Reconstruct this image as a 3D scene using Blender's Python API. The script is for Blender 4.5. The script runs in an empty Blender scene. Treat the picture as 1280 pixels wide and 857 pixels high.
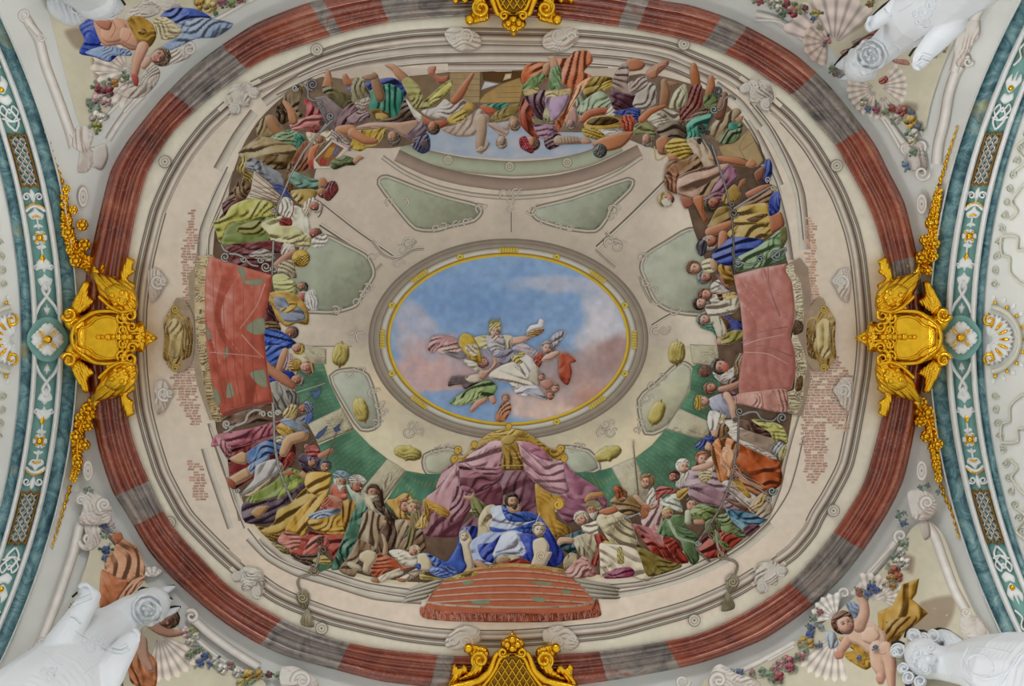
import bpy, bmesh, math, random
import numpy as np
from mathutils import Vector, Matrix
from mathutils.geometry import delaunay_2d_cdt
random.seed(7); rng = np.random.default_rng(7)
SC = bpy.context.scene; COL = SC.collection
F = 921.0; DEPTH = 9.4; CZ = 1.2; CX, CY = 640.0, 428.5      # focal length (px), ceiling distance above the camera, camera height
M = DEPTH / F                                               # metres per pixel on the flat part of the ceiling
PI = math.pi

# ---------------------------------------------------------------- colour
def s2l(c):
    c = np.asarray(c, float)
    return np.where(c <= .04045, c / 12.92, ((c + .055) / 1.055) ** 2.4)
def hx(h):
    h = h.lstrip('#')
    if len(h) == 3: h = ''.join(a + a for a in h)
    return np.array([int(h[i:i + 2], 16) / 255 for i in (0, 2, 4)])

# ---------------------------------------------------------------- curves
def nums(s): return [float(a) for a in s.replace(',', ' ').split()]
def smooth(pts, closed=True, sub=4):
    P = np.asarray(pts, float); n = len(P)
    if n < 3: return P
    out = []
    for i in range(n if closed else n - 1):
        if closed: a, b, c, d = P[(i - 1) % n], P[i], P[(i + 1) % n], P[(i + 2) % n]
        else: a, b, c, d = P[max(i - 1, 0)], P[i], P[i + 1], P[min(i + 2, n - 1)]
        for k in range(sub):
            t = k / sub
            lin = b + (c - b) * t
            out.append(.3 * lin + .7 * .5 * (2 * b + (c - a) * t + (2 * a - 5 * b + 4 * c - d) * t * t + (3 * b - a - 3 * c + d) * t ** 3))
    if not closed: out.append(P[-1])
    return np.array(out)
def resample(P, step, closed=False):
    P = np.asarray(P, float)
    if closed: P = np.vstack([P, P[:1]])
    L = np.r_[0, np.cumsum(np.hypot(*np.diff(P, axis=0).T))]
    n = max(2, int(round(L[-1] / step)) + 1)
    t = np.linspace(0, L[-1], n)
    Q = np.c_[np.interp(t, L, P[:, 0]), np.interp(t, L, P[:, 1])]
    return Q[:-1] if closed else Q
def stroke(P, r):
    P = np.asarray(P, float); n = len(P); r = np.broadcast_to(np.asarray(r, float), (n,))
    t = np.gradient(P, axis=0); t /= np.maximum(np.hypot(t[:, 0], t[:, 1]), 1e-9)[:, None]
    nr = np.c_[-t[:, 1], t[:, 0]]
    a = P + nr * r[:, None]; b = P - nr * r[:, None]
    def cap(c, d, rr):
        k0 = math.atan2(d[1], d[0])
        return [c + rr * np.array([math.cos(k0 + q), math.sin(k0 + q)]) for q in (1.1, .55, 0, -.55, -1.1)]
    if r[0] < .8: return np.vstack([a, b[::-1]])
    return np.vstack([a, cap(P[-1], t[-1], r[-1]), b[::-1], cap(P[0], -t[0], r[0])])
def ell(cx, cy, rx, ry, a=0, n=28):
    t = np.linspace(0, 2 * PI, n, endpoint=False); c, s = math.cos(a), math.sin(a)
    x, y = rx * np.cos(t), ry * np.sin(t)
    return np.c_[cx + x * c - y * s, cy + x * s + y * c]
def spiral(cx, cy, r0, r1, a0, turns, n=40):
    t = np.linspace(0, 1, n); r = r0 + (r1 - r0) * t; a = a0 + turns * 2 * PI * t
    return np.c_[cx + r * np.cos(a), cy + r * np.sin(a)]

# ---------------------------------------------------------------- noise
def _h(i, j, s): 
    v = np.sin(i * 127.1 + j * 311.7 + s * 74.7) * 43758.5453
    return v - np.floor(v)
def vn(x, y, s=0):
    i, j = np.floor(x), np.floor(y); u, v = x - i, y - j
    u = u * u * (3 - 2 * u); v = v * v * (3 - 2 * v)
    return (_h(i, j, s) * (1 - u) + _h(i + 1, j, s) * u) * (1 - v) + (_h(i, j + 1, s) * (1 - u) + _h(i + 1, j + 1, s) * u) * v
def fbm(x, y, s=0, o=4):
    t = 0; a = .5
    for k in range(o): t = t + a * vn(x * 2 ** k, y * 2 ** k, s + k * 9); a *= .5
    return t / (1 - .5 ** o)

def segdist(P, Q):
    A = Q; B = np.roll(Q, -1, 0); out = np.full(len(P), 1e9)
    for k in range(0, len(P), 6000):
        p = P[k:k + 6000, None, :]; ab = (B - A)[None]; ap = p - A[None]
        t = np.clip((ap * ab).sum(2) / np.maximum((ab * ab).sum(2), 1e-9), 0, 1)
        out[k:k + 6000] = np.sqrt(((ap - ab * t[..., None]) ** 2).sum(2)).min(1)
    return out
def inside(P, Q):
    x, y = P[:, 0], P[:, 1]; r = np.zeros(len(P), bool); A = Q; B = np.roll(Q, -1, 0)
    for (ax, ay), (bx, by) in zip(A, B):
        if ay == by: continue
        r ^= ((ay > y) != (by > y)) & (x < (bx - ax) * (y - ay) / (by - ay) + ax)
    return r

# ---------------------------------------------------------------- the ring of the vault (traced from its edges)
RIN = smooth([(155,428),(157,345),(166,285),(184,216),(216,165),(245,137),(275,112),(320,80),(350,66),(420,43),(490,27),(595,19.5),(690,23),(740,29),(790,36),(840,46),(877,56),(927,77),(960,98),(990,120),(1027,160),(1047,185),(1063,214),(1082,249),(1096,284),(1110,344),(1114,428),(1107,500),(1095,553),(1080,603),(1058,642),(1035,675),(1010,705),(985,730),(960,748),(928,767),(891,785),(853,797),(765,812),(693,818),(583,820),(533,817),(470,810),(420,799),(370,782),(320,755.5),(283,730),(251,697),(226,670),(206,642),(175,575),(160,523)], True, 6)
ROUT = smooth([(104,428),(107,345),(114,314),(125,264),(138,214),(160,175),(200,125),(232,92),(266,64),(320,29),(380,5),(430,-7),(500,-18),(590,-24),(690,-22),(760,-14),(825,0),(865,7),(915,24),(960,47),(997,70),(1035,105),(1072,150),(1095,182),(1111,214),(1130,251),(1140,289),(1150,340),(1158,428),(1152,483),(1144,535),(1130,598),(1109,642),(1078,690),(1048,727),(1010,761),(960,796),(916,815),(866,831),(790,846),(720,856),(640,862),(560,860),(480,852),(420,837),(358,820),(320,803),(283,780),(251,755),(213,720),(185,687),(158,642),(140,613),(125,568),(117,528)], True, 6)
RIN = resample(RIN, 6, True); 
def _match(A, B):                                       # outer-edge points lined up with the inner-edge points by direction from the centre
    c = np.array([637., 420.]); f = lambda P: np.arctan2((P[:, 1] - c[1]) * 1.2, P[:, 0] - c[0])
    b = f(B); o = np.argsort(b); bb = np.r_[b[o] - 2 * PI, b[o], b[o] + 2 * PI]; BB = np.vstack([B[o]] * 3); a = f(A)
    return np.c_[np.interp(a, bb, BB[:, 0]), np.interp(a, bb, BB[:, 1])]
ROUT = _match(RIN, resample(ROUT, 2, True))
SLOPE = .0075
_gx = np.arange(-400, 1681, 8.); _gy = np.arange(-400, 1261, 8.)
_G = np.stack(np.meshgrid(_gx, _gy), -1).reshape(-1, 2)
_d = segdist(_G, ROUT); _d[inside(_G, ROUT)] = 0
_DF = _d.reshape(len(_gy), len(_gx))
def dist(P):
    x = np.clip((P[:, 0] + 400) / 8, 0, len(_gx) - 1.001); y = np.clip((P[:, 1] + 400) / 8, 0, len(_gy) - 1.001)
    i, j = x.astype(int), y.astype(int); u, v = x - i, y - j
    return (_DF[j, i] * (1 - u) + _DF[j, i + 1] * u) * (1 - v) + (_DF[j + 1, i] * (1 - u) + _DF[j + 1, i + 1] * u) * v
def P3(P, lift):
    """photo pixels + metres below the ceiling surface -> world points (flat panel inside the ring, sloping pendentives outside)"""
    P = np.asarray(P, float).reshape(-1, 2); h = -SLOPE * dist(P) - lift; z = DEPTH + h
    return np.c_[(P[:, 0] - CX) / F * z, (P[:, 1] - CY) / F * z, CZ + z]

# ---------------------------------------------------------------- objects
def link(o, parent=None):
    COL.objects.link(o)
    if parent is not None: o.parent = parent
    return o
def tag(o, label=None, cat=None, group=None, kind=None):
    for k, v in (('label', label), ('category', cat), ('group', group), ('kind', kind)):
        if v: o[k] = v
    return o
def empty(name, label=None, cat=None, group=None, loc=(0, 0, 0)):
    o = bpy.data.objects.new(name, None); o.location = loc; link(o); bpy.context.view_layer.update()
    return tag(o, label, cat, group)
def mesh_obj(name, V, T, mat, parent=None, cols=None, smooth_=True, label=None):
    me = bpy.data.meshes.new(name); V = np.asarray(V, float)
    if parent is not None: V = V - np.array(parent.matrix_world.translation if parent.parent is None else parent.parent.matrix_world.translation)
    me.from_pydata([], [], []) if len(V) == 0 else me.from_pydata(V.tolist(), [], [list(map(int, t)) for t in T])
    if smooth_: me.polygons.foreach_set('use_smooth', [True] * len(me.polygons))
    if cols is not None:
        a = me.color_attributes.new('Col', 'FLOAT_COLOR', 'POINT')
        c = np.ones((len(V), 4), np.float32); c[:, :3] = cols; a.data.foreach_set('color', c.ravel())
        me.color_attributes.active_color = a
    me.materials.append(mat); me.update()
    o = bpy.data.objects.new(name, me); link(o, parent)
    if label: o['label'] = label
    return o
class Acc:
    """collects pieces that become ONE mesh"""
    def __init__(s): s.V = []; s.T = []; s.C = []; s.n = 0
    def add(s, V, T, C=None):
        if len(V) == 0: return
        s.V.append(np.asarray(V)); s.T += [[int(a) + s.n for a in t] for t in T]
        if C is not None: s.C.append(C)
        s.n += len(V)
    def build(s, name, mat, parent=None, **k):
        if not s.n: return None
        return mesh_obj(name, np.vstack(s.V), s.T, mat, parent, np.vstack(s.C) if s.C else None, **k)

# ---------------------------------------------------------------- materials
def mat(name, col, rough=.6, metal=0, noise=None, bump=None, spec=.5, attr=False):
    m = bpy.data.materials.new(name); m.use_nodes = True; nt = m.node_tree; b = nt.nodes['Principled BSDF']
    b.inputs['Roughness'].default_value = rough; b.inputs['Metallic'].default_value = metal; b.inputs['Specular IOR Level'].default_value = spec
    N = nt.nodes.new; L = nt.links.new
    tc = N('ShaderNodeTexCoord')
    if attr:
        a = N('ShaderNodeAttribute'); a.attribute_name = 'Col'; src = a.outputs['Color']
    else:
        r = N('ShaderNodeRGB'); r.outputs[0].default_value = (*s2l(hx(col)), 1); src = r.outputs[0]
    if noise:
        sc, amt = noise
        n = N('ShaderNodeTexNoise'); n.inputs['Scale'].default_value = sc; n.inputs['Detail'].default_value = 6; L(tc.outputs['Object'], n.inputs['Vector'])
        mr = N('ShaderNodeMapRange'); mr.inputs[1].default_value = .3; mr.inputs[2].default_value = .7; mr.inputs[3].default_value = 1 - amt; mr.inputs[4].default_value = 1 + amt * .6
        L(n.outputs[0], mr.inputs[0])
        mx = N('ShaderNodeVectorMath'); mx.operation = 'SCALE'; L(src, mx.inputs[0]); L(mr.outputs[0], mx.inputs['Scale']); src = mx.outputs[0]
    L(src, b.inputs['Base Color'])
    if bump:
        n = N('ShaderNodeTexNoise'); n.inputs['Scale'].default_value = bump[0]; n.inputs['Detail'].default_value = 5; L(tc.outputs['Object'], n.inputs['Vector'])
        bp = N('ShaderNodeBump'); bp.inputs['Strength'].default_value = bump[1]; bp.inputs['Distance'].default_value = .02; L(n.outputs[0], bp.inputs['Height']); L(bp.outputs[0], b.inputs['Normal'])
    return m
M_FRESCO = mat('fresco_paint', '#fff', .9, attr=True, noise=(9, .05), spec=.1)
M_PLASTER = mat('white_plaster', '#d3d5d1', .8, noise=(3, .04), spec=.2)
M_STUCCO = mat('white_stucco', '#dfe2e2', .55, noise=(5, .03), spec=.35)
M_STATUE = mat('polished_white_stucco', '#ccd1d6', .45, noise=(4, .02), spec=.3)
M_GOLD = mat('gilding', '#ecb92e', .22, 1, noise=(14, .12), bump=(30, .15))
M_GOLDDARK = mat('gilding_matt', '#8a6420', .45, .8, noise=(14, .2))
M_TEAL = mat('teal_stucco', '#74a19b', .6, noise=(8, .12), spec=.2)
M_DARK = mat('dark_edge', '#1d1a14', .8)

# The fresco is paint on plaster: its figures, folds and mock architecture are pigment that stays put whatever lights the room.
# ---------------------------------------------------------------- painting: gridded patches with painted form shading
LAYER = [0]
def nextz():
    LAYER[0] += 1
    return .004 + LAYER[0] * 2e-5
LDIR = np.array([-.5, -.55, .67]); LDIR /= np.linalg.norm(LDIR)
def tri(poly, sp):
    Q = np.asarray(poly, float); lo, hi = Q.min(0), Q.max(0)
    gx = np.arange(lo[0] + sp * .5, hi[0], sp); gy = np.arange(lo[1] + sp * .5, hi[1], sp * .87)
    if len(gx) and len(gy):
        G = np.stack(np.meshgrid(gx, gy), -1); G[1::2, :, 0] += sp * .5; G = G.reshape(-1, 2)
        G = G[inside(G, Q)]
        if len(G): G = G[segdist(G, Q) > sp * .45]
    else: G = np.zeros((0, 2))
    n = len(Q)
    v, e, f, *_ = delaunay_2d_cdt([Vector(a) for a in np.vstack([Q, G])], [(i, (i + 1) % n) for i in range(n)], [], 1, 1e-4)
    return np.array([(a.x, a.y) for a in v]).reshape(-1, 2), [t for t in f]
def paxis(Q):
    c = Q - Q.mean(0); w, v = np.linalg.eigh(c.T @ c); return math.atan2(v[1, 1], v[0, 1])
def form(P, Q, R, fold=0, th=None, w=5., seed=0, warp=.9):
    """a painted height field over outline Q: rounded at its edge, pleated along direction th"""
    d = segdist(P, Q)
    t = np.clip(d / R, 0, 1); z = R * .5 * np.sqrt(np.maximum(1 - (1 - t) ** 2, 0) + .002)
    if fold:
        th = paxis(Q) if th is None else th
        u = P[:, 0] * math.cos(th) + P[:, 1] * math.sin(th); v = -P[:, 0] * math.sin(th) + P[:, 1] * math.cos(th)
        s = v / w + warp * 2.6 * (vn(u / (w * 2.6), v / (w * 2.2), seed) - .5) + seed * .37
        f = s - np.floor(s); g = np.where(f < .4, f / .4, (1 - f) / .6); g = g * (1.3 - .3 * g)
        amp = np.clip(2.3 * vn(u / (w * 2.8), v / (w * 1.7), seed + 5) - .55, 0, 1.2)
        s2 = (v * .8 + u * .6) / (w * .7) + 1.8 * vn(u / (w * 1.6), v / w, seed + 8)
        f2 = s2 - np.floor(s2); g2 = np.where(f2 < .35, f2 / .35, (1 - f2) / .65); amp2 = np.clip(2.2 * vn(u / (w * 2), v / (w * 2), seed + 15) - 1., 0, 1)
        z = z + fold * w * (1.0 * g * amp + .45 * g2 * amp2)
    return z, d
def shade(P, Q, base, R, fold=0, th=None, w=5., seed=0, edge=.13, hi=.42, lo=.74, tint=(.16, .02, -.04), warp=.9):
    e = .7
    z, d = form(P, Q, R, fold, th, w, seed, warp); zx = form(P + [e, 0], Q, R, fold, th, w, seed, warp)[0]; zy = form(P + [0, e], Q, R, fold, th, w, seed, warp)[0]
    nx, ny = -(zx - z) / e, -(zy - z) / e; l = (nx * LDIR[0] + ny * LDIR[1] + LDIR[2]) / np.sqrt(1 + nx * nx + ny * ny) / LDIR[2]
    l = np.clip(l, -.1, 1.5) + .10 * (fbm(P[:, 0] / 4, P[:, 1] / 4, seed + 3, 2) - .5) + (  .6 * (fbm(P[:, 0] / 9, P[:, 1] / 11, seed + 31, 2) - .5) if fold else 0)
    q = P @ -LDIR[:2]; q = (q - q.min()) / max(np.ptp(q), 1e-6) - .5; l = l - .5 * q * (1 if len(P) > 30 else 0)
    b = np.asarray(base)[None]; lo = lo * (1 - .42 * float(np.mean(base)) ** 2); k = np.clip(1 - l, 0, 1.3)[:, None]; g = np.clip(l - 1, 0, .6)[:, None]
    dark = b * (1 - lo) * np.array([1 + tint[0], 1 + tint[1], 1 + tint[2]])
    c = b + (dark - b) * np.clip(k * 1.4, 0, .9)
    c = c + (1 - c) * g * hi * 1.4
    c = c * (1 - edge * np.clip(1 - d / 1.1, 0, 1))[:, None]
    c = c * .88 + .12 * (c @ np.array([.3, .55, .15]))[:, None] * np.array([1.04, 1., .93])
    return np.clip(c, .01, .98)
def grow(Q, a):
    t = np.roll(Q, -1, 0) - np.roll(Q, 1, 0); t /= np.maximum(np.hypot(t[:, 0], t[:, 1]), 1e-9)[:, None]
    ar = (Q[:, 0] * np.roll(Q[:, 1], -1) - np.roll(Q[:, 0], -1) * Q[:, 1]).sum()
    return Q + np.c_[t[:, 1], -t[:, 0]] * (a if ar > 0 else -a)
class Brush:
    """one painted part: its chunks go to several child meshes by kind"""
    def __init__(s, surface=0.): s.k = {}; s.extra = surface
    def put(s, kind, poly, colf, sp):
        V, T = tri(poly, sp)
        if len(T) == 0: return
        z = nextz() if not s.extra else s.extra_z()
        s.k.setdefault(kind, Acc()).add(P3(V, z), T, s2l(np.clip(colf(V), 0, 1)))
    def extra_z(s):
        s.extra += .0006; return s.extra
# ================================================================ camera, light, world
cam = bpy.data.objects.new('camera', bpy.data.cameras.new('camera')); COL.objects.link(cam); SC.camera = cam
cam.data.sensor_width = 36; cam.data.lens = F / 1280 * 36; cam.location = (0, 0, CZ); cam.rotation_euler = (PI, 0, 0)
SC.view_settings.view_transform = 'Standard'; SC.view_settings.look = 'None'; SC.view_settings.gamma = 1; SC.view_settings.use_curve_mapping = False

# ================================================================ the big ceiling painting inside the marble ring
fresco = empty('ceiling_fresco', 'large painted ceiling inside the red marble ring, crowd of robed figures around an open sky', 'fresco', loc=(0, 0, CZ + DEPTH))
def ppart(name, poly, colf, sp, label=None, parent=None):
    V, T = tri(poly, sp)
    c = colf(V) if callable(colf) else np.repeat(hx(colf)[None], len(V), 0)
    return mesh_obj(name, P3(V, nextz()), T, M_FRESCO, parent or fresco, s2l(np.clip(c, 0, 1)), label=label)
def mixc(a, b, t): 
    t = np.clip(np.asarray(t), 0, 1)[:, None]; return np.asarray(a) * (1 - t) + np.asarray(b) * t
def mottled(col, amt=.05, sc=18, seed=0):
    b = hx(col)
    return lambda P: b[None] * (1 + amt * 2 * (fbm(P[:, 0] / sc, P[:, 1] / sc, seed) - .5))[:, None]
def band(acc, pts, w, cols, closed=False, z=None, step=3, taper=None, lift=None):
    """a painted moulding: a strip of width w along pts, coloured across its width"""
    Q = resample(pts, step, closed); n = len(Q); m = len(cols)
    if closed: t = np.roll(Q, -1, 0) - np.roll(Q, 1, 0)
    else: t = np.gradient(Q, axis=0)
    t = t / np.maximum(np.hypot(t[:, 0], t[:, 1]), 1e-9)[:, None]; nr = np.c_[t[:, 1], -t[:, 0]]     # right of travel in the picture's y-down frame = outward when clockwise
    W = np.full(n, w) if taper is None else w * np.interp(np.linspace(0, 1, n), np.linspace(0, 1, len(taper)), taper)
    f = np.linspace(-.5, .5, m); V = (Q[:, None] + nr[:, None] * (f[None, :, None] * W[:, None, None])).reshape(-1, 2)
    T = []
    for i in range(n if closed else n - 1):
        j = (i + 1) % n
        for k in range(m - 1): T.append((i * m + k, j * m + k, j * m + k + 1)); T.append((i * m + k, j * m + k + 1, i * m + k + 1))
    C = np.tile(np.array([hx(c) for c in cols]), (n, 1))
    C = C * (1 + .06 * (fbm(V[:, 0] / 9, V[:, 1] / 9, 3, 2) - .5))[:, None]
    acc.add(P3(V, nextz() if z is None else z), T, s2l(np.clip(C, 0, 1)))
def sm(s, sub=5): 
    a = nums(s); return smooth(list(zip(a[::2], a[1::2])), False, sub)
def smc(s, sub=5):
    a = nums(s); return smooth(list(zip(a[::2], a[1::2])), True, sub)
def raw(s): a = nums(s); return np.array(list(zip(a[::2], a[1::2])))

def c_cornice(P):
    d = segdist(P, RIN); x, y = P.T
    c = mixc(hx('#d0ccbb'), hx('#cbbfb0'), (d - 14) / 10)
    side = np.clip(1 - np.abs(y - 440) / 260, 0, 1) * (np.abs(x - 638) > 330)
    c = mixc(c, hx('#c9b9a6'), side * .45)
    low = np.clip((y - 640) / 60, 0, 1); c = mixc(c, hx('#d2c0af'), low * .5 * (d > 16))
    c = mixc(c, hx('#cfc9b6'), low * .6 * (d < 16))
    top = np.clip((150 - y) / 80, 0, 1); c = mixc(c, hx('#bdb1a3'), top * .5 * (d > 16))
    return c * (1.12 + .07 * (fbm(x / 22, y / 22, 4) - .5) + .05 * (fbm(x / 5, y / 5, 9, 2) - .5))[:, None]
ppart('painted_cornice', RIN, c_cornice, 5, 'cream painted cornice band inside the marble ring')

# rounded painted moulding, broken at four corner scrolls and at the cartouches
a = Acc()
MOL = ['#5f5047', '#a08d7f', '#cfc6b8', '#e0dacd', '#cbbfb2', '#9c887b', '#76645a', '#4f433c']
MB = ['#cbc5b5', '#5d5248', '#c8c1b1', '#dad5c7', '#6f6357', '#a79b8c', '#d2ccbd']
m_left = sm('303,711 276,687 251,662 233,642 218,616 205,590 196,563 190,543 182,510 177,468 175,428 176,385 180,350 187,314 200,264 217,225 236,193 262,160 288,136')
m_top = sm('318,113 350,98 382,83 413,71 445,61 480,55 520,50 580,47 640,48 700,49 740,51 780,55 815,60 840,66 866,77 890,87 912,98 930,110')
m_right = sm('962,131 985,152 1010,182 1030,214 1047,246 1062,286 1070,321 1075,364 1078,400 1079,428 1076,465 1067,520 1055,578 1035,618 1020,642 1010,662 990,686 967,703')
m_bot = sm('946,717 916,735 866,757 815,772 765,785 710,791 640,796 590,796 545,794 495,787 420,770 370,752 345,740 325,726')
for m in (m_left, m_top, m_right, m_bot):
    a = Acc(); band(a, m, 11, MOL)
    o = resample(m, 4); t = np.gradient(o, axis=0); t /= np.hypot(t[:, 0], t[:, 1])[:, None]; nr = np.c_[t[:, 1], -t[:, 0]]
    band(a, (o + nr * 8.6)[3:-3], 6, MB)
    band(a, (o - nr * 6)[2:-2], 3, ['#bfb3a6', '#b3a699', '#c9bfb1'])
    a.build('painted_moulding', M_FRESCO, fresco, label='rounded greyish painted moulding following the ring')

# flat strips of the parapet
a = Acc(); ST = ['#94867a', '#c2b7aa', '#d0c8bc', '#cbc1b4', '#b3a598', '#8d7d72', '#65574e']
for s, w in (('330,128 360,107 400,84 450,70 520,63 600,60 640,60 700,61 760,64 800,70 850,84 890,104', 12), ('352,125 400,98 450,84 520,75 600,72 640,72 700,73 760,76 800,82 840,92 870,106', 10), ('560,84 640,84 700,85 760,88', 9)):
    a = Acc(); band(a, sm(s), w, ST); a.build('painted_parapet', M_FRESCO, fresco)
for s, w in (('1000,505 988,545 979,580 972,612 955,650 925,676 880,703 830,723 790,730 740,735', 8), ('722,748 790,740 850,724 890,708 930,685 965,655', 9), ('520,741 460,733 410,716 365,703 325,672', 9), ('527,751 470,746 420,731 370,716 335,697 310,672', 8),
             ('303,650 296,620 284,590 272,555 264,528', 10), ('288,660 276,625 264,590 255,560', 8), ('960,200 972,240 980,280 986,325', 9), ('935,150 950,176 962,200 975,232', 10), ('940,135 962,165 985,205 1000,245 1006,312', 14), ('895,105 925,128 950,160', 9), ('262,322 266,290 282,250 296,215', 10), ('252,320 254,290 268,248 284,215', 9), ('300,205 320,165 350,128', 9), ('272,212 296,170 318,140', 12)):
    a = Acc(); band(a, sm(s), w, ['#cbc3b5', '#d6d0c3', '#d0c9bc', '#c3b9ab', '#a09285', '#6e6055']); a.build('painted_parapet', M_FRESCO, fresco)

def thin(P):
    a = Acc(); band(a, P, 3.2, ['#b9ad9f', '#5f5248', '#8d8073', '#e0dacd', '#cfc7b9']); a.build('painted_cornice_line', M_FRESCO, fresco)
def off(P, d):
    o = resample(P, 4); t = np.gradient(o, axis=0); t /= np.hypot(t[:, 0], t[:, 1])[:, None]; return o + np.c_[t[:, 1], -t[:, 0]] * d
for m, d in ((m_left, 12.5), (m_top, 12.5), (m_right, 12.5), (m_bot, 12.5), (m_top[8:-8], -8), (m_bot, -8), (m_left[4:-20], -7), (m_right[4:-12], -7)): thin(off(m, d))
for s in ('310,660 335,690 365,707 410,722 460,737 525,748', '750,742 800,735 850,722 895,702 930,680 962,650 985,615 996,580 1004,545', '330,668 370,699 412,713 460,728 520,737', '730,732 795,727 845,714 885,696 925,670 955,640', '345,118 400,92 450,78 520,68 600,66 640,66 700,66 760,69 810,75 850,88 890,108', '390,100 450,88 520,80 560,78 640,77 720,78 790,84 830,93', '260,318 262,292 280,252 294,216 315,172 345,134', '246,320 250,286 266,246 284,208', '938,128 962,158 983,198 998,240 1005,300', '950,186 970,225 985,280 992,325', '262,535 278,580 292,625 306,660', '276,530 288,575 300,615 312,650', '300,202 322,162 352,126'): thin(sm(s))
# the bare brick patches
a = Acc()
def bricks(poly, seed, col='#b58b7b', gap='#cbb8a6'):
    a = Acc()
    r = random.Random(seed); Q = np.asarray(poly); lo, hi = Q.min(0), Q.max(0); y = lo[1]
    while y < hi[1]:
        x = lo[0] + r.uniform(-4, 0)
        while x < hi[0]:
            wd = r.uniform(5, 9); c = np.array([[x + wd / 2, y + 1.5]])
            if inside(c, Q)[0] and r.random() < .93:
                k = hx(col) * r.uniform(.9, 1.15) * .7 + hx(gap) * .3; q = r.uniform(-.5, .5)
                a.add(P3([(x, y + q), (x + wd - .8, y), (x + wd - .8, y + 2.6), (x, y + 2.6 + q)], nextz0), [(0, 1, 2), (0, 2, 3)], s2l(np.repeat(np.clip(k, 0, 1)[None], 4, 0)))
            x += wd
        y += 3.4
    a.build('painted_brickwork', M_FRESCO, fresco, label='bare reddish painted brickwork')
nextz0 = nextz()
bricks(raw('229,318 233,280 244,255 247,300 245,400 236,400 229,350'), 1); bricks(raw('205,430 215,470 222,500 240,530 250,535 247,470 236,430'), 2); bricks(raw('237,575 252,580 260,625 242,625'), 3)
bricks(raw('1008,268 1020,280 1022,330 1024,400 1010,390 1008,330'), 4, '#c0957f'); bricks(raw('1010,448 1050,445 1066,470 1060,540 1035,530 1034,580 1022,605 1008,600 1002,560 1003,480'), 5)

# vault field behind the figures
E = smooth(raw('262,428 262,360 264,300 276,262 295,214 318,155 352,120 377,105 402,92 440,86 482,82 560,88 640,90 720,88 780,84 832,88 890,112 927,147 947,175 960,214 975,262 985,329 1000,428 996,520 986,545 975,580 967,618 945,655 928,667 873,697 828,715 795,721 723,724 640,735 525,732 460,725 412,708 365,697 320,666 305,640 300,615 287,578 270,543 263,500'), True, 3)
def c_vault(P):
    x, y = P.T
    c = mixc(hx('#b2a597'), hx('#bfb69c'), (y - 432) / 5)
    c = mixc(c, hx('#c6bcab'), np.clip((x - 800) / 60, 0, 1) * (y < 432) * .8)
    c = mixc(c, hx('#c1b6a6'), np.clip((420 - x) / 60, 0, 1) * (y < 432) * .7)
    r = np.hypot((x - 635) / 176, (y - 424) / 124); c = mixc(c, hx('#948a7b'), np.clip(1.35 - r, 0, .35) * 1.4)
    c = mixc(c, hx('#c8b294'), np.clip(fbm(x / 40, y / 40, 12) - .5, 0, 1) * 2 * (y > 432))
    return c * (1.15 + .14 * (fbm(x / 30, y / 30, 6) - .5) + .05 * (fbm(x / 4, y / 4, 2, 2) - .5))[:, None]
ppart('painted_vault', E, c_vault, 3.5, 'grey beige painted inner vault around the sky opening')

# strip of open sky and the balcony arc at the top
ppart('painted_sky_strip', raw('480,150 560,150 640,150 700,150 770,160 762,182 735,190 690,197 640,199 580,195 535,187 500,180'), lambda P: mixc(hx('#8fa3bd'), hx('#b6b7bd'), fbm(P[:, 0] / 18, P[:, 1] / 9, 5) * 1.2), 3, 'narrow strip of painted blue sky behind the upper figures')
a = Acc()
band(a, sm('500,186 535,197 580,206 640,211 690,208 735,198 775,180'), 19, ['#8d8577', '#a7a993', '#a9ae98', '#a4a892', '#9a9c88', '#7e7569'])
band(a, sm('496,194 535,212 580,224 640,231 700,226 750,212 800,188'), 16, ['#8d7b6d', '#a08d7f', '#9c897b', '#8f7d70', '#7a695f'])
band(a, sm('478,196 505,215 545,233 590,243 640,247 690,243 735,232 775,214 802,196'), 6, ['#70635a', '#b9ae9f', '#cbc2b3', '#a39687', '#7a6e63'])
for x, y in ((560, 200), (637, 208), (709, 203)):
    for r, c in ((6.5, '#6f6659'), (5.8, '#b4b09c'), (3.2, '#7d7667'), (2.4, '#c2bda9'), (.9, '#6d6557')):
        q = ell(x, y, r, r); V, T = tri(q, 2); a.add(P3(V, nextz()), T, s2l(np.repeat(hx(c)[None], len(V), 0)))
a.build('painted_balcony', M_FRESCO, fresco, label='curved painted balcony front with round bosses')

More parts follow.
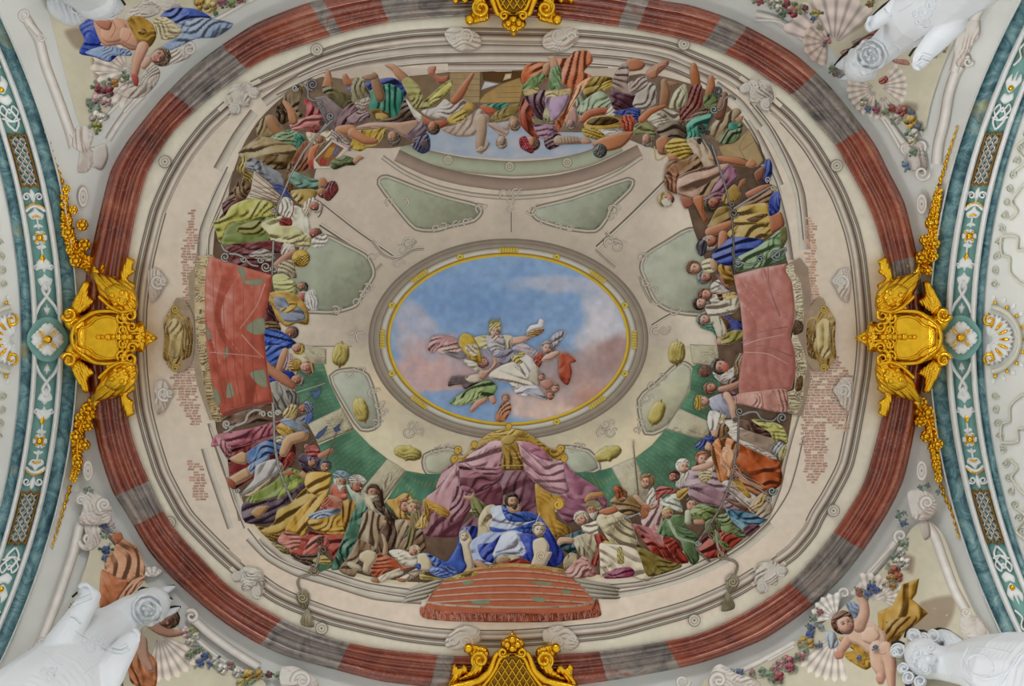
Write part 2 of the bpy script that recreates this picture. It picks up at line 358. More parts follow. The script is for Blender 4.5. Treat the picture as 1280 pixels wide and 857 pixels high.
# ribs and panels of the vault
a = Acc()
LN = ['#8a7d70', '#4f453c', '#b9ae9e', '#dcd4c4', '#8a7d70']
for s, w in (('404,254 450,290 500,324', 4), ('400,280 432,301 458,317', 5), ('832,226 790,268 746,309', 5), ('640,265 640,290', 3), ('372,382 395,390 422,392', 4), ('880,386 843,391 815,407', 4), ('560,246 610,256', 2), ('380,432 400,432 440,432', 2)):
    a = Acc(); band(a, sm(s), w, LN); a.build('painted_rib', M_FRESCO, fresco)
for s in ('465,300 480,318 500,322 520,300', '478,330 465,345 462,362 447,376', '757,290 770,303 775,300', '500,322 515,312 530,310', '745,311 760,325 770,333', '800,345 806,362 815,378'):
    a = Acc(); band(a, sm(s), 5, ['#54493f', '#c3b8a8', '#6f6458', '#d8cfbf', '#8d8274']); a.build('painted_rib', M_FRESCO, fresco)
def panel(s, col, seed):
    Q = smooth(raw(s), True, 3)
    a = Acc(); band(a, grow(Q, 1.2), 4, ['#6b6054', '#d3cbbb', '#8d8273'], closed=True); band(a, grow(Q, 3.6), 2.4, ['#a59a8a', '#6f6457', '#b5aa9a'], closed=True); a.build('painted_panel_frame', M_FRESCO, fresco)
    ppart('painted_green_panel', Q, lambda P: shade(P, Q, hx(col), 2, edge=.35) * (1 + .15 * (fbm(P[:, 0] / 14, P[:, 1] / 14, seed) - .5))[:, None], 2.5)
panel('475,229 483,222 520,236 560,249 600,260 592,274 562,281 545,286 520,284 500,262', '#a3a98f', 1)
panel('668,262 715,250 786,225 786,236 763,258 757,272 744,287 715,285 690,279 672,272', '#a6ad96', 2)
panel('405,296 430,307 455,320 464,333 465,345 452,365 445,380 420,388 395,388 366,384 362,345 385,308', '#a2a992', 3)
panel('808,320 835,303 862,288 885,298 888,386 843,388 820,375 810,352 803,335', '#b0b5a0', 4)
for k, s in enumerate(('415,470 440,463 458,470 468,500 472,530 452,535 432,505', '532,570 560,562 575,570 562,590 535,590', '700,560 735,565 748,585 722,592 706,580', '800,500 822,480 850,455 864,462 860,490 835,530 808,540')):
    panel(s, ('#b5bba9', '#b9b9a0', '#b3b9a4', '#bdbb9f')[k], 8 + k)

# scrolls in relief colours
a = Acc()
def scroll(x, y, r, a0=0, turns=1.3, w=2.2, sgn=1, cols=('#5f544a', '#d9d0c1', '#b5a999', '#6e6358')):
    band(a, spiral(x, y, r, r * .2, a0, turns * sgn, 26), w, cols, step=1.5, taper=[1, 1, .7, .4])
for x, y, r in ((600, 260, 5), (505, 252, 5), (488, 252, 5), (555, 283, 4), (570, 281, 4), (583, 277, 4), (545, 285, 4), (466, 322, 5), (460, 360, 5), (452, 368, 4), (445, 378, 5), (420, 388, 5), (510, 305, 6), (502, 312, 5), (497, 330, 5), (637, 252, 5), (637, 262, 4), (630, 242, 5), (645, 242, 5), (665, 262, 6), (680, 276, 4), (697, 282, 4), (712, 284, 4), (765, 262, 6), (762, 270, 4), (770, 308, 7), (762, 302, 6), (801, 322, 6), (806, 352, 5), (815, 362, 5), (822, 375, 5), (842, 388, 5), (820, 415, 6), (830, 412, 5), (452, 420, 6), (440, 415, 5),
                (437, 466, 5), (450, 463, 4), (466, 490, 5), (473, 505, 5), (478, 515, 4), (470, 530, 5), (510, 540, 6), (516, 533, 5), (523, 540, 5), (545, 562, 5), (560, 561, 5), (571, 566, 4), (828, 472, 4), (816, 482, 5), (808, 497, 5), (800, 505, 4), (757, 530, 6), (762, 540, 5), (752, 540, 5), (722, 560, 5), (714, 562, 4), (800, 530, 5), (795, 538, 4)):
    a = Acc(); scroll(x, y, r * 1.25, (x * 7 + y) % 6, 1.2, max(2.4, r * .55), 1 if (x + y) % 2 < 1 else -1); scroll(x + r * 1.2, y - r * .5, r * .7, (x * 5 + y) % 6, 1.1, 1.8, -1); a.build('painted_scroll', M_FRESCO, fresco)

# the oval frame and the sky
a = Acc()
for rx, ry, w, c in ((172, 123, 6, ['#a69a8a', '#8d8173', '#7b6f63']), (164, 116, 11, ['#85796b', '#a39685', '#a09483', '#94897a', '#7d7164']), (157.5, 111.5, 8, ['#b3ada0', '#c9c6ba', '#c5c1b5', '#a39b8d', '#6d6257']), (149.8, 105.8, 5.5, ['#9a7a22', '#d6b945', '#cfae3c', '#a8842a', '#8a7140'])):
    band(a, ell(635.5, 424, rx, ry, 0, 120)[::1], w, c[::-1] if False else c, closed=True)
a.build('painted_oval_frame', M_FRESCO, fresco, label='oval painted frame with a gilded inner rim')
SKY = ell(635.5, 424, 147.5, 103.7, 0, 110)
def c_sky(P):
    x, y = P.T; wx = x + 22 * (fbm(x / 30, y / 30, 21) - .5); wy = y + 22 * (fbm(x / 30, y / 30, 22) - .5)
    c = mixc(hx('#7f9ec6'), hx('#94aed0'), fbm(x / 16, y / 16, 30))
    c = mixc(c, hx('#6f90bf'), np.exp(-(((wx - 600) / 60) ** 2 + ((wy - 378) / 22) ** 2)) * .6)
    def blob(cx, cy, rx, ry, p=1.2): return np.clip((1.05 - np.hypot((wx - cx) / rx, (wy - cy) / ry)) * p * 1.9, 0, 1) * (.6 + .5 * fbm(x / 12, y / 12, 40))
    for cx, cy, rx, ry, col in ((705, 352, 75, 14, '#b9bac8'), (752, 380, 26, 36, '#c4c3cf'), (758, 410, 30, 40, '#cfcbd2'), (738, 425, 26, 24, '#d3cdd2'), (520, 400, 32, 24, '#b9b6c4'), (512, 430, 22, 24, '#c3b7bd'), (545, 440, 46, 28, '#c9b0b0'), (530, 470, 48, 26, '#cfaaa4'), (560, 478, 44, 22, '#ccaaa5'), (600, 455, 40, 25, '#c0a09e'),
                                (755, 465, 46, 48, '#b3928a'), (770, 440, 26, 30, '#a98a86'), (715, 490, 60, 34, '#c5a396'), (690, 460, 55, 30, '#b39a94'), (665, 505, 48, 22, '#dcbcae'), (700, 515, 45, 14, '#dcc0b2'), (740, 500, 30, 22, '#ba9083')):
        c = mixc(c, hx(col), blob(cx, cy, rx, ry))
    c = mixc(c, hx('#86a2c8'), blob(560, 497, 52, 14, 1.6)); c = mixc(c, hx('#8aa6cb'), blob(605, 515, 40, 14, 1.5))
    return c * (1 + .14 * (fbm(x / 7, y / 7, 44, 3) - .5))[:, None]
ppart('painted_sky_oval', SKY, c_sky, 2, 'oval of painted blue sky with pink clouds at the centre')
a = Acc()
for k in range(8):
    t = k * PI / 4 + PI / 2; px, py = 635.5 + 157.5 * math.cos(t), 424 + 111.5 * math.sin(t)
    q = np.array([-158 * math.sin(t), 112 * math.cos(t)]); q /= np.hypot(*q); p_ = np.array([-q[1], q[0]])
    if k == 0: continue
    a = Acc()
    for j in range(-3, 4):
        c_ = np.array([px, py]) + q * j * 3.4
        V = np.array([c_ + q * 1.3 - p_ * 3, c_ + q * 2.1 + p_ * 3, c_ - q * .6 + p_ * 3, c_ - q * 1.4 - p_ * 3]); a.add(P3(V, nextz0 + .02), [(0, 1, 2), (0, 2, 3)], s2l(np.array([hx('#c9ac35'), hx('#a98b24'), hx('#d9c258'), hx('#b89a2d')])))
    a.build('painted_gilt_ornament', M_FRESCO, fresco); q2 = Acc()
    t += PI / 8; px, py = 635.5 + 157.5 * math.cos(t), 424 + 111.5 * math.sin(t)
    for r, cc in ((4.6, '#8d7430'), (4, '#cdb84f'), (1.6, '#9a8030')):
        V, T = tri(ell(px, py, r, r * .85), 2); q2.add(P3(V, nextz()), T, s2l(np.repeat(hx(cc)[None], len(V), 0)))
    q2.build('painted_gilt_boss', M_FRESCO, fresco)
def cartouche(x, y, rx, ry, ang, col='#bfae5a'):
    pts = [(1, 0), (.92, .35), (.72, .6), (.5, .8), (.2, .86), (0, 1.08), (-.2, .86), (-.5, .8), (-.85, .62), (-.95, .3), (-1, 0), (-.92, -.35), (-.75, -.6), (-.5, -.82), (-.2, -.86), (0, -1.08), (.2, -.86), (.5, -.82), (.85, -.62), (.95, -.3)]
    c, s = math.cos(ang), math.sin(ang); Q = smooth([(x + u * rx * c - v * ry * s, y + u * rx * s + v * ry * c) for u, v in pts], True, 3)
    ppart('painted_cartouche', Q, lambda P: shade(P, Q, hx(col), 6, .1, None, 5, int(x), edge=.2), 1.5)
for q in ((426, 443, 11, 17, .1), (451, 512, 10, 18, -.35), (510, 566, 18, 10, .25), (760, 567, 18, 10, -.3), (821, 516, 10, 18, .35), (846, 441, 11, 17, 0)): cartouche(*q)

# green striped cloth hung between the painted piers
def cloth(s, ang0, ang1, seed):
    Q = raw(s)
    def cf(P):
        x, y = P.T; th = np.arctan2(y - 424, x - 635.5); r = np.hypot(x - 635.5, y - 424)
        st = (th * 46 + .35 * np.sin(r / 16 + seed)); f = np.abs(st - np.floor(st) - .5) * 2
        c = mixc(hx('#5c8a71'), hx('#4b7560'), fbm(x / 10, y / 10, seed) * 1.2)
        c = mixc(c, hx('#93904e'), np.clip((f - .8) * 5, 0, 1) * .85)
        sw = .5 + .5 * np.sin(r / 9 + 3 * vn(th * 20, r / 20, seed)); c = c * (.86 + .22 * sw)[:, None]
        return c
    ppart('painted_striped_cloth', Q, cf, 1.8)
cloth('404,452 412,478 427,509 384,530 352,510 375,455', 0, 0, 1); cloth('443,536 462,556 484,573 452,612 440,700 400,715 340,620 400,555', 0, 0, 2); cloth('507,588 530,592 556,592 540,625 520,690 465,650 480,630', 0, 0, 3); cloth('718,590 742,590 764,584 792,618 780,690 730,690 705,610', 0, 0, 4)
cloth('794,572 815,556 832,536 890,553 960,600 940,660 860,660 815,625', 0, 0, 5); cloth('849,510 862,488 866,457 890,450 930,470 930,520 886,530', 0, 0, 6)
def pier(s, seed):
    Q = raw(s); ppart('painted_pier', Q, lambda P: shade(P, Q, hx('#bdb598'), 2, .08, None, 4, seed, edge=.3), 1.8)
pier('384,530 428,509 443,536 398,554', 1); pier('452,612 484,573 508,588 476,632', 2); pier('764,584 793,571 817,622 800,650', 3); pier('832,536 849,510 892,529 888,553', 4); pier('862,430 905,432 912,448 905,460 866,455', 5); pier('378,430 408,436 408,455 385,455', 6)
# dark brown shade painted as a filler behind the crowd
def crowd_shade(s, c1, c2, seed):
    Q = smooth(raw(s), True, 3); ppart('painted_shade', Q, lambda P: mixc(hx(c1), hx(c2), fbm(P[:, 0] / 10, P[:, 1] / 10, seed) * 1.2) , 3)
crowd_shade('300,190 322,152 352,122 378,108 402,96 440,100 480,100 520,98 560,92 640,92 640,150 540,160 530,175 490,185 440,185 400,200 385,240 330,260 285,250', '#5d4a3c', '#8a7560', 1)
crowd_shade('640,88 700,95 760,100 800,92 840,98 890,115 925,148 945,176 955,205 880,215 850,205 830,190 800,180 760,165 700,165 640,150', '#5d4a3c', '#8a7464', 2)
crowd_shade('268,290 285,260 330,225 380,230 385,250 370,330 345,420 365,470 380,520 400,560 420,640 520,670 560,640 600,640 720,640 760,650 840,620 880,560 900,480 895,420 890,350 860,260 890,215 950,205 965,240 975,290 985,330 1000,420 990,520 976,590 960,630 930,662 870,695 800,715 720,718 640,710 540,728 460,720 410,703 365,692 322,660 306,635 290,578 270,535 262,430', '#4e3d33', '#7b6450', 3)
# ================================================================ painted figures (colours laid on the plaster, traced outline by outline)
SKIN = '#c49472'
class Cur: pass
cu = Cur(); cu.o = (0, 0); cu.s = 6.4; cu.b = None; cu.meta = None; cu.seed = 0; cu.parent = None
def T_(ox, oy, s=6.4): cu.o = (ox, oy); cu.s = s
def xy(s):
    a = raw(s) if isinstance(s, str) else np.asarray(s, float)
    return np.c_[cu.o[0] + a[:, 0] / cu.s, cu.o[1] + a[:, 1] / cu.s]
def flush():
    b, m = cu.b, cu.meta
    cu.b = None
    if b is None or not b.k: return
    name, label, par = m
    main = 'body' if 'body' in b.k else next(iter(b.k))
    top = b.k[main].build(name, M_FRESCO, par, label=label)
    for k, acc in b.k.items():
        if k != main: acc.build(k.split('#')[0], M_FRESCO, top)
def G(label, name='painted_figure'):
    flush(); cu.b = Brush(cu.surf if hasattr(cu, 'surf') and cu.surf else 0.); cu.meta = (name, label, cu.parent or fresco)
def put(kind, Q, cf, sp=1.15):
    A = np.ptp(Q, axis=0); sp = sp if max(A) < 70 else 1.5
    cu.b.put(kind, Q, cf, sp)
def area_w(Q): return max(2.4, min(9, math.sqrt(np.ptp(Q[:, 0]) * np.ptp(Q[:, 1])) * .24))
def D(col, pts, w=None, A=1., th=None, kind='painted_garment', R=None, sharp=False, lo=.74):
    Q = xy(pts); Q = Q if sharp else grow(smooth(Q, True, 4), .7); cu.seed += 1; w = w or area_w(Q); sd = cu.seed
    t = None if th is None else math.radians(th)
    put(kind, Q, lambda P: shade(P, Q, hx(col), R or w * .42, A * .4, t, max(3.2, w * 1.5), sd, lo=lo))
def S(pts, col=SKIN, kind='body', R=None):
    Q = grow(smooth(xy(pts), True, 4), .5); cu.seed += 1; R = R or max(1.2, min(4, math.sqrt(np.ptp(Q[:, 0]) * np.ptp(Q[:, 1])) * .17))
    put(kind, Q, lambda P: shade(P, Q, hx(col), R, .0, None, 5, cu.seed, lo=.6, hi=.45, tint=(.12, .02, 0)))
def _limb(pts):
    a = np.array(nums(pts)).reshape(-1, 3); P = xy(a[:, :2]); r = a[:, 2] / cu.s
    n = 6 * (len(P) - 1) + 1; P2 = smooth(P, False, 6) if len(P) > 2 else np.array([P[0] + (P[1] - P[0]) * k / 6 for k in range(7)])
    r2 = np.interp(np.linspace(0, 1, len(P2)), np.linspace(0, 1, len(r)), r)
    return stroke(P2, r2), r.max()
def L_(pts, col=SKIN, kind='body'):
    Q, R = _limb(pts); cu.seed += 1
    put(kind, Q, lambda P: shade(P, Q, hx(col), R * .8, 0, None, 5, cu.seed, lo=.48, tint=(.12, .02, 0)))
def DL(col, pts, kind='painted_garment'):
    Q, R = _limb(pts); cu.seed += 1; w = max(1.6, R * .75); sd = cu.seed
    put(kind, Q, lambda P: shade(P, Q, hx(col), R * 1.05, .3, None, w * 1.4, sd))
def K(col, pts, w, kind='body', sub=5):
    P = smooth(xy(pts), False, sub) if len(raw(pts)) > 2 else xy(pts)
    P = resample(P, 2); Q = stroke(P, w / 2); c = hx(col)
    put(kind, Q, lambda V: shade(V, Q, c, w / 2, edge=.15), 3)
def X(col, pts, kind='body', edge=.25, sharp=True, sub=3):
    Q = xy(pts); Q = Q if sharp else smooth(Q, True, sub); c = hx(col); cu.seed += 1; sd = cu.seed
    def cf(P):
        k = 1 + .13 * (fbm(P[:, 0] / 6, P[:, 1] / 6, sd, 3) - .5); d = segdist(P, Q)
        return c[None] * (k * (1 - edge * np.clip(1 - d / 1., 0, 1)))[:, None]
    put(kind, Q, cf, 1.8)
def H(x, y, r, ang=0, hair='#4a3a2a', turn=0., col=SKIN, beard=None, back=False, hat=None, hk='painted_hair'):
    """a head: ang = where its crown points (degrees clockwise from straight up in the picture), turn = -1..1 the way it looks"""
    c = xy([(x, y)])[0]; r = r / cu.s; a = math.radians(ang)
    up = np.array([math.sin(a), -math.cos(a)]); rt = np.array([math.cos(a), math.sin(a)])
    at = lambda u, v: c + rt * u * r + up * v * r
    def el(u, v, ru, rv, n=18): 
        t = np.linspace(0, 2 * PI, n, endpoint=False); return np.array([at(u + ru * math.cos(q), v + rv * math.sin(q)) for q in t])
    sd = cu.seed = cu.seed + 1
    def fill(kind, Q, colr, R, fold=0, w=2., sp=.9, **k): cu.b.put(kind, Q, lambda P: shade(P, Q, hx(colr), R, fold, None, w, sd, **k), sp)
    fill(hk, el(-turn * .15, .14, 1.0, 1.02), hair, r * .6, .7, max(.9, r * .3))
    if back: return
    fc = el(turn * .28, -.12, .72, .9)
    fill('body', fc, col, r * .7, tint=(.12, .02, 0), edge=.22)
    sh = np.clip(hx(col) * np.array([.55, .42, .36]), 0, 1); dk = '#%02x%02x%02x' % tuple(int(q * 255) for q in sh)
    md = '#%02x%02x%02x' % tuple(int(q * 255) for q in np.clip(hx(col) * np.array([.8, .55, .5]), 0, 1))
    t = turn * .5
    if r > 2.6:
        for sx in (-1, 1):
            if abs(turn) > .6 and sx * turn < 0: continue
            ex = t + sx * .28 * (1 - .35 * abs(turn))
            fill('body', el(ex, .02, .15, .085, 8), '#2a1c16', 9, sp=2, edge=0)
            fill('body', stroke(np.array([at(ex - .17, .17), at(ex, .22), at(ex + .17, .16)]), max(.25, r * .05)), dk, 9, sp=2, edge=0)
        nx = t + .06 * (1 if turn >= 0 else -1)
        fill('body', np.array([at(nx + .02, .05), at(nx + .13, -.3), at(nx - .1, -.34), at(nx - .02, -.1)]), md, 9, sp=2, edge=0)
        fill('body', el(t, -.55, .2, .07, 8), '#9a4a40', 9, sp=2, edge=0)
        fill('body', el(t + .34, -.3, .16, .13, 8), '#c9806a', 9, sp=2, edge=0) if not beard else None
    if beard: fill(hk, np.array([at(t * .6 - .62, -.3), at(t - .2, -.42), at(t + .2, -.42), at(t * .6 + .62, -.3), at(t + .4, -.95), at(t + .05, -1.35), at(t - .35, -1.0)]), beard, r * .4, .6, max(.8, r * .25))
    fill(hk, smooth(np.array([at(-.8, .1), at(-.55, .45), at(0 + t * .3, .55), at(.55, .45), at(.8, .1), at(.95, .6), at(.4, 1.12), at(-.4, 1.12), at(-.95, .6)]), True, 3), hair, r * .5, .7, max(.9, r * .3))
    if hat == 'turban': 
        fill('painted_turban', smooth(np.array([at(-.95, .25), at(0, .5), at(.95, .25), at(1.25, .75), at(.7, 1.35), at(0, 1.5), at(-.75, 1.35), at(-1.25, .75)]), True, 3), cu.hatcol, r * .5, 1., r * .35)
# ---- the upper crowd, heads towards the centre
T_(470, 75)
G('wooden planks and an open crate leaning on the painted cornice', 'painted_crate')
X('#7d6850', '250,130 420,115 590,95 600,330 380,330 250,180'); X('#a18a66', '590,97 835,95 830,340 720,348 590,330'); X('#6f5a44', '835,95 1200,92 1180,345 830,345')
X('#5a3f22', '850,95 1180,90 1160,140 1020,180 860,160'); X('#c4c4c6', '870,170 990,190 840,240'); X('#a88a58', '830,320 870,270 1000,192 1150,140 1180,200 1150,340 830,345'); X('#cbb896', '1035,110 1085,105 1080,145 1015,165')
for y in (150, 195, 240, 290): K('#7c6645', f'595,{y} 830,{y + 3}', .5)
for y in (215, 262, 300): K('#80663c', f'960,{y} 1160,{y - 4}', .5)
G('pale faded figure reaching down an arm towards the strip of sky')
D('#b09c8c', '520,550 640,520 760,440 830,390 900,450 890,520 810,560 780,600 650,610', lo=.4); L_('840,480,52 845,580,42 832,680,36 840,725,26', '#b0947a'); S('800,730 840,690 870,700 890,650 910,665 880,720 840,740', '#b0947a')
G('faint pale figure with bowed round head against the sky strip')
D('#b6a094', '890,510 960,505 1000,540 1060,510 1060,580 1010,620 960,570', lo=.4); H(1005, 655, 48, 185, '#a08870', 0, '#b39a86')
G('bareheaded man peering over a brown sack, small head upside down')
D('#3f8f78', '850,360 1050,345 1040,385 960,400'); S('835,370 880,365 960,400 970,430 880,430', '#b85a38'); D('#8a7338', '920,470 960,420 1060,370 1150,350 1140,410 1060,470 960,490', 6); S('1060,520 1090,450 1140,480 1140,540', '#a98060'); H(1110, 515, 46, 170, '#8a6a50', .3, '#b98f70')
G('broad blue and green drapery hanging between two bending men', 'painted_drapery')
D('#34469a', '-250,235 -90,185 60,150 150,150 245,230 220,300 110,200 -40,240', 8); D('#2f7f68', '-50,250 80,195 130,200 212,260 215,440 130,495 0,480 -50,380', 9)
G('bronze horn with wide dark bell before the green drapery', 'painted_horn'); D('#7a5a26', '-35,400 30,395 110,440 105,475 20,475 -20,450', 3); D('#b8923e', '0,430 60,430 95,450 70,470 10,465', 3)
G('bare brown leg dangling over the blue and green drapery'); L_('-15,125,28 5,200,42 35,300,40', '#96704f'); S('-110,130 0,112 15,140 -40,160 -100,155', '#9d7a5c')
G('bending man with a broad pale back and grey hair')
D('#5e4638', '-40,505 100,470 180,440 232,300 300,390 340,470 250,490 100,510', 6); S('-170,545 -60,505 60,500 200,500 335,480 340,530 290,590 225,612 140,560 20,540', '#c09a84'); D('#cfc9bc', '240,310 300,390 370,450 355,495 300,440', 3); H(140, 622, 56, 165, '#5f564e', .3, '#b08468')
G('man in violet scarf and dark blue hood looking down')
D('#7a626c', '240,610 330,520 390,490 412,550 370,600 310,650', 4); D('#3c3e63', '295,700 330,640 400,580 430,640 425,720 370,745', 4); S('360,650 395,640 410,680 380,700', '#6a4a44')
G('man in yellow green breeches kicking both legs up, white shirt')
S('70,40 140,35 200,80 265,140 235,195 170,140 125,80', '#c08a68'); S('420,60 480,52 470,110 520,135 580,125 575,180 500,185 455,125 420,112', '#b87058')
D('#a09a54', '210,175 260,140 330,200 372,290 380,330 500,225 590,160 612,185 570,270 480,345 390,390 300,380 265,290', 7); D('#c9c05f', '420,330 500,250 590,180 600,210 530,290 450,350', 4)
S('370,450 450,490 540,480 585,510 500,550 420,520 380,490', '#b5623f'); D('#c6bcb4', '365,410 480,380 550,315 600,345 700,320 722,350 640,420 570,460 440,455', 5); H(460, 540, 50, 185, '#5c5147', .5, '#b5744f'); D('#c2a548', '570,470 640,420 720,390 742,420 700,470 620,512', 4)
G('curved brass horn held by the man in yellow green', 'painted_horn'); D('#b8923e', '690,380 740,338 785,370 768,400 720,402', 3); K('#c9aa55', '640,500 700,500 710,460 680,470', 1.4)
G('reddish raised forearm beside the planks'); L_('775,110,16 725,185,28 668,280,38 625,330,30', '#b06a44')
T_(300, 75)
G('purple grey block of masonry between the upper figures', 'painted_pier'); D('#8f7f80', '600,300 690,280 830,400 770,500 775,600 740,570 650,420', 5, .3, sharp=True)
G('man in brown breeches with mauve coat turned upside down')
S('690,85 718,85 735,150 745,220 700,270 660,215 680,140', '#bb7f5c'); D('#6f6642', '665,215 740,215 800,250 900,300 920,360 830,390 740,320 670,265', 6); S('820,130 850,112 880,150 935,145 940,190 880,205 840,205', '#b06c4a'); D('#8f8662', '890,200 930,140 970,160 1035,260 1035,340 960,380 900,330', 5)
D('#6f4a50', '825,400 900,350 970,380 1040,440 1000,490 900,510 840,560 785,580 770,500', 6); D('#a4868c', '860,470 960,400 1030,420 1000,480 900,500', 4); D('#b9ac9c', '920,340 1030,300 1030,350 960,395', 3); L_('790,560,34 880,560,46 930,605,44 1010,645,36 1080,650,24', '#b9794f')
G('rounded golden jar gripped by the man in the mauve coat', 'painted_jar'); D('#bd9a35', '920,570 1060,560 1150,545 1165,580 1095,665 1010,700 960,728 875,695 900,650', 5); K('#d8bb58', '1000,690 1080,680 1130,630 1150,570', 1.3); L_('900,580,40 1000,640,36 1085,650,24', '#bd7d54')
G('kneeling man in a pink red coat with raised bare elbow')
D('#6b5231', '400,230 480,200 500,260 460,400 520,450 430,450 380,400 350,500 300,480 285,400 350,290', 6); D('#4a3018', '300,370 345,350 395,470 335,512 290,450', 5); D('#9b8355', '140,510 230,440 290,480 270,600 180,622 140,600', 5); L_('240,480,44 290,560,46 350,600,36', '#a5754e')
D('#b03a40', '515,310 560,335 600,380 645,400 672,480 640,540 600,590 540,565 520,480 535,400', 6); D('#cf7a76', '395,500 450,488 560,450 640,430 670,500 620,550 520,545 430,565', 5); S('340,330 372,332 442,410 462,495 420,520 392,480 380,410', '#c58a60'); D('#dccfb2', '530,580 620,590 742,560 722,625 640,690 570,665', 4); K('#3c2a22', '735,590 720,640 600,785', 1.3); H(640, 640, 45, 150, '#b9a070', .2, '#b97a58')
G('heap of tan and green cloth around a kneeling porter', 'painted_drapery')
D('#7f9a70', '240,622 390,560 480,590 522,640 470,712 400,665', 5); D('#4a987e', '430,600 500,600 522,650 466,712', 3); D('#a88e5f', '-10,745 60,680 160,615 280,640 400,680 452,720 445,857 300,770 120,790 60,810', 9); D('#6b4e26', '110,790 250,752 425,772 445,860 230,870', 7)
G('crouching man with bare red arm in a rust brown robe'); D('#8a4a2a', '520,650 600,690 592,780 520,880 400,880 440,760', 6); S('570,700 640,672 605,760 625,860 560,870 545,770', '#c06a40'); S('540,800 600,790 620,850 570,870', '#b5432f')
G('framed coloured picture carried among the upper crowd', 'painted_picture'); D('#b9a49e', '740,570 800,590 872,660 885,725 830,700 735,632', 4); X('#cfc2b6', '738,628 872,706 715,870 590,870 585,800'); X('#8f5f42', '740,655 830,706 710,850 640,850 600,800'); X('#b98a3f', '720,690 770,700 720,780 670,770', sharp=False); X('#a8413a', '650,780 690,800 680,840 640,830', sharp=False); X('#6a6f8a', '770,690 800,710 760,770 740,750', sharp=False)
G('dark green sleeved arm with pale hand pointing inward'); DL('#5f6b3f', '760,835,42 840,805,42 910,815,28'); S('905,800 950,765 992,782 960,800 925,830', '#b98a6a')
T_(620, 60)
G('grey green curtain fold beside the orange cloaked page', 'painted_drapery'); D('#8f9a80', '640,340 690,285 722,400 690,480 672,565 645,470', 4); D('#9c7d2c', '690,300 770,230 925,238 925,310 830,340 740,410', 7); D('#c9a82e', '850,290 920,260 925,310 860,335', 3)
G('small mauve faced bystander behind the orange cloak'); S('560,530 620,470 652,540 640,620 570,615', '#b48a80'); H(600, 610, 42, 180, '#8a8078', .2, '#b48a80')
G('page in a wide orange cloak and lilac tunic pointing, seen from below')
D('#c8602f', '255,130 430,122 400,260 350,280 230,290 205,215', 6); S('380,140 432,118 412,200 380,235', '#c0906a'); D('#6f8a50', '222,300 290,230 380,200 392,250 330,300 300,335 222,345', 5)
D('#cc6c42', '630,30 735,25 772,100 700,190 765,230 650,310 592,430 545,580 500,675 465,600 540,470 592,330 515,260 480,90 580,80', 10, 1.2); D('#e09a68', '560,560 600,420 650,300 760,232 690,330 620,440 540,620', 4)
S('410,75 462,63 492,110 502,165 445,165 430,100', '#c79a78'); D('#70905f', '440,170 502,140 522,230 505,335 428,342 425,260', 5)
D('#a2442c', '185,500 220,400 262,378 300,500 305,570 345,710 300,715 200,612', 7); D('#6b4454', '230,380 385,335 410,450 400,570 320,565 290,480', 7); D('#b79ab9', '400,392 582,368 552,480 460,592 425,565', 8, .7); D('#cbb67e', '402,345 520,335 595,328 580,368 410,392', 3); D('#c0a868', '228,345 330,318 332,352 240,378', 3)
D('#8f8a62', '295,550 380,588 460,578 466,612 370,626 300,595', 3); D('#a8a478', '395,485 418,500 432,592 378,565', 2.5); D('#9f738b', '305,612 460,620 492,672 440,716 350,716', 5); D('#5d3640', '398,720 510,688 522,765 430,810 392,775', 5); L_('500,738,40 600,738,32 690,745,22', '#a88a74'); S('685,730 735,722 765,755 725,765 690,760', '#b98c70')
for k in range(6): K('#5a4036', f'{520 + k * 26},712 {528 + k * 26},768', .6)
H(292, 758, 55, 172, '#6a3a30', .8, '#c08868'); D('#a8323c', '192,725 235,708 262,760 300,822 280,838 200,795', 3)
G('man in sage green cape lifting one arm over the round tray'); D('#9fb290', '690,440 830,345 927,430 905,475 760,492 672,560', 8); S('660,585 720,505 830,478 920,482 905,520 770,545 700,600', '#b05a3a'); D('#c8c2b4', '880,530 930,460 985,490 930,545', 3)
G('large gilded tray with a dark well held between two men', 'painted_tray'); D('#c49a3e', '705,612 760,560 900,540 1005,580 995,625 900,650 740,650', 4, .4); D('#4f3612', '725,600 770,568 900,550 985,585 900,612 780,615', 6, .2); D('#c9c5bd', '790,660 1012,648 1000,690 830,695', 3)
G('sunburnt man with dark hair stretching out his bare arms'); D('#b5942f', '690,650 780,640 872,700 850,735 720,705', 4); S('770,765 850,720 960,690 1092,668 1082,715 1000,795 860,825', '#bb764c'); H(832, 812, 58, 195, '#4a4a48', .2, '#b5704a', back=True)
G('man in mauve breeches and dark wine tunic with a red turban')
S('1040,110 1110,83 1192,125 1160,172 1050,182', '#b5704f'); S('1200,200 1230,160 1360,95 1380,130 1270,230 1220,240', '#b87a5a'); D('#a58c80', '925,330 950,220 1010,130 1058,150 1062,320 1180,225 1212,240 1205,330 1120,382 1000,365', 7); D('#b5a598', '1095,430 1205,290 1262,288 1290,440 1220,480 1150,502', 6)
D('#4a2430', '918,350 1050,372 1125,385 1100,430 1152,500 1050,532 940,480', 7); D('#33479a', '935,515 1050,490 1140,478 1152,580 1090,592 1030,540', 4); D('#bb4a30', '1000,560 1070,533 1122,600 1092,662 1020,652', 4)
G('hooded man in olive looking down at the jar'); D('#8f8f5c', '1108,620 1180,592 1262,640 1275,710 1190,680 1110,695', 5); H(1212, 735, 50, 165, '#8a8470', .3, '#b98870')
T_(790, 75)
G('brown bare leg with a long pale banner behind'); D('#aba094', '10,340 60,240 180,185 175,330 90,395 20,370', 5); D('#bbb792', '300,375 340,260 422,193 442,300 400,392 330,395', 5); S('265,170 380,188 300,212', '#a5785a'); L_('258,175,28 268,260,42 255,350,40', '#9d6f4c')
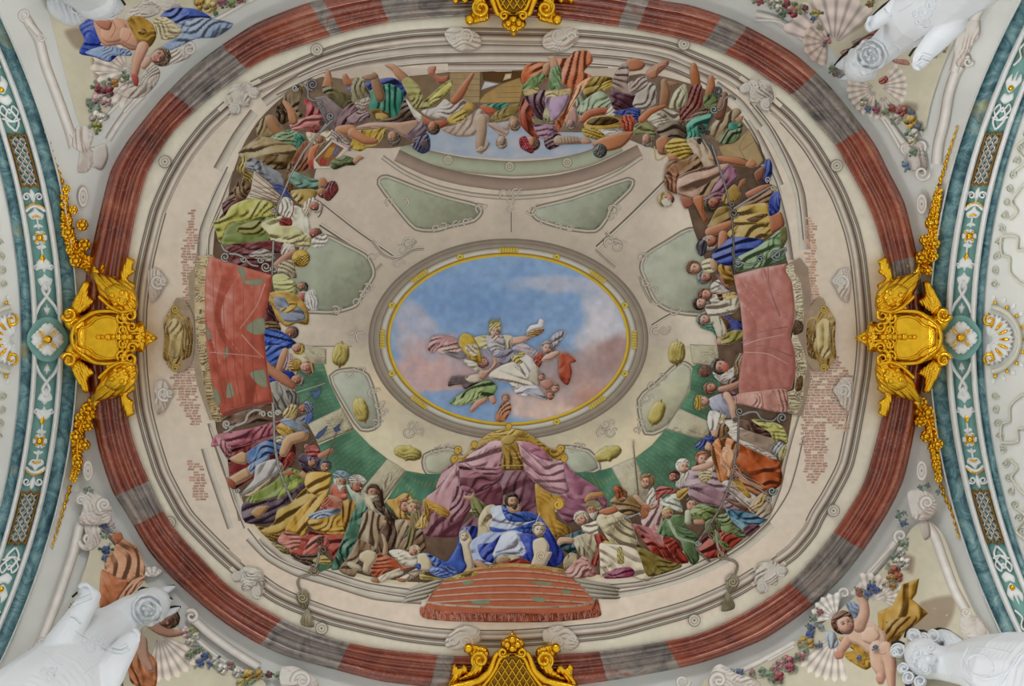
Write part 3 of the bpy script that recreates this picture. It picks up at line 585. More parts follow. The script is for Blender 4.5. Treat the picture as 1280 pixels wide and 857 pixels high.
G('white bundle carried on a bare shoulder', 'painted_bundle'); D('#bab09c', '125,475 160,420 250,388 372,430 385,490 280,525 200,535', 6); L_('80,475,32 150,410,28 260,370,16', '#b5683f')
G('pale folded leg with bare foot near the top cornice'); D('#ab958a', '-30,190 100,130 122,200 0,275', 4); S('120,100 185,65 200,35 275,38 212,80 202,140 150,152', '#b87a5c')
G('man in dark red breeches and teal tunic standing head down')
L_('495,45,25 500,110,40 512,190,38', '#b06a40'); L_('632,145,26 632,215,36 612,270,32', '#b5744c'); D('#7d3027', '475,212 552,200 562,300 550,372 480,432 420,492 388,470 385,400 440,350', 7); D('#6d7a48', '582,285 672,278 682,360 620,402 578,355', 5); D('#6a4a32', '425,482 580,388 645,440 490,492', 4); D('#3f9a80', '428,535 490,470 642,430 600,550 520,632 430,632 418,580', 7)
G('stooping man in a brown jerkin tilting a jar'); D('#6b5640', '195,570 260,510 412,488 435,625 330,612 260,622', 6); S('195,645 268,600 295,650 255,722 275,755 215,745', '#b0704c')
G('big golden jar with a curved handle', 'painted_jar'); D('#c09d30', '265,690 330,630 422,640 485,722 440,772 360,802 300,795 290,740', 6, .8); K('#d0b860', '180,690 190,790 230,795 330,720', 1.5); S('290,770 340,760 370,800 310,808', '#b5744c')
G('crates and tan bundles stacked at the upper edge of the crowd', 'painted_crate'); D('#a38d6b', '615,565 690,470 832,388 872,420 790,500 760,590 690,655', 6); X('#aa926c', '690,690 820,655 905,580 935,545 1003,690 1052,800 1000,857 900,790 720,765'); K('#83693f', '940,560 860,690 900,780', .7); K('#83693f', '980,650 880,720', .7); K('#4a3826', '900,470 960,560 1020,680 1060,820', 1.6); L_('742,280,28 722,370,40 700,440,45', '#8a5a40')
G('green stockinged leg resting on the crates'); D('#5e7448', '695,652 800,522 882,500 862,622 790,668', 5); S('828,470 892,448 862,505', '#b98460'); D('#4a9a85', '780,510 850,500 830,550 780,555', 3)
G('man in a pale shirt throwing his arm out over the crates'); D('#6f4a2c', '300,805 440,790 490,730 570,870 300,880', 7); D('#c6b096', '440,640 540,620 640,690 662,760 640,870 560,860 520,800 490,730', 6); S('615,780 720,768 860,788 930,820 905,852 720,815 640,805', '#bb764e'); S('910,840 950,788 975,800 1000,830 960,860', '#c08058')
flush()
def IR(pts, w=1.6, c='#b4afa6', d='#4a433c'):
    K(d, pts, w + 1.3); K(c, pts, w)
def IS(x, y, r, a0, turns, w=1.4, c='#b4afa6', d='#4a433c'):
    P = spiral(x, y, r, r * .25, math.radians(a0), turns, 22); s = ' '.join(f'{p[0]:.1f},{p[1]:.1f}' for p in P); 
    Q = xy(s); 
    for ww, cc in ((w + 1.3, d), (w, c)): put('body', stroke(Q, ww / 2), lambda V, cc=cc: np.repeat(hx(cc)[None], len(V), 0), 3)
# ---- the crowd at the left
T_(255, 170)
G('grey blue bundle under a tan cloth', 'painted_bundle'); D('#8d929a', '325,190 400,178 520,250 620,310 652,385 600,425 540,390 440,290 360,270 320,225', 6)
G('yellow cone and dark chest beside the striped quiver', 'painted_chest'); D('#6b4a2c', '150,560 250,400 300,340 400,310 380,450 320,520 240,530', 5); D('#b9a04e', '262,262 330,148 342,200 320,270 402,310 392,372 330,350 300,290', 4); D('#8d6a42', '240,430 300,400 355,470 320,512 270,520', 4)
G('brown and white striped quiver slung diagonally', 'painted_quiver'); D('#cbbba6', '400,278 625,460 590,545 470,505 320,522 372,440', 5, .4, sharp=True)
for k in range(5): K('#7b5038', f'{408 - k * 10},{300 + k * 45} {612 - k * 6},{470 + k * 16}', 1.1)
G('man with a maroon cap and teal sleeve looking inward'); D('#6f4c2a', '690,200 720,330 700,450 640,400 650,320', 4); DL('#6f9a86', '720,330,50 800,375,54 905,390,42'); S('920,350 960,335 985,370 960,410 920,420', '#b57a54'); H(950, 448, 50, 95, '#5c3d2a', .1, '#b07048'); D('#7a2d30', '975,385 1045,362 1072,430 1005,512 965,495', 4)
G('man in a yellow coat with striped white headcloth'); D('#b99a50', '700,440 850,425 905,450 860,520 780,545 720,500', 5); D('#d2c8ae', '785,560 850,495 885,505 855,600 830,655', 3); H(892, 562, 52, 95, '#c8c2b4', -.1, '#b8705a'); K('#6a2d2a', '880,500 945,540 935,620 910,650', 1.2)
G('broad yellow green robe billowing to the left'); D('#5c2026', '150,540 240,515 320,515 260,580 170,640', 4); D('#6f7f3a', '140,860 200,720 330,660 460,640 560,650 500,720 560,830 640,880 200,880', 9); D('#bcb956', '78,692 170,640 220,560 350,508 500,518 575,570 575,645 450,640 330,680 200,705 130,850 100,760', 8); D('#8d8a3e', '250,740 400,680 500,690 480,770 330,790', 6)
G('man in white with blue collar and a red face wrapped in white'); D('#3e4a86', '545,392 640,400 702,520 690,600 620,480', 4); D('#d9d4c6', '590,590 640,490 702,520 715,600 690,662 640,645', 4); D('#dcd8c6', '700,560 780,580 840,700 862,870 700,870 650,740 690,660', 7); K('#9b3a34', '712,520 715,590 690,655 640,650', 1.4); D('#d0cc94', '458,702 620,640 605,712 740,730 800,790 720,830 690,880 560,880 520,780', 7); D('#a83a34', '620,660 690,660 700,710 610,710', 3); H(888, 782, 50, 95, '#6a3d30', -.3, '#a8604a'); D('#d6d3c8', '860,830 960,780 990,830 950,880 880,885', 4)
T_(255, 295)
G('youth with long blond hair seen from behind'); D('#6a2a2c', '180,80 400,50 640,35 640,130 540,140 560,250 540,320 400,280 200,190', 6); D('#b0a79c', '360,150 470,105 560,140 545,200 430,180', 4); D('#cdc0b2', '615,135 650,45 705,55 725,110 680,165', 3); D('#d0c88f', '560,30 740,-10 850,5 845,85 770,75 650,50', 6); L_('565,255,34 640,180,30 725,125,22', '#b9806a'); D('#b9ac8a', '600,225 700,195 740,330 660,320 595,300', 5); H(765, 178, 72, 90, '#c9a12e', 0, back=True)
G('man in pale yellow green beside a feathered white helmet'); D('#bfc27c', '552,320 640,308 735,380 745,455 680,490 575,445', 6); H(786, 405, 42, 100, '#5a544e', -.2, '#b07a60'); H(790, 490, 52, 95, '#b0aca4', .1, '#b8624a'); D('#cfcfca', '815,460 880,425 905,520 905,592 850,585 812,540', 2.5)
G('oval shield with a golden rim and blue field', 'painted_shield'); D('#5c2a32', '485,480 540,520 600,690 490,690', 4); D('#c49b46', '508,470 600,442 720,468 802,540 834,620 828,705 740,692 660,722 590,662 548,560', 7, .3); D('#8d98ad', '558,500 640,490 682,562 722,548 792,600 805,662 700,684 640,672 600,600', 6, .3); D('#c9a040', '605,582 680,570 685,520 745,540 705,602 640,608', 3)
G('dark bearded man behind the golden shield'); D('#7a5a2c', '488,690 585,690 610,755 488,758', 4); H(700, 768, 50, 95, '#4e4238', .1, '#a86a48')
T_(255, 415)
G('young man in a bright blue robe with braided golden hair'); D('#2b50b8', '480,-15 600,-12 690,50 738,95 650,135 560,105 480,110', 7); D('#3f63c4', '480,118 645,108 645,165 560,255 490,225', 6); D('#23389c', '495,230 600,315 700,315 725,360 640,405 560,405 505,380', 6); D('#bba2b2', '640,190 702,178 702,262 640,302', 4); L_('650,150,26 625,220,32 600,300,28', '#c08a64'); H(750, 130, 48, 95, '#bd9434', -.2, '#c98f74'); H(722, 262, 56, 95, '#bd8f32', 0, back=True); H(822, 282, 52, 100, '#a04f38', -.1, '#cf9a84'); K('#c9a048', '800,200 850,230 870,320', 1.6)
G('man gripping the carpet edge with a bare arm, grey cuirass')
D('#99978e', '528,410 640,398 742,480 765,580 700,650 600,625 555,560', 7); D('#807e76', '650,430 730,480 755,570 690,560', 4); K('#4a4038', '605,420 630,500 560,590', 1.2); H(748, 382, 50, 100, '#7d7a74', -.1, '#c07a5a'); L_('455,215,28 540,310,36 640,380,42 710,435,26', '#bb7a5c'); D('#c5ad6c', '635,645 700,578 745,600 722,692 650,705', 4)
G('soldiers in blue grey helmets crowding behind', 'painted_soldier'); H(800, 612, 44, 95, '#8a7a70', -.2, '#b8604a'); D('#6f7f9c', '800,555 862,568 875,622 830,642', 3); D('#80858c', '735,702 812,668 824,745 770,752', 4); D('#3b55b0', '812,672 862,648 868,700 822,722', 2)
G('long spear and halberd raised over the green cloth', 'painted_halberd'); K('#b5b09a', '740,482 970,408', 1.1); K('#3f3428', '770,585 935,440', 1.2); X('#56688c', '838,470 900,470 932,438 935,490 882,542 870,500')
T_(255, 515)
G('soldier in blue breeches with a pink cloak striding downhill')
D('#7a2422', '215,280 560,180 720,250 720,400 620,490 420,510 240,615 205,500', 8); D('#b55d6e', '60,272 95,188 220,158 400,128 600,70 655,90 560,180 460,212 330,262 220,282 140,262', 9); D('#c07a88', '98,190 205,262 218,352 190,372 130,282', 4)
D('#4a70ac', '328,342 450,250 570,208 625,260 612,322 500,342 360,405', 6); D('#7d9ac0', '338,452 420,390 515,348 505,392 420,442 372,502', 5); S('205,372 260,340 305,318 342,342 332,412 260,404 235,392', '#c79e74'); S('185,540 260,490 340,448 374,512 300,552 240,582', '#c79e74'); S('185,522 245,560 242,615 200,590', '#a5553a')
D('#c69e3e', '578,132 650,70 780,108 834,170 812,225 740,195 650,195', 6); D('#8898b0', '608,70 680,52 834,150 802,165 700,125', 4); D('#c8c2aa', '566,212 640,186 655,232 600,245', 3); L_('785,190,40 680,225,42 635,325,34', '#c59a70'); D('#a5382c', '600,482 690,325 724,350 695,420 640,475', 4)
G('cream oval shield with a grey iron rim', 'painted_shield'); D('#bcb8b6', '298,655 400,540 422,428 560,378 626,420 605,482 440,572 320,665', 9, .4); K('#7d8590', '300,650 440,575 610,470', 1.6); D('#ccb38a', '320,660 450,590 540,520 480,600 380,660', 4)
G('crouching man in an olive green robe'); D('#564052', '318,722 600,690 800,570 860,640 700,760 560,880 330,880', 9); D('#7a8a3a', '335,695 560,560 660,450 760,470 835,530 760,575 600,655 400,722', 7); D('#a4b052', '640,600 745,535 745,602 620,672 588,695', 5); S('640,480 700,470 725,495 650,500', '#b9604a'); S('765,490 800,470 838,515 800,532', '#bb8a62'); S('378,805 430,758 515,752 480,805 440,845', '#b98d5a')
G('soldiers with halberds and blue plumed helmets', 'painted_soldier'); D('#4d3b4c', '755,362 820,328 945,430 965,485 880,495 800,472', 6); H(880, 392, 52, 10, '#48588e', -.7, '#b88460'); D('#3c4f96', '825,365 875,325 930,350 860,378', 3); D('#b04a44', '808,300 880,265 935,330 885,362 830,342', 4); L_('930,350,22 1015,308,24', '#bb7a58'); H(972, 432, 48, 0, '#5f6474', -.3, '#c08a64'); S('805,262 840,262 845,300 810,300', '#b8624a')
G('pair of halberds with blue steel blades', 'painted_halberd'); K('#43291e', '640,468 985,108', 1.5); X('#4d5c80', '885,205 915,160 992,108 955,182 912,215'); K('#5a4028', '978,385 1065,150 1112,55', 1.5); X('#46557c', '1032,130 1092,86 1082,128 1098,142 1050,158')
T_(0, 0, 1)
G('long straw coloured fringe along the red carpet edge', 'painted_fringe'); X('#a8977f', '236,345 248,325 256,400 262,470 276,524 262,525 246,480 238,420', edge=0); D('#cbb383', '246,323 266,319 269,330 263,345 259,365 257,400 258,428 263,455 269,480 271,500 280,508 279,524 268,525 259,500 254,470 248,440 244,400 244,365 245,340', 2.4, 1.3, 0)  # first patch paints the shadow beside the fringe
G('large faded red carpet hung over the parapet, worn green patches', 'painted_carpet')
D('#c25f4c', '262,320 275,324 300,332 341,344 337,370 332,390 330,412 331,428 335,465 342,503 320,507 300,512 278,521 271,500 263,470 258,430 256,400 256,360 258,335', 17, .4, 75, sharp=True, lo=.4)
for q in ('297,335 304,334 308,345 306,350 328,348 330,352 320,357 306,354', '309,406 321,398 330,398 331,416 318,418 308,412', '281,436 285,433 285,444 280,448', '284,480 289,478 293,494 283,497', '312,466 330,462 334,484 322,480', '258,405 261,412 264,422 259,424', '266,488 271,486 276,500 272,508'): X('#8b9078', q, sharp=False, edge=.1)
for k in range(5): K('#a4483a', f'{266 + k * 13},{345 + k * 2} {268 + k * 12},{400} {272 + k * 11},{460} {282 + k * 10},{505}', .7)
K('#d98a74', '331,355 322,380 312,395 300,410', 1.6); K('#d98a74', '262,440 300,443 326,446', 1.2); K('#d8836c', '302,418 318,436 330,447', 1.5); K('#8a3a30', '277,514 300,508 341,500', 1.2)
G('white scrolled ironwork along the upper edge of the red carpet', 'painted_ironwork'); T_(255, 295)
IS(170, 165, 38, 60, 1.4); IR('205,140 260,145 320,170 345,200 380,230 430,240'); IS(320, 185, 26, 200, -1.2); IS(450, 190, 26, 0, 1.2); IS(495, 245, 40, 40, 1.4); IS(560, 260, 30, 200, -1.2); IR('140,70 160,110 190,125'); IR('555,40 548,200 545,310', 1.4)
G('white scrolled ironwork and chain under the red carpet', 'painted_ironwork'); T_(255, 415)
D('#6a4a38', '150,690 300,640 550,570 560,700 420,720 250,760 190,800', 6); IS(180, 735, 32, 90, 1.3, 2.4); IR('205,760 260,745 330,715 350,660 400,625 450,625 480,660', 2.6); IS(470, 655, 26, 180, 1.2, 2); IS(590, 645, 24, 0, -1.3, 2); IS(530, 650, 30, 300, 1.2, 2); IR('160,800 190,790 240,752', 2.2)
G('pale rod curving down from the ironwork', 'painted_rod'); IR('550,570 560,700 562,840 575,960 600,1090 640,1200 700,1340 760,1440', 2.2, '#aaa59b'); T_(255, 515); IR('300,655 440,575 600,470', 1.4, '#9a9a98'); IS(270, 630, 18, 0, -1.2)
G('thin pale rod across the upper left crowd', 'painted_rod'); T_(255, 170); IR('980,-100 900,0 800,120 700,300 640,440 590,560 570,650', 1.5, '#b9afa8'); IS(555, 590, 18, 0, 1.2); T_(300, 75)
G('dark scrolled iron hook above the pink coated man', 'painted_ironwork'); IS(580, 195, 48, 90, 1.6, 1.6, '#8d8a8c', '#39363a'); IR('500,190 540,230 545,300 590,325 640,320 650,370 615,385', 1.8, '#8d8a8c', '#39363a'); IS(722, 450, 30, 90, 1.4, 1.4, '#9d9a9c', '#39363a'); IR('640,390 690,490 720,560', 1.3, '#6d6a6c', '#2a272a'); IR('640,580 680,540 740,480', 1.3, '#9d9a9c'); IS(440, 225, 26, 0, 1.3, 1.2, '#c9c6c2'); IS(650, 500, 16, 0, 1.2, 1.1, '#555', '#222')
G('dark scrolled iron hooks over the teal tunic', 'painted_ironwork'); T_(790, 75); IS(690, 250, 42, 60, 1.5, 1.5, '#666', '#222'); IS(655, 395, 34, 0, 1.3, 1.6, '#9aa09a', '#2a2a2a'); IR('690,410 730,370 740,310 790,285 825,310', 1.5, '#8d8480', '#2e2a28'); IS(550, 545, 28, 0, -1.4, 1.3, '#555', '#1c1c1c'); IS(600, 575, 20, 0, 1.3, 1, '#555', '#1c1c1c'); IR('645,455 590,560', 1, '#444', '#1c1c1c'); IR('550,590 640,730 690,860', 1.2, '#444', '#1c1c1c'); IS(545, 645, 22, 90, 1.2, 1.1, '#444', '#1c1c1c')
flush()
# ---- the throne group along the lower edge
T_(520, 530)
G('rose coloured throne canopy drapery with gold hem spread behind the enthroned man', 'painted_canopy')
D('#6b3a48', '660,370 760,350 860,350 960,470 1000,640 1060,860 380,880 330,860 560,640 640,500', 12, .5)
D('#7d4453', '60,620 330,490 460,560 660,450 690,640 560,660 460,640 350,840 330,900 120,900 40,860', 11, .7, lo=.5)
D('#9a5c6b', '330,490 470,555 660,460 700,380 560,410 400,330 335,320', 9, .9); D('#bd8790', '165,490 225,370 318,298 330,330 300,410 330,480 250,520 180,525', 6); D('#c2929b', '78,602 180,515 330,330 345,480 300,560 255,735', 8, .9); D('#a56a78', '330,490 440,600 430,660 350,740 280,790 250,740 300,600', 7)
D('#c896a0', '320,300 380,280 490,200 600,140 690,130 712,200 680,300 690,380 640,410 520,390 400,330', 9, 1.); D('#b4788a', '560,405 690,385 690,300 640,345 480,345 380,300', 5)
D('#c79437', '62,605 80,598 262,690 250,742 150,700 60,640', 3, .5); D('#c08f35', '40,740 75,690 85,825 0,825', 3, .5); D('#b5832c', '62,610 110,680 105,790 70,700', 2.5)
D('#cf9dab', '805,135 850,150 960,250 1090,310 1185,290 1200,420 1230,540 1160,560 1040,530 900,410 840,270', 11, 1.); D('#b56f86', '850,145 920,135 1000,180 1095,290 1000,270 900,210', 5); D('#a2637a', '1185,295 1260,390 1400,480 1500,560 1530,640 1480,740 1380,700 1250,660 1160,570 1230,540 1200,420', 11, .9); D('#8d5068', '1160,565 1300,640 1440,720 1300,760 1220,790 1150,730 1110,620', 8, .7)
for q in ('640,170 610,210 590,230', '570,190 545,230', '520,215 480,270', '680,180 655,215'): K('#8d5c62', q, .9)
G('arched golden crown of the canopy with scrolled ends', 'painted_canopy_crown')
D('#b58a2e', '275,295 300,255 390,250 440,200 440,160 500,150 560,90 640,50 740,35 840,45 920,90 1000,150 1060,190 1130,210 1190,180 1185,220 1215,270 1190,290 1090,270 1010,190 900,140 800,130 740,160 690,130 600,130 480,190 380,280 330,300', 5, .7); D('#d0aa48', '520,130 640,60 740,42 850,55 930,100 860,110 740,90 620,100', 4, .5); D('#a37c2c', '690,165 800,140 830,230 862,345 850,362 690,358 700,250', 5, .8); K('#c9a24a', '690,330 860,328', 1.2); S('680,125 740,85 800,120 760,165 700,160', '#b99a4a')
for x, y, r in ((340, 205, 28), (1160, 195, 28), (470, 160, 22), (745, 15, 22), (310, 275, 26), (1190, 270, 26)): IS(x, y, r, 90, 1.3, 2.2, '#c9a54a', '#7d5f22')
G('golden throne side with a rolled volute', 'painted_throne'); D('#b9892c', '955,480 1010,520 1080,560 1180,600 1180,650 1130,640 1105,690 1130,770 1230,830 1220,900 1100,900 1040,860 980,720', 7, .5); IS(1135, 640, 40, 270, 1.4, 3, '#d2ac4c', '#8a6524')
G('bearded ruler seated on a throne in a pale blue cloak, arm outstretched')
S('388,572 440,575 460,545 462,590 430,605 395,590', '#c79a7a'); D('#7a7d44', '440,600 470,585 560,650 580,720 520,755 460,720', 5); D('#c5b48e', '505,750 560,660 630,650 640,760 600,860 560,960 480,990 500,860', 6)
T_(560, 600)
D('#2636a0', '640,255 740,300 800,380 860,480 930,620 860,690 790,700 770,660 820,560 760,420', 7); D('#22349b', '-10,660 70,540 105,390 230,370 220,450 180,480 130,560 150,700 90,752 0,752', 7); D('#5a7cc4', '0,660 80,560 110,400 150,385 100,540 130,700 60,745 -10,745', 6)
D('#b9c4dc', '340,225 430,205 520,260 650,265 720,300 700,360 560,410 420,420 330,395 360,300', 8); D('#3a5cba', '430,205 520,255 640,255 720,300 640,330 480,320', 5); D('#3350b4', '330,375 480,400 690,330 720,300 700,400 560,430 400,430', 5)
D('#a3b3d8', '180,500 300,420 430,420 520,400 640,440 700,460 680,520 600,600 420,590 360,660 330,670 220,650 185,590', 10, 1.1); D('#3247b0', '240,520 350,500 420,440 400,520 360,600 360,660 270,620', 6); D('#2b40ac', '570,430 700,450 690,600 660,670 600,620 630,560', 6); D('#c6d0e6', '440,430 540,410 570,520 620,570 420,570 360,600 400,500', 7); D('#b9b28f', '390,640 420,600 540,600 570,630 430,660', 3)
S('200,645 260,650 320,700 330,735 290,740 240,690', '#b98a6c'); S('390,640 430,615 500,625 480,650 400,660', '#a5805c')
S('470,195 560,190 575,245 500,255', '#c39a7c'); H(512, 165, 58, -8, '#4e3826', .45, '#c29474', beard='#5a4230'); K('#d8d0c0', '735,260 690,370', 1)
G('small pale carved figure at the knees of the enthroned man', 'painted_carving'); S('95,430 150,400 190,480 170,520 190,600 205,700 150,740 120,650 80,600 100,530', '#d0c0a2'); H(130, 445, 42, 0, '#cbbb9e', 0, '#d5c7ab')
G('pale carved bust with scroll base at the side of the throne', 'painted_carving'); S('690,480 760,460 805,520 800,570 830,580 800,640 770,690 670,680 690,600 680,530', '#cfbfa3'); H(728, 395, 55, 0, '#c9b697', .1, '#d8c8ad'); IS(745, 605, 34, 90, 1.3, 1.6, '#d8c9ad', '#8d7a5e')
G('red cushion under the feet of the enthroned man', 'painted_cushion'); D('#a83b30', '325,690 430,665 580,625 660,665 600,690 430,695', 3.5)
T_(0, 0, 1)
G('stepped dais carpet of brick red bands with a fringe', 'painted_carpet')
D('#b98f4a', '556,722 580,713 610,707 640,704.5 670,706 705,712 728,722 640,716', 2, .3)
X('#b3664a', '560,718 600,711 640,708 680,711 712,719 722,728 738,742 748,762 740,768 640,766 540,766 527,766 536,748 546,732')
for k, (y0, c) in enumerate(((714, '#b55f45'), (722, '#b1583f'), (730, '#b35c44'), (738, '#ad553d'), (746, '#b06048'))):
    x0, x1 = 560 - k * 6.5, 718 + k * 5.5; s = ' '.join(f'{x0 + (x1 - x0) * t:.1f},{y0 + 7 - 8 * math.sin(PI * t) * (1 - k * .12):.1f}' for t in (0, .15, .3, .5, .7, .85, 1)); K('#cfa98a', s, 1.6); 
    s = ' '.join(f'{x0 + (x1 - x0) * t:.1f},{y0 + 9 - 8 * math.sin(PI * t) * (1 - k * .12):.1f}' for t in (0, .15, .3, .5, .7, .85, 1)); K('#8a3f2e', s, .8)
for q in ('578,727 592,724 590,729 580,731', '665,726 690,728 688,731 668,729', '590,751 612,749 610,754 592,755', '664,746 682,747 680,752 668,751', '702,737 714,738 712,742 704,741'): X('#7f8f74', q, sharp=False, edge=.05)
K('#c5ac8c', '534,752 560,756 640,759 720,757 742,751', 2.4)
D('#b0553c', '526,759 534,761 570,765 640,767 700,766 738,762 746,748 750,762 748,770 700,776 640,777 570,776 535,773 526,768', 2.2, 1.2, 90)
for k in range(56): x = 528 + k * 3.95; K(('#7f3423', '#d08a68')[k % 2], f'{x},{766 + 3 * math.sin(PI * k / 55)} {x + 1},{772 + 4 * math.sin(PI * k / 55)}', .9)
G('grey stone steps showing beside the dais carpet', 'painted_step')
for k in range(4): D('#a59c8a', f'{722 + k * 5},{724 + k * 6} {762 + k * 4},{731 + k * 5} {775 - k * 2},{736 + k * 4} {728 + k * 5},{729 + k * 6}', 9, 0); D('#b3ab98', f'{556 - k * 7},{722 + k * 7} {520 - k * 3},{733 + k * 5} {512 - k * 3},{738 + k * 5} {552 - k * 7},{727 + k * 7}', 9, 0)
T_(310, 600)
G('white bearded man in an orange gold robe over a red gown, grey turban')
D('#8a6420', '70,370 200,420 300,400 240,480 180,480', 5); D('#b58a28', '70,370 160,380 215,330 240,240 340,190 420,100 470,60 480,110 560,100 600,90 560,210 480,300 440,450 350,400 290,405 230,430 130,420', 11, 1.); D('#d0a03a', '455,20 480,-60 560,-65 660,-55 655,0 640,80 560,120 490,90', 7); D('#c7962f', '360,290 480,170 580,120 640,80 580,220 500,300 440,455 380,420 300,400', 9)
D('#b04438', '240,480 300,410 440,455 500,405 600,430 770,430 775,500 720,600 690,640 650,560 600,580 540,590 440,600 340,585 330,545', 9, 1.2); D('#cf7f72', '240,480 300,415 400,440 430,470 400,550 330,545', 5); D('#c96a5c', '440,600 500,470 580,440 650,480 600,570 540,590', 6)
D('#c2902c', '480,330 560,280 680,270 745,250 770,300 775,425 640,425 540,400', 8); D('#a87422', '745,150 830,160 860,185 840,260 790,400 770,400 750,250', 6); D('#c0604a', '655,100 690,20 780,70 790,150 740,160 700,150', 5); D('#c46a55', '580,215 640,135 740,190 735,230 600,240', 5)
D('#8ea0bd', '478,285 600,240 735,228 728,262 640,290 545,310', 4); S('640,120 700,130 760,165 720,190 680,160', '#c08a6c'); cu.hatcol = '#87a3ad'; H(742, 10, 60, 12, '#cfc9bd', .3, '#bd8560', beard='#d2cdc2', hat='turban'); D('#5d4636', '340,590 440,605 540,590 600,600 560,640 480,680 380,630', 4); D('#c2ab5e', '520,640 600,600 660,650 660,670 560,660', 3); D('#96834a', '190,500 300,540 340,590 280,580 220,530', 3)
G('man in a pale grey green mantle and white turban'); D('#b9c3ae', '790,40 830,50 940,150 880,210 830,130', 5); D('#4a7a62', '870,210 940,150 975,190 930,270 945,420 860,520 760,690 700,715 670,690 790,400 840,260', 7, 1.1); cu.hatcol = '#c9c6ba'; H(870, 40, 58, 8, '#8a7a68', .5, '#b06a4a', hat='turban')
G('hooded old man in a brown cowl with a grey beard reaching a hand'); D('#4e3828', '960,70 1000,35 1040,80 1075,80 1090,200 1200,310 1100,340 1010,250', 6); H(1000, 95, 58, 5, '#5a4030', .1, '#b07a58', beard='#c9c0a8'); D('#9b8263', '925,270 1000,240 1110,310 1060,400 1030,560 960,520 880,480 900,380', 8); D('#8c6f52', '880,480 950,500 1030,560 960,600 900,570 890,650 850,770 730,720 800,620', 8); D('#d0c2a2', '930,110 970,130 1010,220 1060,270 1000,240 950,200', 3.5); L_('1085,335,18 1130,345,22 1155,378,12', '#b98a68')
G('second cloaked man with pale hanging sleeve'); D('#5f4430', '1080,210 1200,320 1180,480 1130,570 1040,560 1060,420 1110,330', 7); D('#a89070', '1180,325 1270,320 1290,370 1250,440 1210,545 1180,540 1200,440', 6); D('#7a5a40', '1240,480 1380,380 1420,560 1300,600 1200,580', 7)
T_(430, 600)
G('two huddled women in an orange yellow hood'); D('#c09038', '335,165 410,150 480,105 530,120 540,165 500,150 440,175 460,240 540,310 440,300 400,240', 6); S('505,325 545,330 555,390 530,380', '#b98260'); H(490, 205, 55, 12, '#a5602f', .3, '#c07d5e'); H(555, 215, 58, 10, '#b9a070', -.1, '#c99a78'); D('#7d6a3a', '540,260 600,250 640,300 580,380 560,480 540,560 480,540 520,420', 6); D('#c5a04c', '572,372 640,270 660,375', 3)
G('boy in a red orange tunic and white shirt asleep with a bow on the step'); D('#b8522e', '215,690 270,590 340,600 430,650 480,690 550,690 480,715 360,710 300,770 230,760', 6); D('#d8d2bf', '360,570 440,555 520,580 590,610 570,680 480,690 430,640', 5); D('#d3c5ad', '260,790 340,745 450,705 470,745 400,770 280,820', 5); D('#d6cab2', '440,790 520,740 590,705 605,740 500,800', 5); S('215,795 270,785 280,818 230,812', '#b0764e'); S('420,785 490,790 490,812 440,808', '#b0764e'); H(560, 565, 45, 60, '#cbb78e', .2, '#c98f70'); K('#7a5636', '275,530 290,580 340,610 420,620 440,690 500,740 580,780 598,822', 1.1); S('300,430 320,450 345,520 340,600 310,590 320,510', '#c5a27c')
G('pale stone tufts and bones beside the sleeping boy', 'painted_stone'); S('130,590 190,560 250,580 260,630 215,690 200,750 150,720 160,660 125,630', '#c9b795'); S('590,600 650,585 690,640 700,720 630,725 600,690', '#cfc0a0'); S('25,665 60,655 130,690 135,720 60,700', '#c2b496'); D('#3d55b4', '570,680 610,670 610,710 585,705', 2.5)
G('blue cloth trailing over the step toward the sleeping boy', 'painted_drapery'); D('#3f5fc0', '655,580 810,655 860,620 930,500 960,640 980,690 930,750 800,790 690,730 700,690 740,690', 8); D('#5a78cc', '700,700 850,690 900,740 800,780 700,735', 5); D('#b9a04e', '645,760 800,790 930,750 1060,730 1060,752 880,790 640,790 610,780 610,740 640,735', 4, .5)
T_(680, 570)
G('old man with a crown of grey cloth in cream robes raising his hand')
D('#c9bd98', '440,470 560,455 620,450 690,520 735,640 760,740 640,720 530,680 450,560 420,540', 9, 1.); D('#bfa050', '420,600 500,680 640,720 790,760 760,800 560,720 490,700', 4); D('#e0d4bc', '445,700 520,705 660,720 760,770 830,870 880,960 820,1000 700,960 560,940 460,960 450,800', 10, .8); D('#b9ab62', '590,740 620,730 640,850 590,850', 3); L_('600,470,40 650,430,34 670,390,24', '#d2c7a6'); S('650,420 650,380 690,350 690,400', '#c99872'); H(395, 425, 62, -10, '#8a7448', -.4, '#b9785a', beard='#ddd6c6'); D('#8b7f58', '335,400 350,368 430,365 460,410 440,440 400,400', 3)
for k in range(4): K(('#5a688a', '#c9c6bc')[k % 2], f'{640 + k * 16},{500 - k * 4} {690 + k * 24},{470 - k * 6} {770},{455 + k * 8}', 1)
G('young woman in grey cream kneeling and pointing to the throne'); D('#2f4c54', '110,700 170,640 300,590 340,560 330,600 240,680 260,770 200,780', 6); D('#b2a888', '235,660 330,620 430,620 430,700 370,880 330,840 270,750', 7); D('#a33426', '400,610 500,660 440,700 430,860 370,870 430,740', 5); S('105,690 130,650 230,655 235,690 150,690 125,710', '#c99f7e'); H(300, 500, 58, -35, '#d8d0ba', -.4, '#cf9f84'); D('#ddd4bd', '300,560 360,540 420,520 430,610 350,620', 5); D('#c58078', '260,860 320,800 420,930 380,960 260,960', 6)
G('pink and grey cloth tumbling over the step edge', 'painted_drapery'); D('#b9a684', '160,830 210,775 260,790 250,850 170,900', 5); D('#c58c84', '170,930 270,830 330,860 390,900 330,970 220,960', 5); D('#8d3050', '480,970 560,905 680,890 720,920 700,960 560,975', 4)
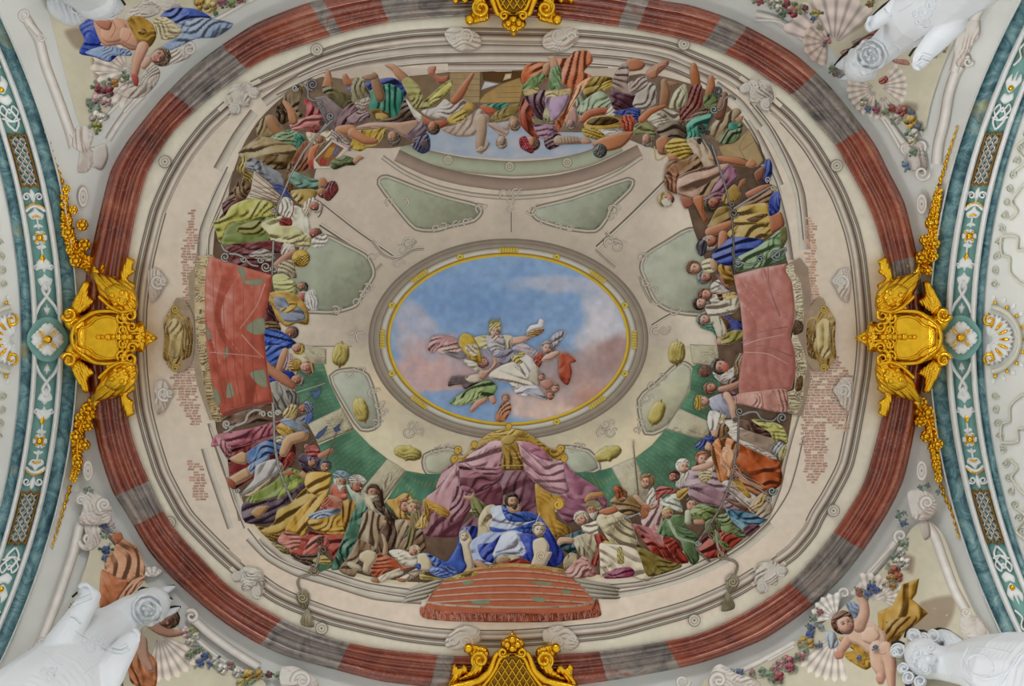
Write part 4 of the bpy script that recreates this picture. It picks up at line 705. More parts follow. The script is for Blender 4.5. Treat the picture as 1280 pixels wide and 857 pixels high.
G('half hidden men with brown robes behind the cream robed elder'); D('#8a6a3c', '530,360 580,320 640,320 760,340 770,440 680,470 600,440', 6); H(620, 320, 50, 0, '#8a6234', .2, '#b5804e'); D('#a5572c', '555,250 600,240 650,290 590,340', 4); L_('340,350,18 370,315,22 460,305,22', '#b98448'); S('440,440 560,400 590,440 500,470', '#bb7048')
G('tall spear held upright beside the cream robed elder', 'painted_spear'); K('#6d5438', '715,-90 735,100 755,310', 1.6); X('#c5bca4', '705,-100 718,-140 728,-95')
G('woman in a pink and white gown with green lined sleeve, profile to the throne'); D('#c09a98', '780,500 850,400 930,330 960,400 960,530 880,600 800,560', 8); D('#b4524a', '880,300 930,240 1050,265 1060,300 970,300 900,350', 5); D('#c9d2c4', '930,370 1050,300 1105,440 1010,410', 5); D('#d3cdc0', '820,330 870,250 890,350 830,390', 4); S('715,320 740,310 800,370 860,400 900,380 910,400 850,430 780,390', '#c99a7a'); H(825, 205, 58, 0, '#b3824c', -.6, '#cb9a7c'); D('#b06a40', '780,400 840,400 830,470 790,500', 4)
D('#b46a6c', '700,545 800,560 890,600 950,640 960,720 900,720 800,650', 7); D('#c88a8a', '860,570 930,560 970,640 950,720', 4)
G('red and olive cloth spread below the women', 'painted_drapery'); D('#a33224', '720,560 800,640 950,720 960,640 1060,680 1130,790 1150,850 1000,850 860,760', 9); D('#7d6a2a', '740,700 850,770 1000,840 1100,870 1060,900 840,960 780,830', 8)
G('soldier in green armour kneeling with a yellow helmet'); D('#5f7d50', '905,590 990,490 1080,470 1150,500 1130,560 1040,640 960,640', 7); D('#547048', '1030,560 1180,600 1230,660 1180,740 1100,690', 6); D('#6f8a52', '1110,760 1160,750 1220,800 1170,810', 4); L_('1000,520,12 1070,650,12 1220,700,14', '#9fb08a'); H(990, 455, 46, -5, '#c2b060', .3, '#c08a6a'); D('#556f45', '1100,690 1200,700 1240,820 1180,860', 5)
G('dark haired boy soldier in green resting his chin on his fist'); D('#6f7f42', '1170,450 1260,400 1330,430 1300,500 1200,510', 6); H(1190, 385, 58, 5, '#5a4630', -.4, '#c9957a'); L_('1150,520,26 1150,450,24', '#b9c0a0'); S('1200,510 1280,510 1270,540 1210,540', '#c58a70'); D('#8d9a58', '1190,450 1260,410 1280,450 1220,480', 4)
flush()
# ---- the crowd at the right
T_(820, 560)
G('green armoured legs striding over red cloth', 'painted_figure'); D('#a33022', '380,720 440,690 560,640 720,690 600,800 520,860 400,880 330,800', 8); S('520,610 560,590 605,640 580,680 530,660', '#84965c'); S('430,680 470,660 510,690 500,750 450,745', '#84965c'); D('#6d8048', '470,560 560,520 615,560 600,600 520,620 480,600', 4); D('#6a7d46', '500,740 560,760 600,810 540,800', 3); D('#5f7040', '590,610 720,680 700,720 620,690', 4); D('#7a8c4c', '270,510 340,450 460,450 520,480 480,560 400,590 350,540', 7); D('#62753f', '400,590 480,560 520,620 440,670 400,680', 5)
G('woman in a white headcloth with lilac gown looking back'); D('#b094a0', '160,290 250,180 380,190 480,200 560,290 620,400 560,420 420,330 330,320 240,340', 9); D('#96707c', '240,330 370,280 520,350 640,420 800,520 640,500 480,460 330,430', 9); D('#c9c3b8', '180,220 220,170 260,190 250,240 200,310 160,300', 4); D('#bfae74', '350,200 420,180 450,220 400,270 350,260', 3); D('#c9a04e', '170,350 230,320 260,330 210,400 170,400', 3); H(215, 145, 56, 0, '#d8d5ca', .5, '#d8ab92'); H(145, 225, 46, 10, '#5a3a2a', -.5, '#b8705a'); H(368, 85, 54, 5, '#a8583a', .4, '#cf9a7e'); D('#d8cdb8', '400,110 460,60 460,170 420,180', 3); L_('300,165,20 380,150,28 440,130,26', '#cfa088')
G('blue and plum cloth at the edge behind the women', 'painted_drapery'); D('#3f7292', '560,490 640,500 800,520 860,530 885,570 800,620 720,650 640,610', 7); D('#75a0b4', '600,560 700,600 740,680 680,640', 4); D('#5a2f3c', '700,640 770,610 830,625 760,690 725,700', 4); D('#6d4a38', '540,400 640,420 760,470 790,520 700,500', 5)
G('broad orange cloak with white lining worn by a man in a blue hat')
T_(830, 440)
D('#b5501f', '590,720 700,760 880,850 905,880 940,880 930,920 945,990 930,1060 850,1110 780,1070 640,940 560,860', 13, 1.); D('#d07f48', '380,760 430,690 520,690 600,730 590,830 560,900 640,960 560,1030 450,1040 420,940 390,860', 9, 1.2); D('#dda176', '480,760 560,800 540,900 520,1000 450,900', 5)
T_(820, 560)
D('#c9794a', '620,170 720,230 830,280 900,340 860,370 760,340 660,250', 6); D('#c6b8b0', '530,275 610,260 700,330 800,390 780,480 700,450 600,360', 6); D('#bda079', '740,480 800,400 870,350 900,380 890,440 800,520', 4); D('#b98f3a', '610,270 660,250 760,380 730,390', 3); D('#b9924a', '820,430 870,370 895,390 860,450 800,500', 3); D('#a9957e', '800,530 900,420 925,480 900,560', 4); K('#3a2a20', '540,290 620,360 800,520', 1.2)
T_(830, 440)
S('330,720 370,730 370,780 330,770', '#d2a88c'); D('#3848a0', '260,740 330,690 345,700 310,770 265,770', 3); D('#3848a0', '335,675 390,665 400,715 350,710', 2.5)
G('brown and white barrel bodied sack beside the orange cloak', 'painted_bundle'); D('#a58f7c', '450,560 600,540 860,640 900,700 880,800 880,850 700,760 590,680 500,640', 10, .8, 20); D('#d2c9bc', '490,560 590,560 590,690 680,730 880,830 870,850 560,700', 4); D('#5f3d2e', '620,540 800,600 870,680 720,640 600,590', 5, .8, 20); D('#bfbb66', '700,540 860,560 950,600 990,720 930,690 880,720 850,640', 5); D('#9aa0a8', '860,770 910,720 950,730 910,830', 4); D('#bdb27a', '920,800 980,730 970,820 930,860', 3)
G('crowned woman in a lilac bodice holding a basket'); D('#a9abc2', '355,380 480,330 500,380 560,500 500,520 410,480', 6); D('#7d4a50', '460,340 520,300 600,360 560,420 500,400', 5); L_('500,345,30 545,420,30 562,520,24', '#cfa58c'); D('#d6d2cc', '370,470 470,500 480,560 420,600 430,660 380,640 350,560', 5); S('380,630 430,620 430,670 390,670', '#c99a80'); H(310, 400, 56, -85, '#c9a870', .2, '#d2a48c'); D('#c9a23e', '245,420 265,345 300,370 290,450 265,460', 2.5); D('#8d6a40', '430,590 480,570 520,620 470,680 430,680', 4); H(375, 290, 52, -95, '#8d5a3c', .2, '#bd7358'); K('#c9a23e', '440,555 490,510', 3)
G('red nosed man in white with an arm reaching to the pink carpet'); H(335, 155, 50, -90, '#8a5a48', 0, '#b8806c', back=True); H(450, 115, 64, -80, '#4d4440', .2, '#cf9078'); D('#cfcac0', '390,160 450,190 560,120 560,180 490,250 420,210', 4); S('470,100 510,95 510,150 475,150', '#c8604a'); D('#7a5a48', '520,220 600,210 590,280 500,300', 4); L_('450,295,20 540,275,24 610,240,16', '#c08a70'); D('#8a6a48', '560,90 600,10 640,40 600,210 570,190', 3)
T_(830, 320)
G('woman with teal headscarf and brown blue sleeves'); D('#b98f4a', '430,650 560,600 620,640 530,700 450,700', 5); D('#3e4a96', '480,460 560,520 625,520 625,630 560,600 490,540', 5); D('#6b4226', '440,480 500,500 530,570 470,580', 4); D('#c5bfa9', '370,490 440,480 500,600 440,650 400,570', 4); D('#958a3a', '450,690 540,600 630,600 640,640 520,700', 5); D('#4f8a72', '270,510 330,545 380,540 420,640 390,600 300,570', 3); H(320, 510, 52, -80, '#7d8a78', .2, '#cf9f88'); S('420,670 450,660 450,700 425,700', '#cfa088')
G('two figures in white wraps leaning together over the pink carpet'); D('#cfc6b2', '330,400 420,380 500,330 590,320 610,380 560,450 450,470 360,470', 8); D('#d6d0c2', '360,310 440,290 450,360 390,380', 4); D('#7a4a2a', '350,300 460,285 470,350 440,345 420,300', 3); H(335, 310, 54, -85, '#7a4630', .1, '#c98a70'); H(290, 380, 52, -95, '#4a2a22', .2, '#d2a690'); D('#c5a45a', '470,310 560,290 580,320 500,350', 3); K('#7a4426', '500,430 560,450 600,410', 1.2)
G('man in gold brown with white sleeve and grey hair'); D('#d0cbc0', '380,230 440,190 520,270 480,300 380,280', 5); D('#8a5560', '420,150 480,170 540,260 500,260', 4); D('#b5862e', '430,90 500,40 540,120 560,220 500,240 460,160', 6); H(330, 170, 56, -95, '#7a8a8c', -.1, '#b8745a')
G('fair haired youth in pale green yellow sleeve'); D('#cdc9a0', '300,50 370,20 420,60 400,120 330,130', 5); H(245, 95, 58, -75, '#8a5a34', -.2, '#cf9c80'); L_('390,40,24 400,90,24', '#c99a7a')
T_(810, 190)
G('large man in a rose brown cloak bending down with a bare arm'); D('#8a5f3a', '165,80 300,60 380,20 440,110 400,130 250,200 240,330 140,260 135,180', 8); D('#a06a4a', '140,180 210,90 250,200 240,330 160,300 135,240', 6); D('#bf9580', '250,200 420,130 640,95 640,150 560,200 440,330 360,370 240,330', 10, 1.); D('#8d6a40', '440,280 560,200 620,180 520,300 440,400 360,400', 6); S('360,370 440,350 445,470 480,540 450,560 410,480', '#b5683f'); S('260,360 330,370 370,420 300,450', '#a8604a'); H(150, 375, 62, -95, '#b9a460', -.2, '#c0755c'); D('#cfcab8', '110,390 160,370 190,420 140,435', 3)
G('mauve robed figure with a dark beard behind the rod'); D('#96617a', '520,300 640,100 720,190 640,270 560,350 480,370', 7); D('#7a4658', '440,370 560,320 610,330 590,390 520,400', 4); H(520, 410, 60, -120, '#5a4a2c', 0, '#a85a48')
G('man in golden brown grasping the rod with both hands'); D('#a8823a', '590,370 690,260 740,340 700,400 640,420', 5); D('#9a7a3a', '500,560 560,450 660,440 680,520 600,590 480,600', 6); L_('490,640,36 580,610,40 670,570,28', '#bb7450'); L_('600,660,34 590,760,34 600,850,26', '#bb7450'); S('720,290 740,230 780,215 750,280', '#a8663f'); H(500, 720, 60, -110, '#cbc9c2', .1, '#b86a4c'); D('#4a4450', '385,760 420,700 470,720 460,800 420,830', 3)
G('man in ochre breeches with both legs up against the cornice'); D('#8a5f3c', '700,470 770,410 850,370 960,300 1000,320 960,420 820,520', 7); D('#b5923f', '640,640 760,570 980,520 1000,630 920,690 760,705 660,680', 9, 1.1); D('#c2a04a', '750,440 940,410 980,500 980,560 780,580 690,580 700,500', 9, 1.1); D('#6f4a24', '790,540 900,500 960,500 860,560', 3); S('975,500 1060,480 1090,560 1080,600 990,650 980,560', '#b36a48'); S('780,330 900,270 990,260 940,310 820,365', '#b36a4c'); D('#3346a2', '975,380 1010,325 1055,330 1050,460 1000,500 970,500', 5); D('#3346a2', '930,100 965,55 990,100 985,190 930,250', 4); S('850,170 910,120 930,130 920,200 880,240', '#8a5038')
G('blue and green cloth with dark ironwork above the pink carpet', 'painted_drapery'); D('#2f45a6', '510,830 620,720 690,680 910,700 880,760 700,850 690,900 600,900', 8); D('#7da070', '700,850 880,760 1060,620 1090,650 1080,780 1100,860 960,910 720,950 690,900', 8); D('#6b6a3a', '1060,620 1100,600 1110,700 1070,760', 3)
G('dark scrolled ironwork above the pink carpet', 'painted_ironwork'); T_(830, 320); IS(590, 50, 40, 0, 1.4, 1.8, '#8a9090', '#14161a'); IR('620,50 680,70 740,50 770,0', 1.8, '#8a9090', '#14161a'); IS(770, 20, 30, 0, -1.3, 1.6, '#8a9090', '#14161a'); IS(900, -10, 46, 60, 1.3, 1.8, '#8a9090', '#14161a'); IR('945,0 980,-60 930,-50 860,10', 1.6, '#8a9090', '#14161a'); IR('545,-60 560,60 570,200', 1.4, '#5a5550', '#1c1a18')
G('long dark rod crossing the upper right crowd', 'painted_rod'); T_(810, 190); IR('510,-60 560,90 620,280 660,460 680,640 690,860', 1.5, '#8a8078', '#2a2622'); IS(685, 490, 40, 0, 1.5, 1.5, '#8a8078', '#2a2622'); IR('690,450 820,370 990,270', 1.6, '#a8a098', '#332e2a'); IS(670, 420, 22, 180, 1.2, 1.3, '#8a8078', '#2a2622'); IS(960, 220, 24, 90, 1.3, 1.4, '#b0aca8', '#222'); IS(1000, 285, 22, 0, 1.3, 1.6, '#b9a98c', '#443a30')
T_(0, 0, 1)
G('pale straw fringe along the edge of the pink carpet', 'painted_fringe'); X('#9d8877', '985,330 1000,322 1010,335 1014,370 1013,430 1012,480 1003,520 990,518 996,440', edge=0); D('#d3c6a2', '983,333 991,331 993,342 1000,352 1003,375 1004,395 1003,405 996,418 1001,432 1006,445 1008,460 1004,478 1003,500 996,515 985,514 983,492 994,485 995,450 990,425 995,400 993,370 985,350', 2.4, 1.2, 0)  # first, darker patch is a painted shadow around the fringe
D('#5a4028', '994,400 1003,404 1003,414 992,418', 2); D('#6a4a2a', '996,474 1003,470 1002,486 995,488', 2)
G('large rose pink damask carpet hung over the parapet', 'painted_carpet'); D('#bc766c', '917,344 930,340 950,335 983,329 982,338 990,352 993,375 993,400 988,420 994,440 995,460 990,485 984,488 960,491 940,494 924,497 923,478 926,455 929,440 928,410 925,380 920,360', 16, .3, 80, sharp=True, lo=.35); D('#cb9082', '922,493 950,489 982,487 984,512 970,514 930,505 919,503', 4, .5, 80)
for k in range(14):
    x, y = 935 + (k * 37) % 50, 352 + k * 9.5; K('#a9645c', f'{x - 4},{y} {x + 3},{y + 3} {x - 1},{y + 6} {x + 6},{y + 9}', .6)
for q in ('927,428 950,415 985,408', '930,435 955,432 990,445', '960,334 962,360 975,395'): K('#93524e', q, 1.3); 
for q in ('929,431 950,424 980,418', '953,338 957,352', '930,440 960,442 985,455'): K('#d8a296', q, 1.2)
G('dark scrolled ironwork under the pink carpet', 'painted_ironwork'); T_(830, 440); IS(605, 475, 32, 60, 1.3, 1.8, '#8a8580', '#2b2724'); IR('630,500 680,480 740,480 775,530 830,550 880,545 910,510', 2, '#8a8580', '#2b2724'); IS(945, 525, 40, 120, 1.4, 2, '#8a8580', '#2b2724'); IS(570, 540, 18, 0, 1.2, 1.2, '#777', '#222')
G('dark rod running down past the orange cloak', 'painted_rod'); IR('598,510 592,700 570,860', 1.7, '#77685e', '#332a26'); T_(820, 560); IR('640,0 620,160 570,340 500,500 400,650 340,740 320,800 400,880 430,900', 1.8, '#8d7264', '#3a2c26'); IS(635, 145, 20, 0, 1.2, 1.3, '#a58f80', '#3a2c26'); IS(630, 235, 26, 0, 1.3, 1.5, '#8d7264', '#3a2c26'); IR('640,190 760,280 890,370', 1.3, '#a59f98', '#44403c'); IS(930, 340, 34, 0, 1.3, 1.7, '#98a098', '#333'); IS(900, 410, 24, 180, 1.3, 1.6, '#a59f90', '#333'); IS(335, 760, 24, 0, 1.3, 1.6, '#98a098', '#333')
# wrought lamp brackets painted over the lower cornice
for bx, by, sg, lab in ((372, 735, 1, 'lower painted wrought bracket with hanging boss under the gold robed man'), (922, 715, -1, 'lower painted wrought bracket under the green soldiers')):
    T_(bx, by, 1); cu.s = 1.
    G(lab, 'painted_bracket')
    def q_(pts): a = raw(pts); return ' '.join(f'{sg * x},{y}' for x, y in a)
    IR(q_('28,-52 26,-40 24,-30 16,-18 4,-14 0,-8 2,0 6,6'), 2, '#9a8a70', '#4a4034'); IS(sg * 20, -22, 6, 0, 1.3, 1.6, '#9a8a70', '#4a4034'); IS(sg * 32, -48, 5, 90, 1.3, 1.5, '#7a6a58', '#3a3028'); IS(sg * 28, -60, 4, 90, 1.3, 1.3, '#6a5a4c', '#2a2420')
    D('#8f836c', q_('0,6 8,2 14,8 14,18 10,26 2,20 -2,12'), 3, .4); IS(sg * 6, 12, 6, 0, 1.4, 1.6, '#b5a98c', '#5a503f'); D('#93876a', q_('4,40 12,26 16,32 20,48 6,46'), 2.5, .3)
flush()
# ---- the group on the clouds
T_(530, 390)
G('pink cloth fluttering on the cloud beside the golden shield', 'painted_drapery'); D('#c08a8c', '30,290 80,190 210,200 280,240 220,270 100,290 70,325', 5); D('#d0aa98', '110,300 250,270 300,310 160,330', 4)
G('seated goddess in a helmet and pale robes holding a small lamb on a dish')
S('690,210 820,190 850,215 760,255 695,250', '#d0a695'); D('#c9bd84', '400,210 470,190 520,190 500,290 440,270', 4); D('#c9bfa0', '620,190 705,195 690,290 640,280', 4); D('#b9b6b9', '500,200 630,190 650,300 600,330 540,310 510,260', 6); D('#9b94ac', '560,330 690,300 720,340 700,400 620,420 560,380', 5); D('#b5a6ae', '700,290 790,250 880,300 920,330 860,370 760,310', 5)
D('#d8cfc0', '520,500 620,430 720,400 760,440 870,560 890,600 760,640 680,560 560,540', 9, 1.); D('#d8d2ca', '720,420 800,340 870,380 910,450 905,560 860,560 780,480', 7); D('#b9ac98', '830,520 900,430 915,560 900,590', 5); D('#cfccd0', '740,600 900,590 920,650 800,670 730,640', 6); D('#aeb0c0', '800,640 900,610 990,690 960,695 880,665', 4); D('#c9b45a', '700,360 790,320 810,340 760,370 790,400 740,410', 3)
H(568, 150, 52, 5, '#b9a468', .1, '#d2ab9a'); D('#c5af62', '530,150 530,90 560,65 605,70 610,140 580,120', 3); D('#8a8a5a', '520,90 530,65 600,60 605,40 595,75', 2); D('#d0b0a0', '540,190 600,190 600,215 560,225', 3)
G('white lamb lying on a shallow golden dish', 'painted_lamb'); D('#b98a4a', '820,190 850,150 960,140 900,190', 3); S('820,165 850,110 910,95 925,55 955,70 960,125 880,140', '#d8d6d6')
G('winged child in a red orange sash holding cloth on the cloud'); D('#a8a3b0', '1000,240 1050,170 1130,150 1120,190 1070,260 1020,310', 5); D('#b04a32', '890,350 950,330 940,400 920,440 880,390', 4); S('930,390 1020,380 1090,330 1060,310 980,340 950,370 920,420', '#d0a490'); H(985, 285, 50, 5, '#9a8a80', .1, '#cf9f8c'); D('#b24a30', '1085,350 1140,330 1215,390 1170,410 1180,480 1150,580 1085,520', 6)
G('winged youth supporting the golden shield, green drapery streaming'); D('#8a8088', '155,315 320,330 330,360 270,370', 4); D('#d0c8b4', '320,380 400,400 470,460 440,480 360,430', 4); D('#5a4a4c', '195,590 220,520 320,515 440,560 330,610 300,575 240,580', 4); D('#c9bca4', '330,520 470,490 460,540 380,560', 4); S('450,470 520,460 560,400 540,340 500,300 600,400 540,470 480,540 440,520', '#cba08c'); H(475, 405, 46, -60, '#8a5a44', .3, '#c58a74'); D('#6f8f4a', '205,725 330,630 480,550 550,560 585,610 520,690 400,720 270,745', 8, 1.1); D('#9fb06a', '240,730 400,640 470,600 420,700 300,740', 5); L_('490,700,20 430,730,26 380,785,18', '#c58f7a')
G('round golden shield with a pale emblem on the cloud', 'painted_shield'); D('#c9a838', '280,240 310,175 380,190 440,280 462,400 400,390 320,310', 6, .4); D('#d8ceb4', '330,290 350,265 420,260 430,330 390,345', 3)
G('small winged cherubs among the pink clouds', 'painted_cherub'); H(940, 520, 30, 0, '#a8705c', 0, '#c48a78'); H(1050, 610, 36, 0, '#b98a70', -.2, '#cf9c88'); H(1010, 665, 38, 0, '#a86a4c', .2, '#bd7a60'); S('930,560 1000,540 1040,580 980,620', '#bd8272'); S('520,680 560,670 575,720 545,735', '#c58f7a'); H(655, 690, 34, 0, '#b9806a', 0, '#c9917c'); D('#b0653c', '570,850 620,740 680,720 695,780 640,870 590,870', 5)
flush()
# ================================================================ the vault itself
PEND = [.004]
def pz():
    PEND[0] += .00013; return PEND[0]
Brush.extra_z = lambda s: pz()
gx = np.arange(-420, 1701, 6.); gy = np.arange(-330, 1191, 6.); GG = np.stack(np.meshgrid(gx, gy), -1).reshape(-1, 2); nx_ = len(gx)
TT = []
for j in range(len(gy) - 1):
    for i in range(nx_ - 1): a_ = j * nx_ + i; TT.append((a_, a_ + 1, a_ + nx_ + 1, a_ + nx_))
ceil = mesh_obj('ceiling', P3(GG, 0), TT, M_PLASTER); ceil['kind'] = 'structure'

# ---- red marble ring
def marble_ring():
    prof = [(0, 0), (0, .07), (.035, .10), (.07, .10), (.085, .07), (.12, .085), (.17, .13), (.22, .15), (.27, .13), (.285, .095), (.30, .092), (.325, .112), (.345, .115), (.365, .095), (.385, .092), (.41, .112), (.43, .112), (.45, .085), (.52, .08), (.57, .09), (.60, .13), (.625, .135), (.645, .115), (.66, .15), (.70, .20), (.77, .235), (.84, .235), (.90, .20), (.94, .15), (.955, .10), (.985, .10), (1, .07), (1, 0)]
    n = len(RIN); m = len(prof); V = []; U = []
    nn = ROUT - RIN
    for u, l in prof: V.append(P3(RIN + nn * u, l * .72)); 
    V = np.stack(V, 1).reshape(-1, 3)
    T = [(i * m + k, ((i + 1) % n) * m + k, ((i + 1) % n) * m + k + 1, i * m + k + 1) for i in range(n) for k in range(m - 1)]
    gp = [(262, 100, 42), (540, 8, 62), (793, 10, 13), (905, 45, 16), (1040, 132, 44), (1120, 348, 24), (1035, 712, 44), (798, 828, 44), (383, 806, 48), (178, 628, 22), (552, 845, 12), (410, 30, 12)]
    mid = (RIN + ROUT) / 2; g = np.zeros(n)
    for x, y, r in gp: g = np.maximum(g, np.clip((r - np.hypot(mid[:, 0] - x, mid[:, 1] - y)) / 7 + .5, 0, 1))
    c = np.repeat(g, m)[:, None] * np.ones(3)
    return V, T, c
mm = bpy.data.materials.new('red_marble'); mm.use_nodes = True; nt = mm.node_tree; b = nt.nodes['Principled BSDF']; b.inputs['Roughness'].default_value = .1; b.inputs['Specular IOR Level'].default_value = 1.
N = nt.nodes.new; LK = nt.links.new
tc = N('ShaderNodeTexCoord'); at = N('ShaderNodeAttribute'); at.attribute_name = 'Col'
def noise(sc, det=6, dist_=0, rough=.6):
    q = N('ShaderNodeTexNoise'); q.inputs['Scale'].default_value = sc; q.inputs['Detail'].default_value = det; q.inputs['Distortion'].default_value = dist_; q.inputs['Roughness'].default_value = rough; LK(tc.outputs['Object'], q.inputs['Vector']); return q.outputs[0]
def ramp(src, stops):
    r = N('ShaderNodeValToRGB'); e = r.color_ramp.elements
    while len(e) < len(stops): e.new(.5)
    for k, (p, c) in enumerate(stops): e[k].position = p; e[k].color = (*s2l(hx(c)), 1)
    LK(src, r.inputs[0]); return r.outputs[0]
def mixn(f, a, b_, mode='MIX'):
    q = N('ShaderNodeMix'); q.data_type = 'RGBA'; q.blend_type = mode
    LK(f, q.inputs[0]) if hasattr(f, 'links') else setattr(q.inputs[0], 'default_value', f)
    LK(a, q.inputs[6]); LK(b_, q.inputs[7]); return q.outputs[2]
red = ramp(noise(1.6, 8, .6), [(.3, '#56200f'), (.45, '#7f3119'), (.6, '#9a482a'), (.72, '#aa6a48')])
vein = ramp(noise(2.3, 10, 1.5), [(.485, '#000000'), (.5, '#ffffff'), (.515, '#000000')])
vc = N('ShaderNodeRGB'); vc.outputs[0].default_value = (*s2l(hx('#b98873')), 1)
vs = N('ShaderNodeMath'); vs.operation = 'MULTIPLY'; LK(vein, vs.inputs[0]); vs.inputs[1].default_value = .35
red2 = mixn(vs.outputs[0], red, vc.outputs[0])
gry = ramp(noise(3.5, 9, .8), [(.3, '#4a4340'), (.45, '#7b716b'), (.58, '#94897f'), (.7, '#8a5140')])
gm = N('ShaderNodeMath'); gm.operation = 'ADD'; LK(at.outputs['Fac'], gm.inputs[0])
n2 = noise(5, 6, .3); ns = N('ShaderNodeMath'); ns.operation = 'MULTIPLY_ADD'; LK(n2, ns.inputs[0]); ns.inputs[1].default_value = 1.3; ns.inputs[2].default_value = -.65; LK(ns.outputs[0], gm.inputs[1])
gs = N('ShaderNodeMapRange'); gs.inputs[1].default_value = .42; gs.inputs[2].default_value = .58; LK(gm.outputs[0], gs.inputs[0])
LK(mixn(gs.outputs[0], red2, gry), b.inputs['Base Color'])
V, T, c = marble_ring()
ring = mesh_obj('marble_ring', V, T, mm, None, c); tag(ring, 'big red and grey marble ring moulding framing the ceiling painting', 'moulding')

# ---- the two transverse arches with teal panels
def XL(x0, y): return x0 - 5.95e-4 * (y - 424.) ** 2
def XR(x0, y): return x0 + 6.5e-4 * (y - 420.) ** 2
YS = np.linspace(-240, 1090, 140)
def strip(acc, f, xa, xb, prof):
    m = len(prof); V = []
    for u, l in prof: V.append(P3(np.c_[f(xa + (xb - xa) * u, YS), YS], l))
    V = np.stack(V, 1).reshape(-1, 3); n = len(YS)
    acc.add(V, [(i * m + k, (i + 1) * m + k, (i + 1) * m + k + 1, i * m + k + 1) for i in range(n - 1) for k in range(m - 1)])
bm_ = bpy.data.materials.new('blue_green_marble'); bm_.use_nodes = True; nt = bm_.node_tree; b = nt.nodes['Principled BSDF']; b.inputs['Roughness'].default_value = .45; N = nt.nodes.new; LK = nt.links.new; tc = N('ShaderNodeTexCoord')
base_ = ramp(noise(4.5, 12, 1.2, .75), [(.3, '#14303c'), (.43, '#37606c'), (.52, '#5f888e'), (.62, '#86a6a6'), (.72, '#a9bebb')]); yel = N('ShaderNodeRGB'); yel.outputs[0].default_value = (*s2l(hx('#a39a62')), 1)
ym = ramp(noise(2.2, 5, .3), [(.6, '#000000'), (.72, '#ffffff')]); yq = N('ShaderNodeMath'); yq.operation = 'MULTIPLY'; LK(ym, yq.inputs[0]); yq.inputs[1].default_value = .7
LK(mixn(yq.outputs[0], base_, yel.outputs[0]), b.inputs['Base Color'])
FLAT = [(0, 0), (0, .025), (1, .025), (1, 0)]; ROUNDP = [(0, 0), (.02, .05), (.15, .085), (.35, .105), (.5, .11), (.65, .105), (.85, .085), (.98, .05), (1, 0)]
def relief(acc, Q, base=.02, R=3., hs=1., fold=0., th=None, w=3., sp=1.6, skirt=True):
    Q = np.asarray(Q, float); V, T = tri(Q, sp)
    if not len(T): return
    z, d = form(V, Q, R, 0, th, w, 1)
    if fold:
        t_ = paxis(Q) if th is None else th; v_ = -(V[:, 0] - Q[:, 0].mean()) * math.sin(t_) + (V[:, 1] - Q[:, 1].mean()) * math.cos(t_); u_ = (V[:, 0] - Q[:, 0].mean()) * math.cos(t_) + (V[:, 1] - Q[:, 1].mean()) * math.sin(t_)
        s_ = v_ / w + .25 * np.sin(u_ / (w * 1.6)); f_ = np.abs(s_ - np.floor(s_) - .5) * 2; z = z + fold * w * .55 * f_ * np.clip(d / 1.5, 0, 1)
    acc.add(P3(V, base + z * 1.5 * M * hs), T)
    if skirt:
        n = len(Q); W = np.vstack([P3(Q, base), P3(Q, 0)]); acc.add(W, [(i, (i + 1) % n, n + (i + 1) % n, n + i) for i in range(n)])
def tube(acc, pts, r, lift=.03, seg=8, closed=False):
    """a round bar along photo-plane points; r in pixels (taper list allowed), lift = metres of its centre below the ceiling"""
    P = np.asarray(pts, float); n = len(P); r = np.interp(np.linspace(0, 1, n), np.linspace(0, 1, len(r)), r) if np.ndim(r) else np.full(n, float(r))
    L = np.interp(np.linspace(0, 1, n), np.linspace(0, 1, len(lift)), lift) if np.ndim(lift) else np.full(n, float(lift))
    t = (np.roll(P, -1, 0) - np.roll(P, 1, 0)) if closed else np.gradient(P, axis=0); t = t / np.maximum(np.hypot(t[:, 0], t[:, 1]), 1e-9)[:, None]; nr = np.c_[-t[:, 1], t[:, 0]]
    V = []
    for k in range(seg):
        a = 2 * PI * k / seg; h = -SLOPE * dist(P) - (L + r * M * math.sin(a)); q = P + nr * (r * math.cos(a))[:, None]; z = DEPTH + h
        V.append(np.c_[(q[:, 0] - CX) / F * z, (q[:, 1] - CY) / F * z, CZ + z])
    V = np.stack(V, 1).reshape(-1, 3)
    T = [(i * seg + k, ((i + 1) % n) * seg + k, ((i + 1) % n) * seg + (k + 1) % seg, i * seg + (k + 1) % seg) for i in range(n if closed else n - 1) for k in range(seg)]
    if not closed: T += [tuple(range(seg - 1, -1, -1)), tuple((n - 1) * seg + k for k in range(seg))]
    acc.add(V, T)
def ball(acc, x, y, rx, ry, lift=.03, rz=None, n=10):
    rz = rz or max(rx, ry) * M; c = P3([(x, y)], lift)[0]; V = []
    for i in range(n + 1):
        a = PI * i / n
        for j in range(2 * n): q = PI * j / n; V.append(c + np.array([math.sin(a) * math.cos(q) * rx * M, math.sin(a) * math.sin(q) * ry * M, math.cos(a) * rz]))
    acc.add(V, [(i * 2 * n + j, i * 2 * n + (j + 1) % (2 * n), (i + 1) * 2 * n + (j + 1) % (2 * n), (i + 1) * 2 * n + j) for i in range(n) for j in range(2 * n)])
def petal_poly(x, y, ang, r0, r1, w):
    c, s = math.cos(ang), math.sin(ang)
    return smooth([(x + u * c - v * s, y + u * s + v * c) for u, v in ((r0, 0), (r0 + (r1 - r0) * .3, w * .6), (r0 + (r1 - r0) * .75, w), (r1 * .98, w * .35), (r1 * .9, 0), (r1 * .98, -w * .35), (r0 + (r1 - r0) * .75, -w), (r0 + (r1 - r0) * .3, -w * .6))], True, 3)
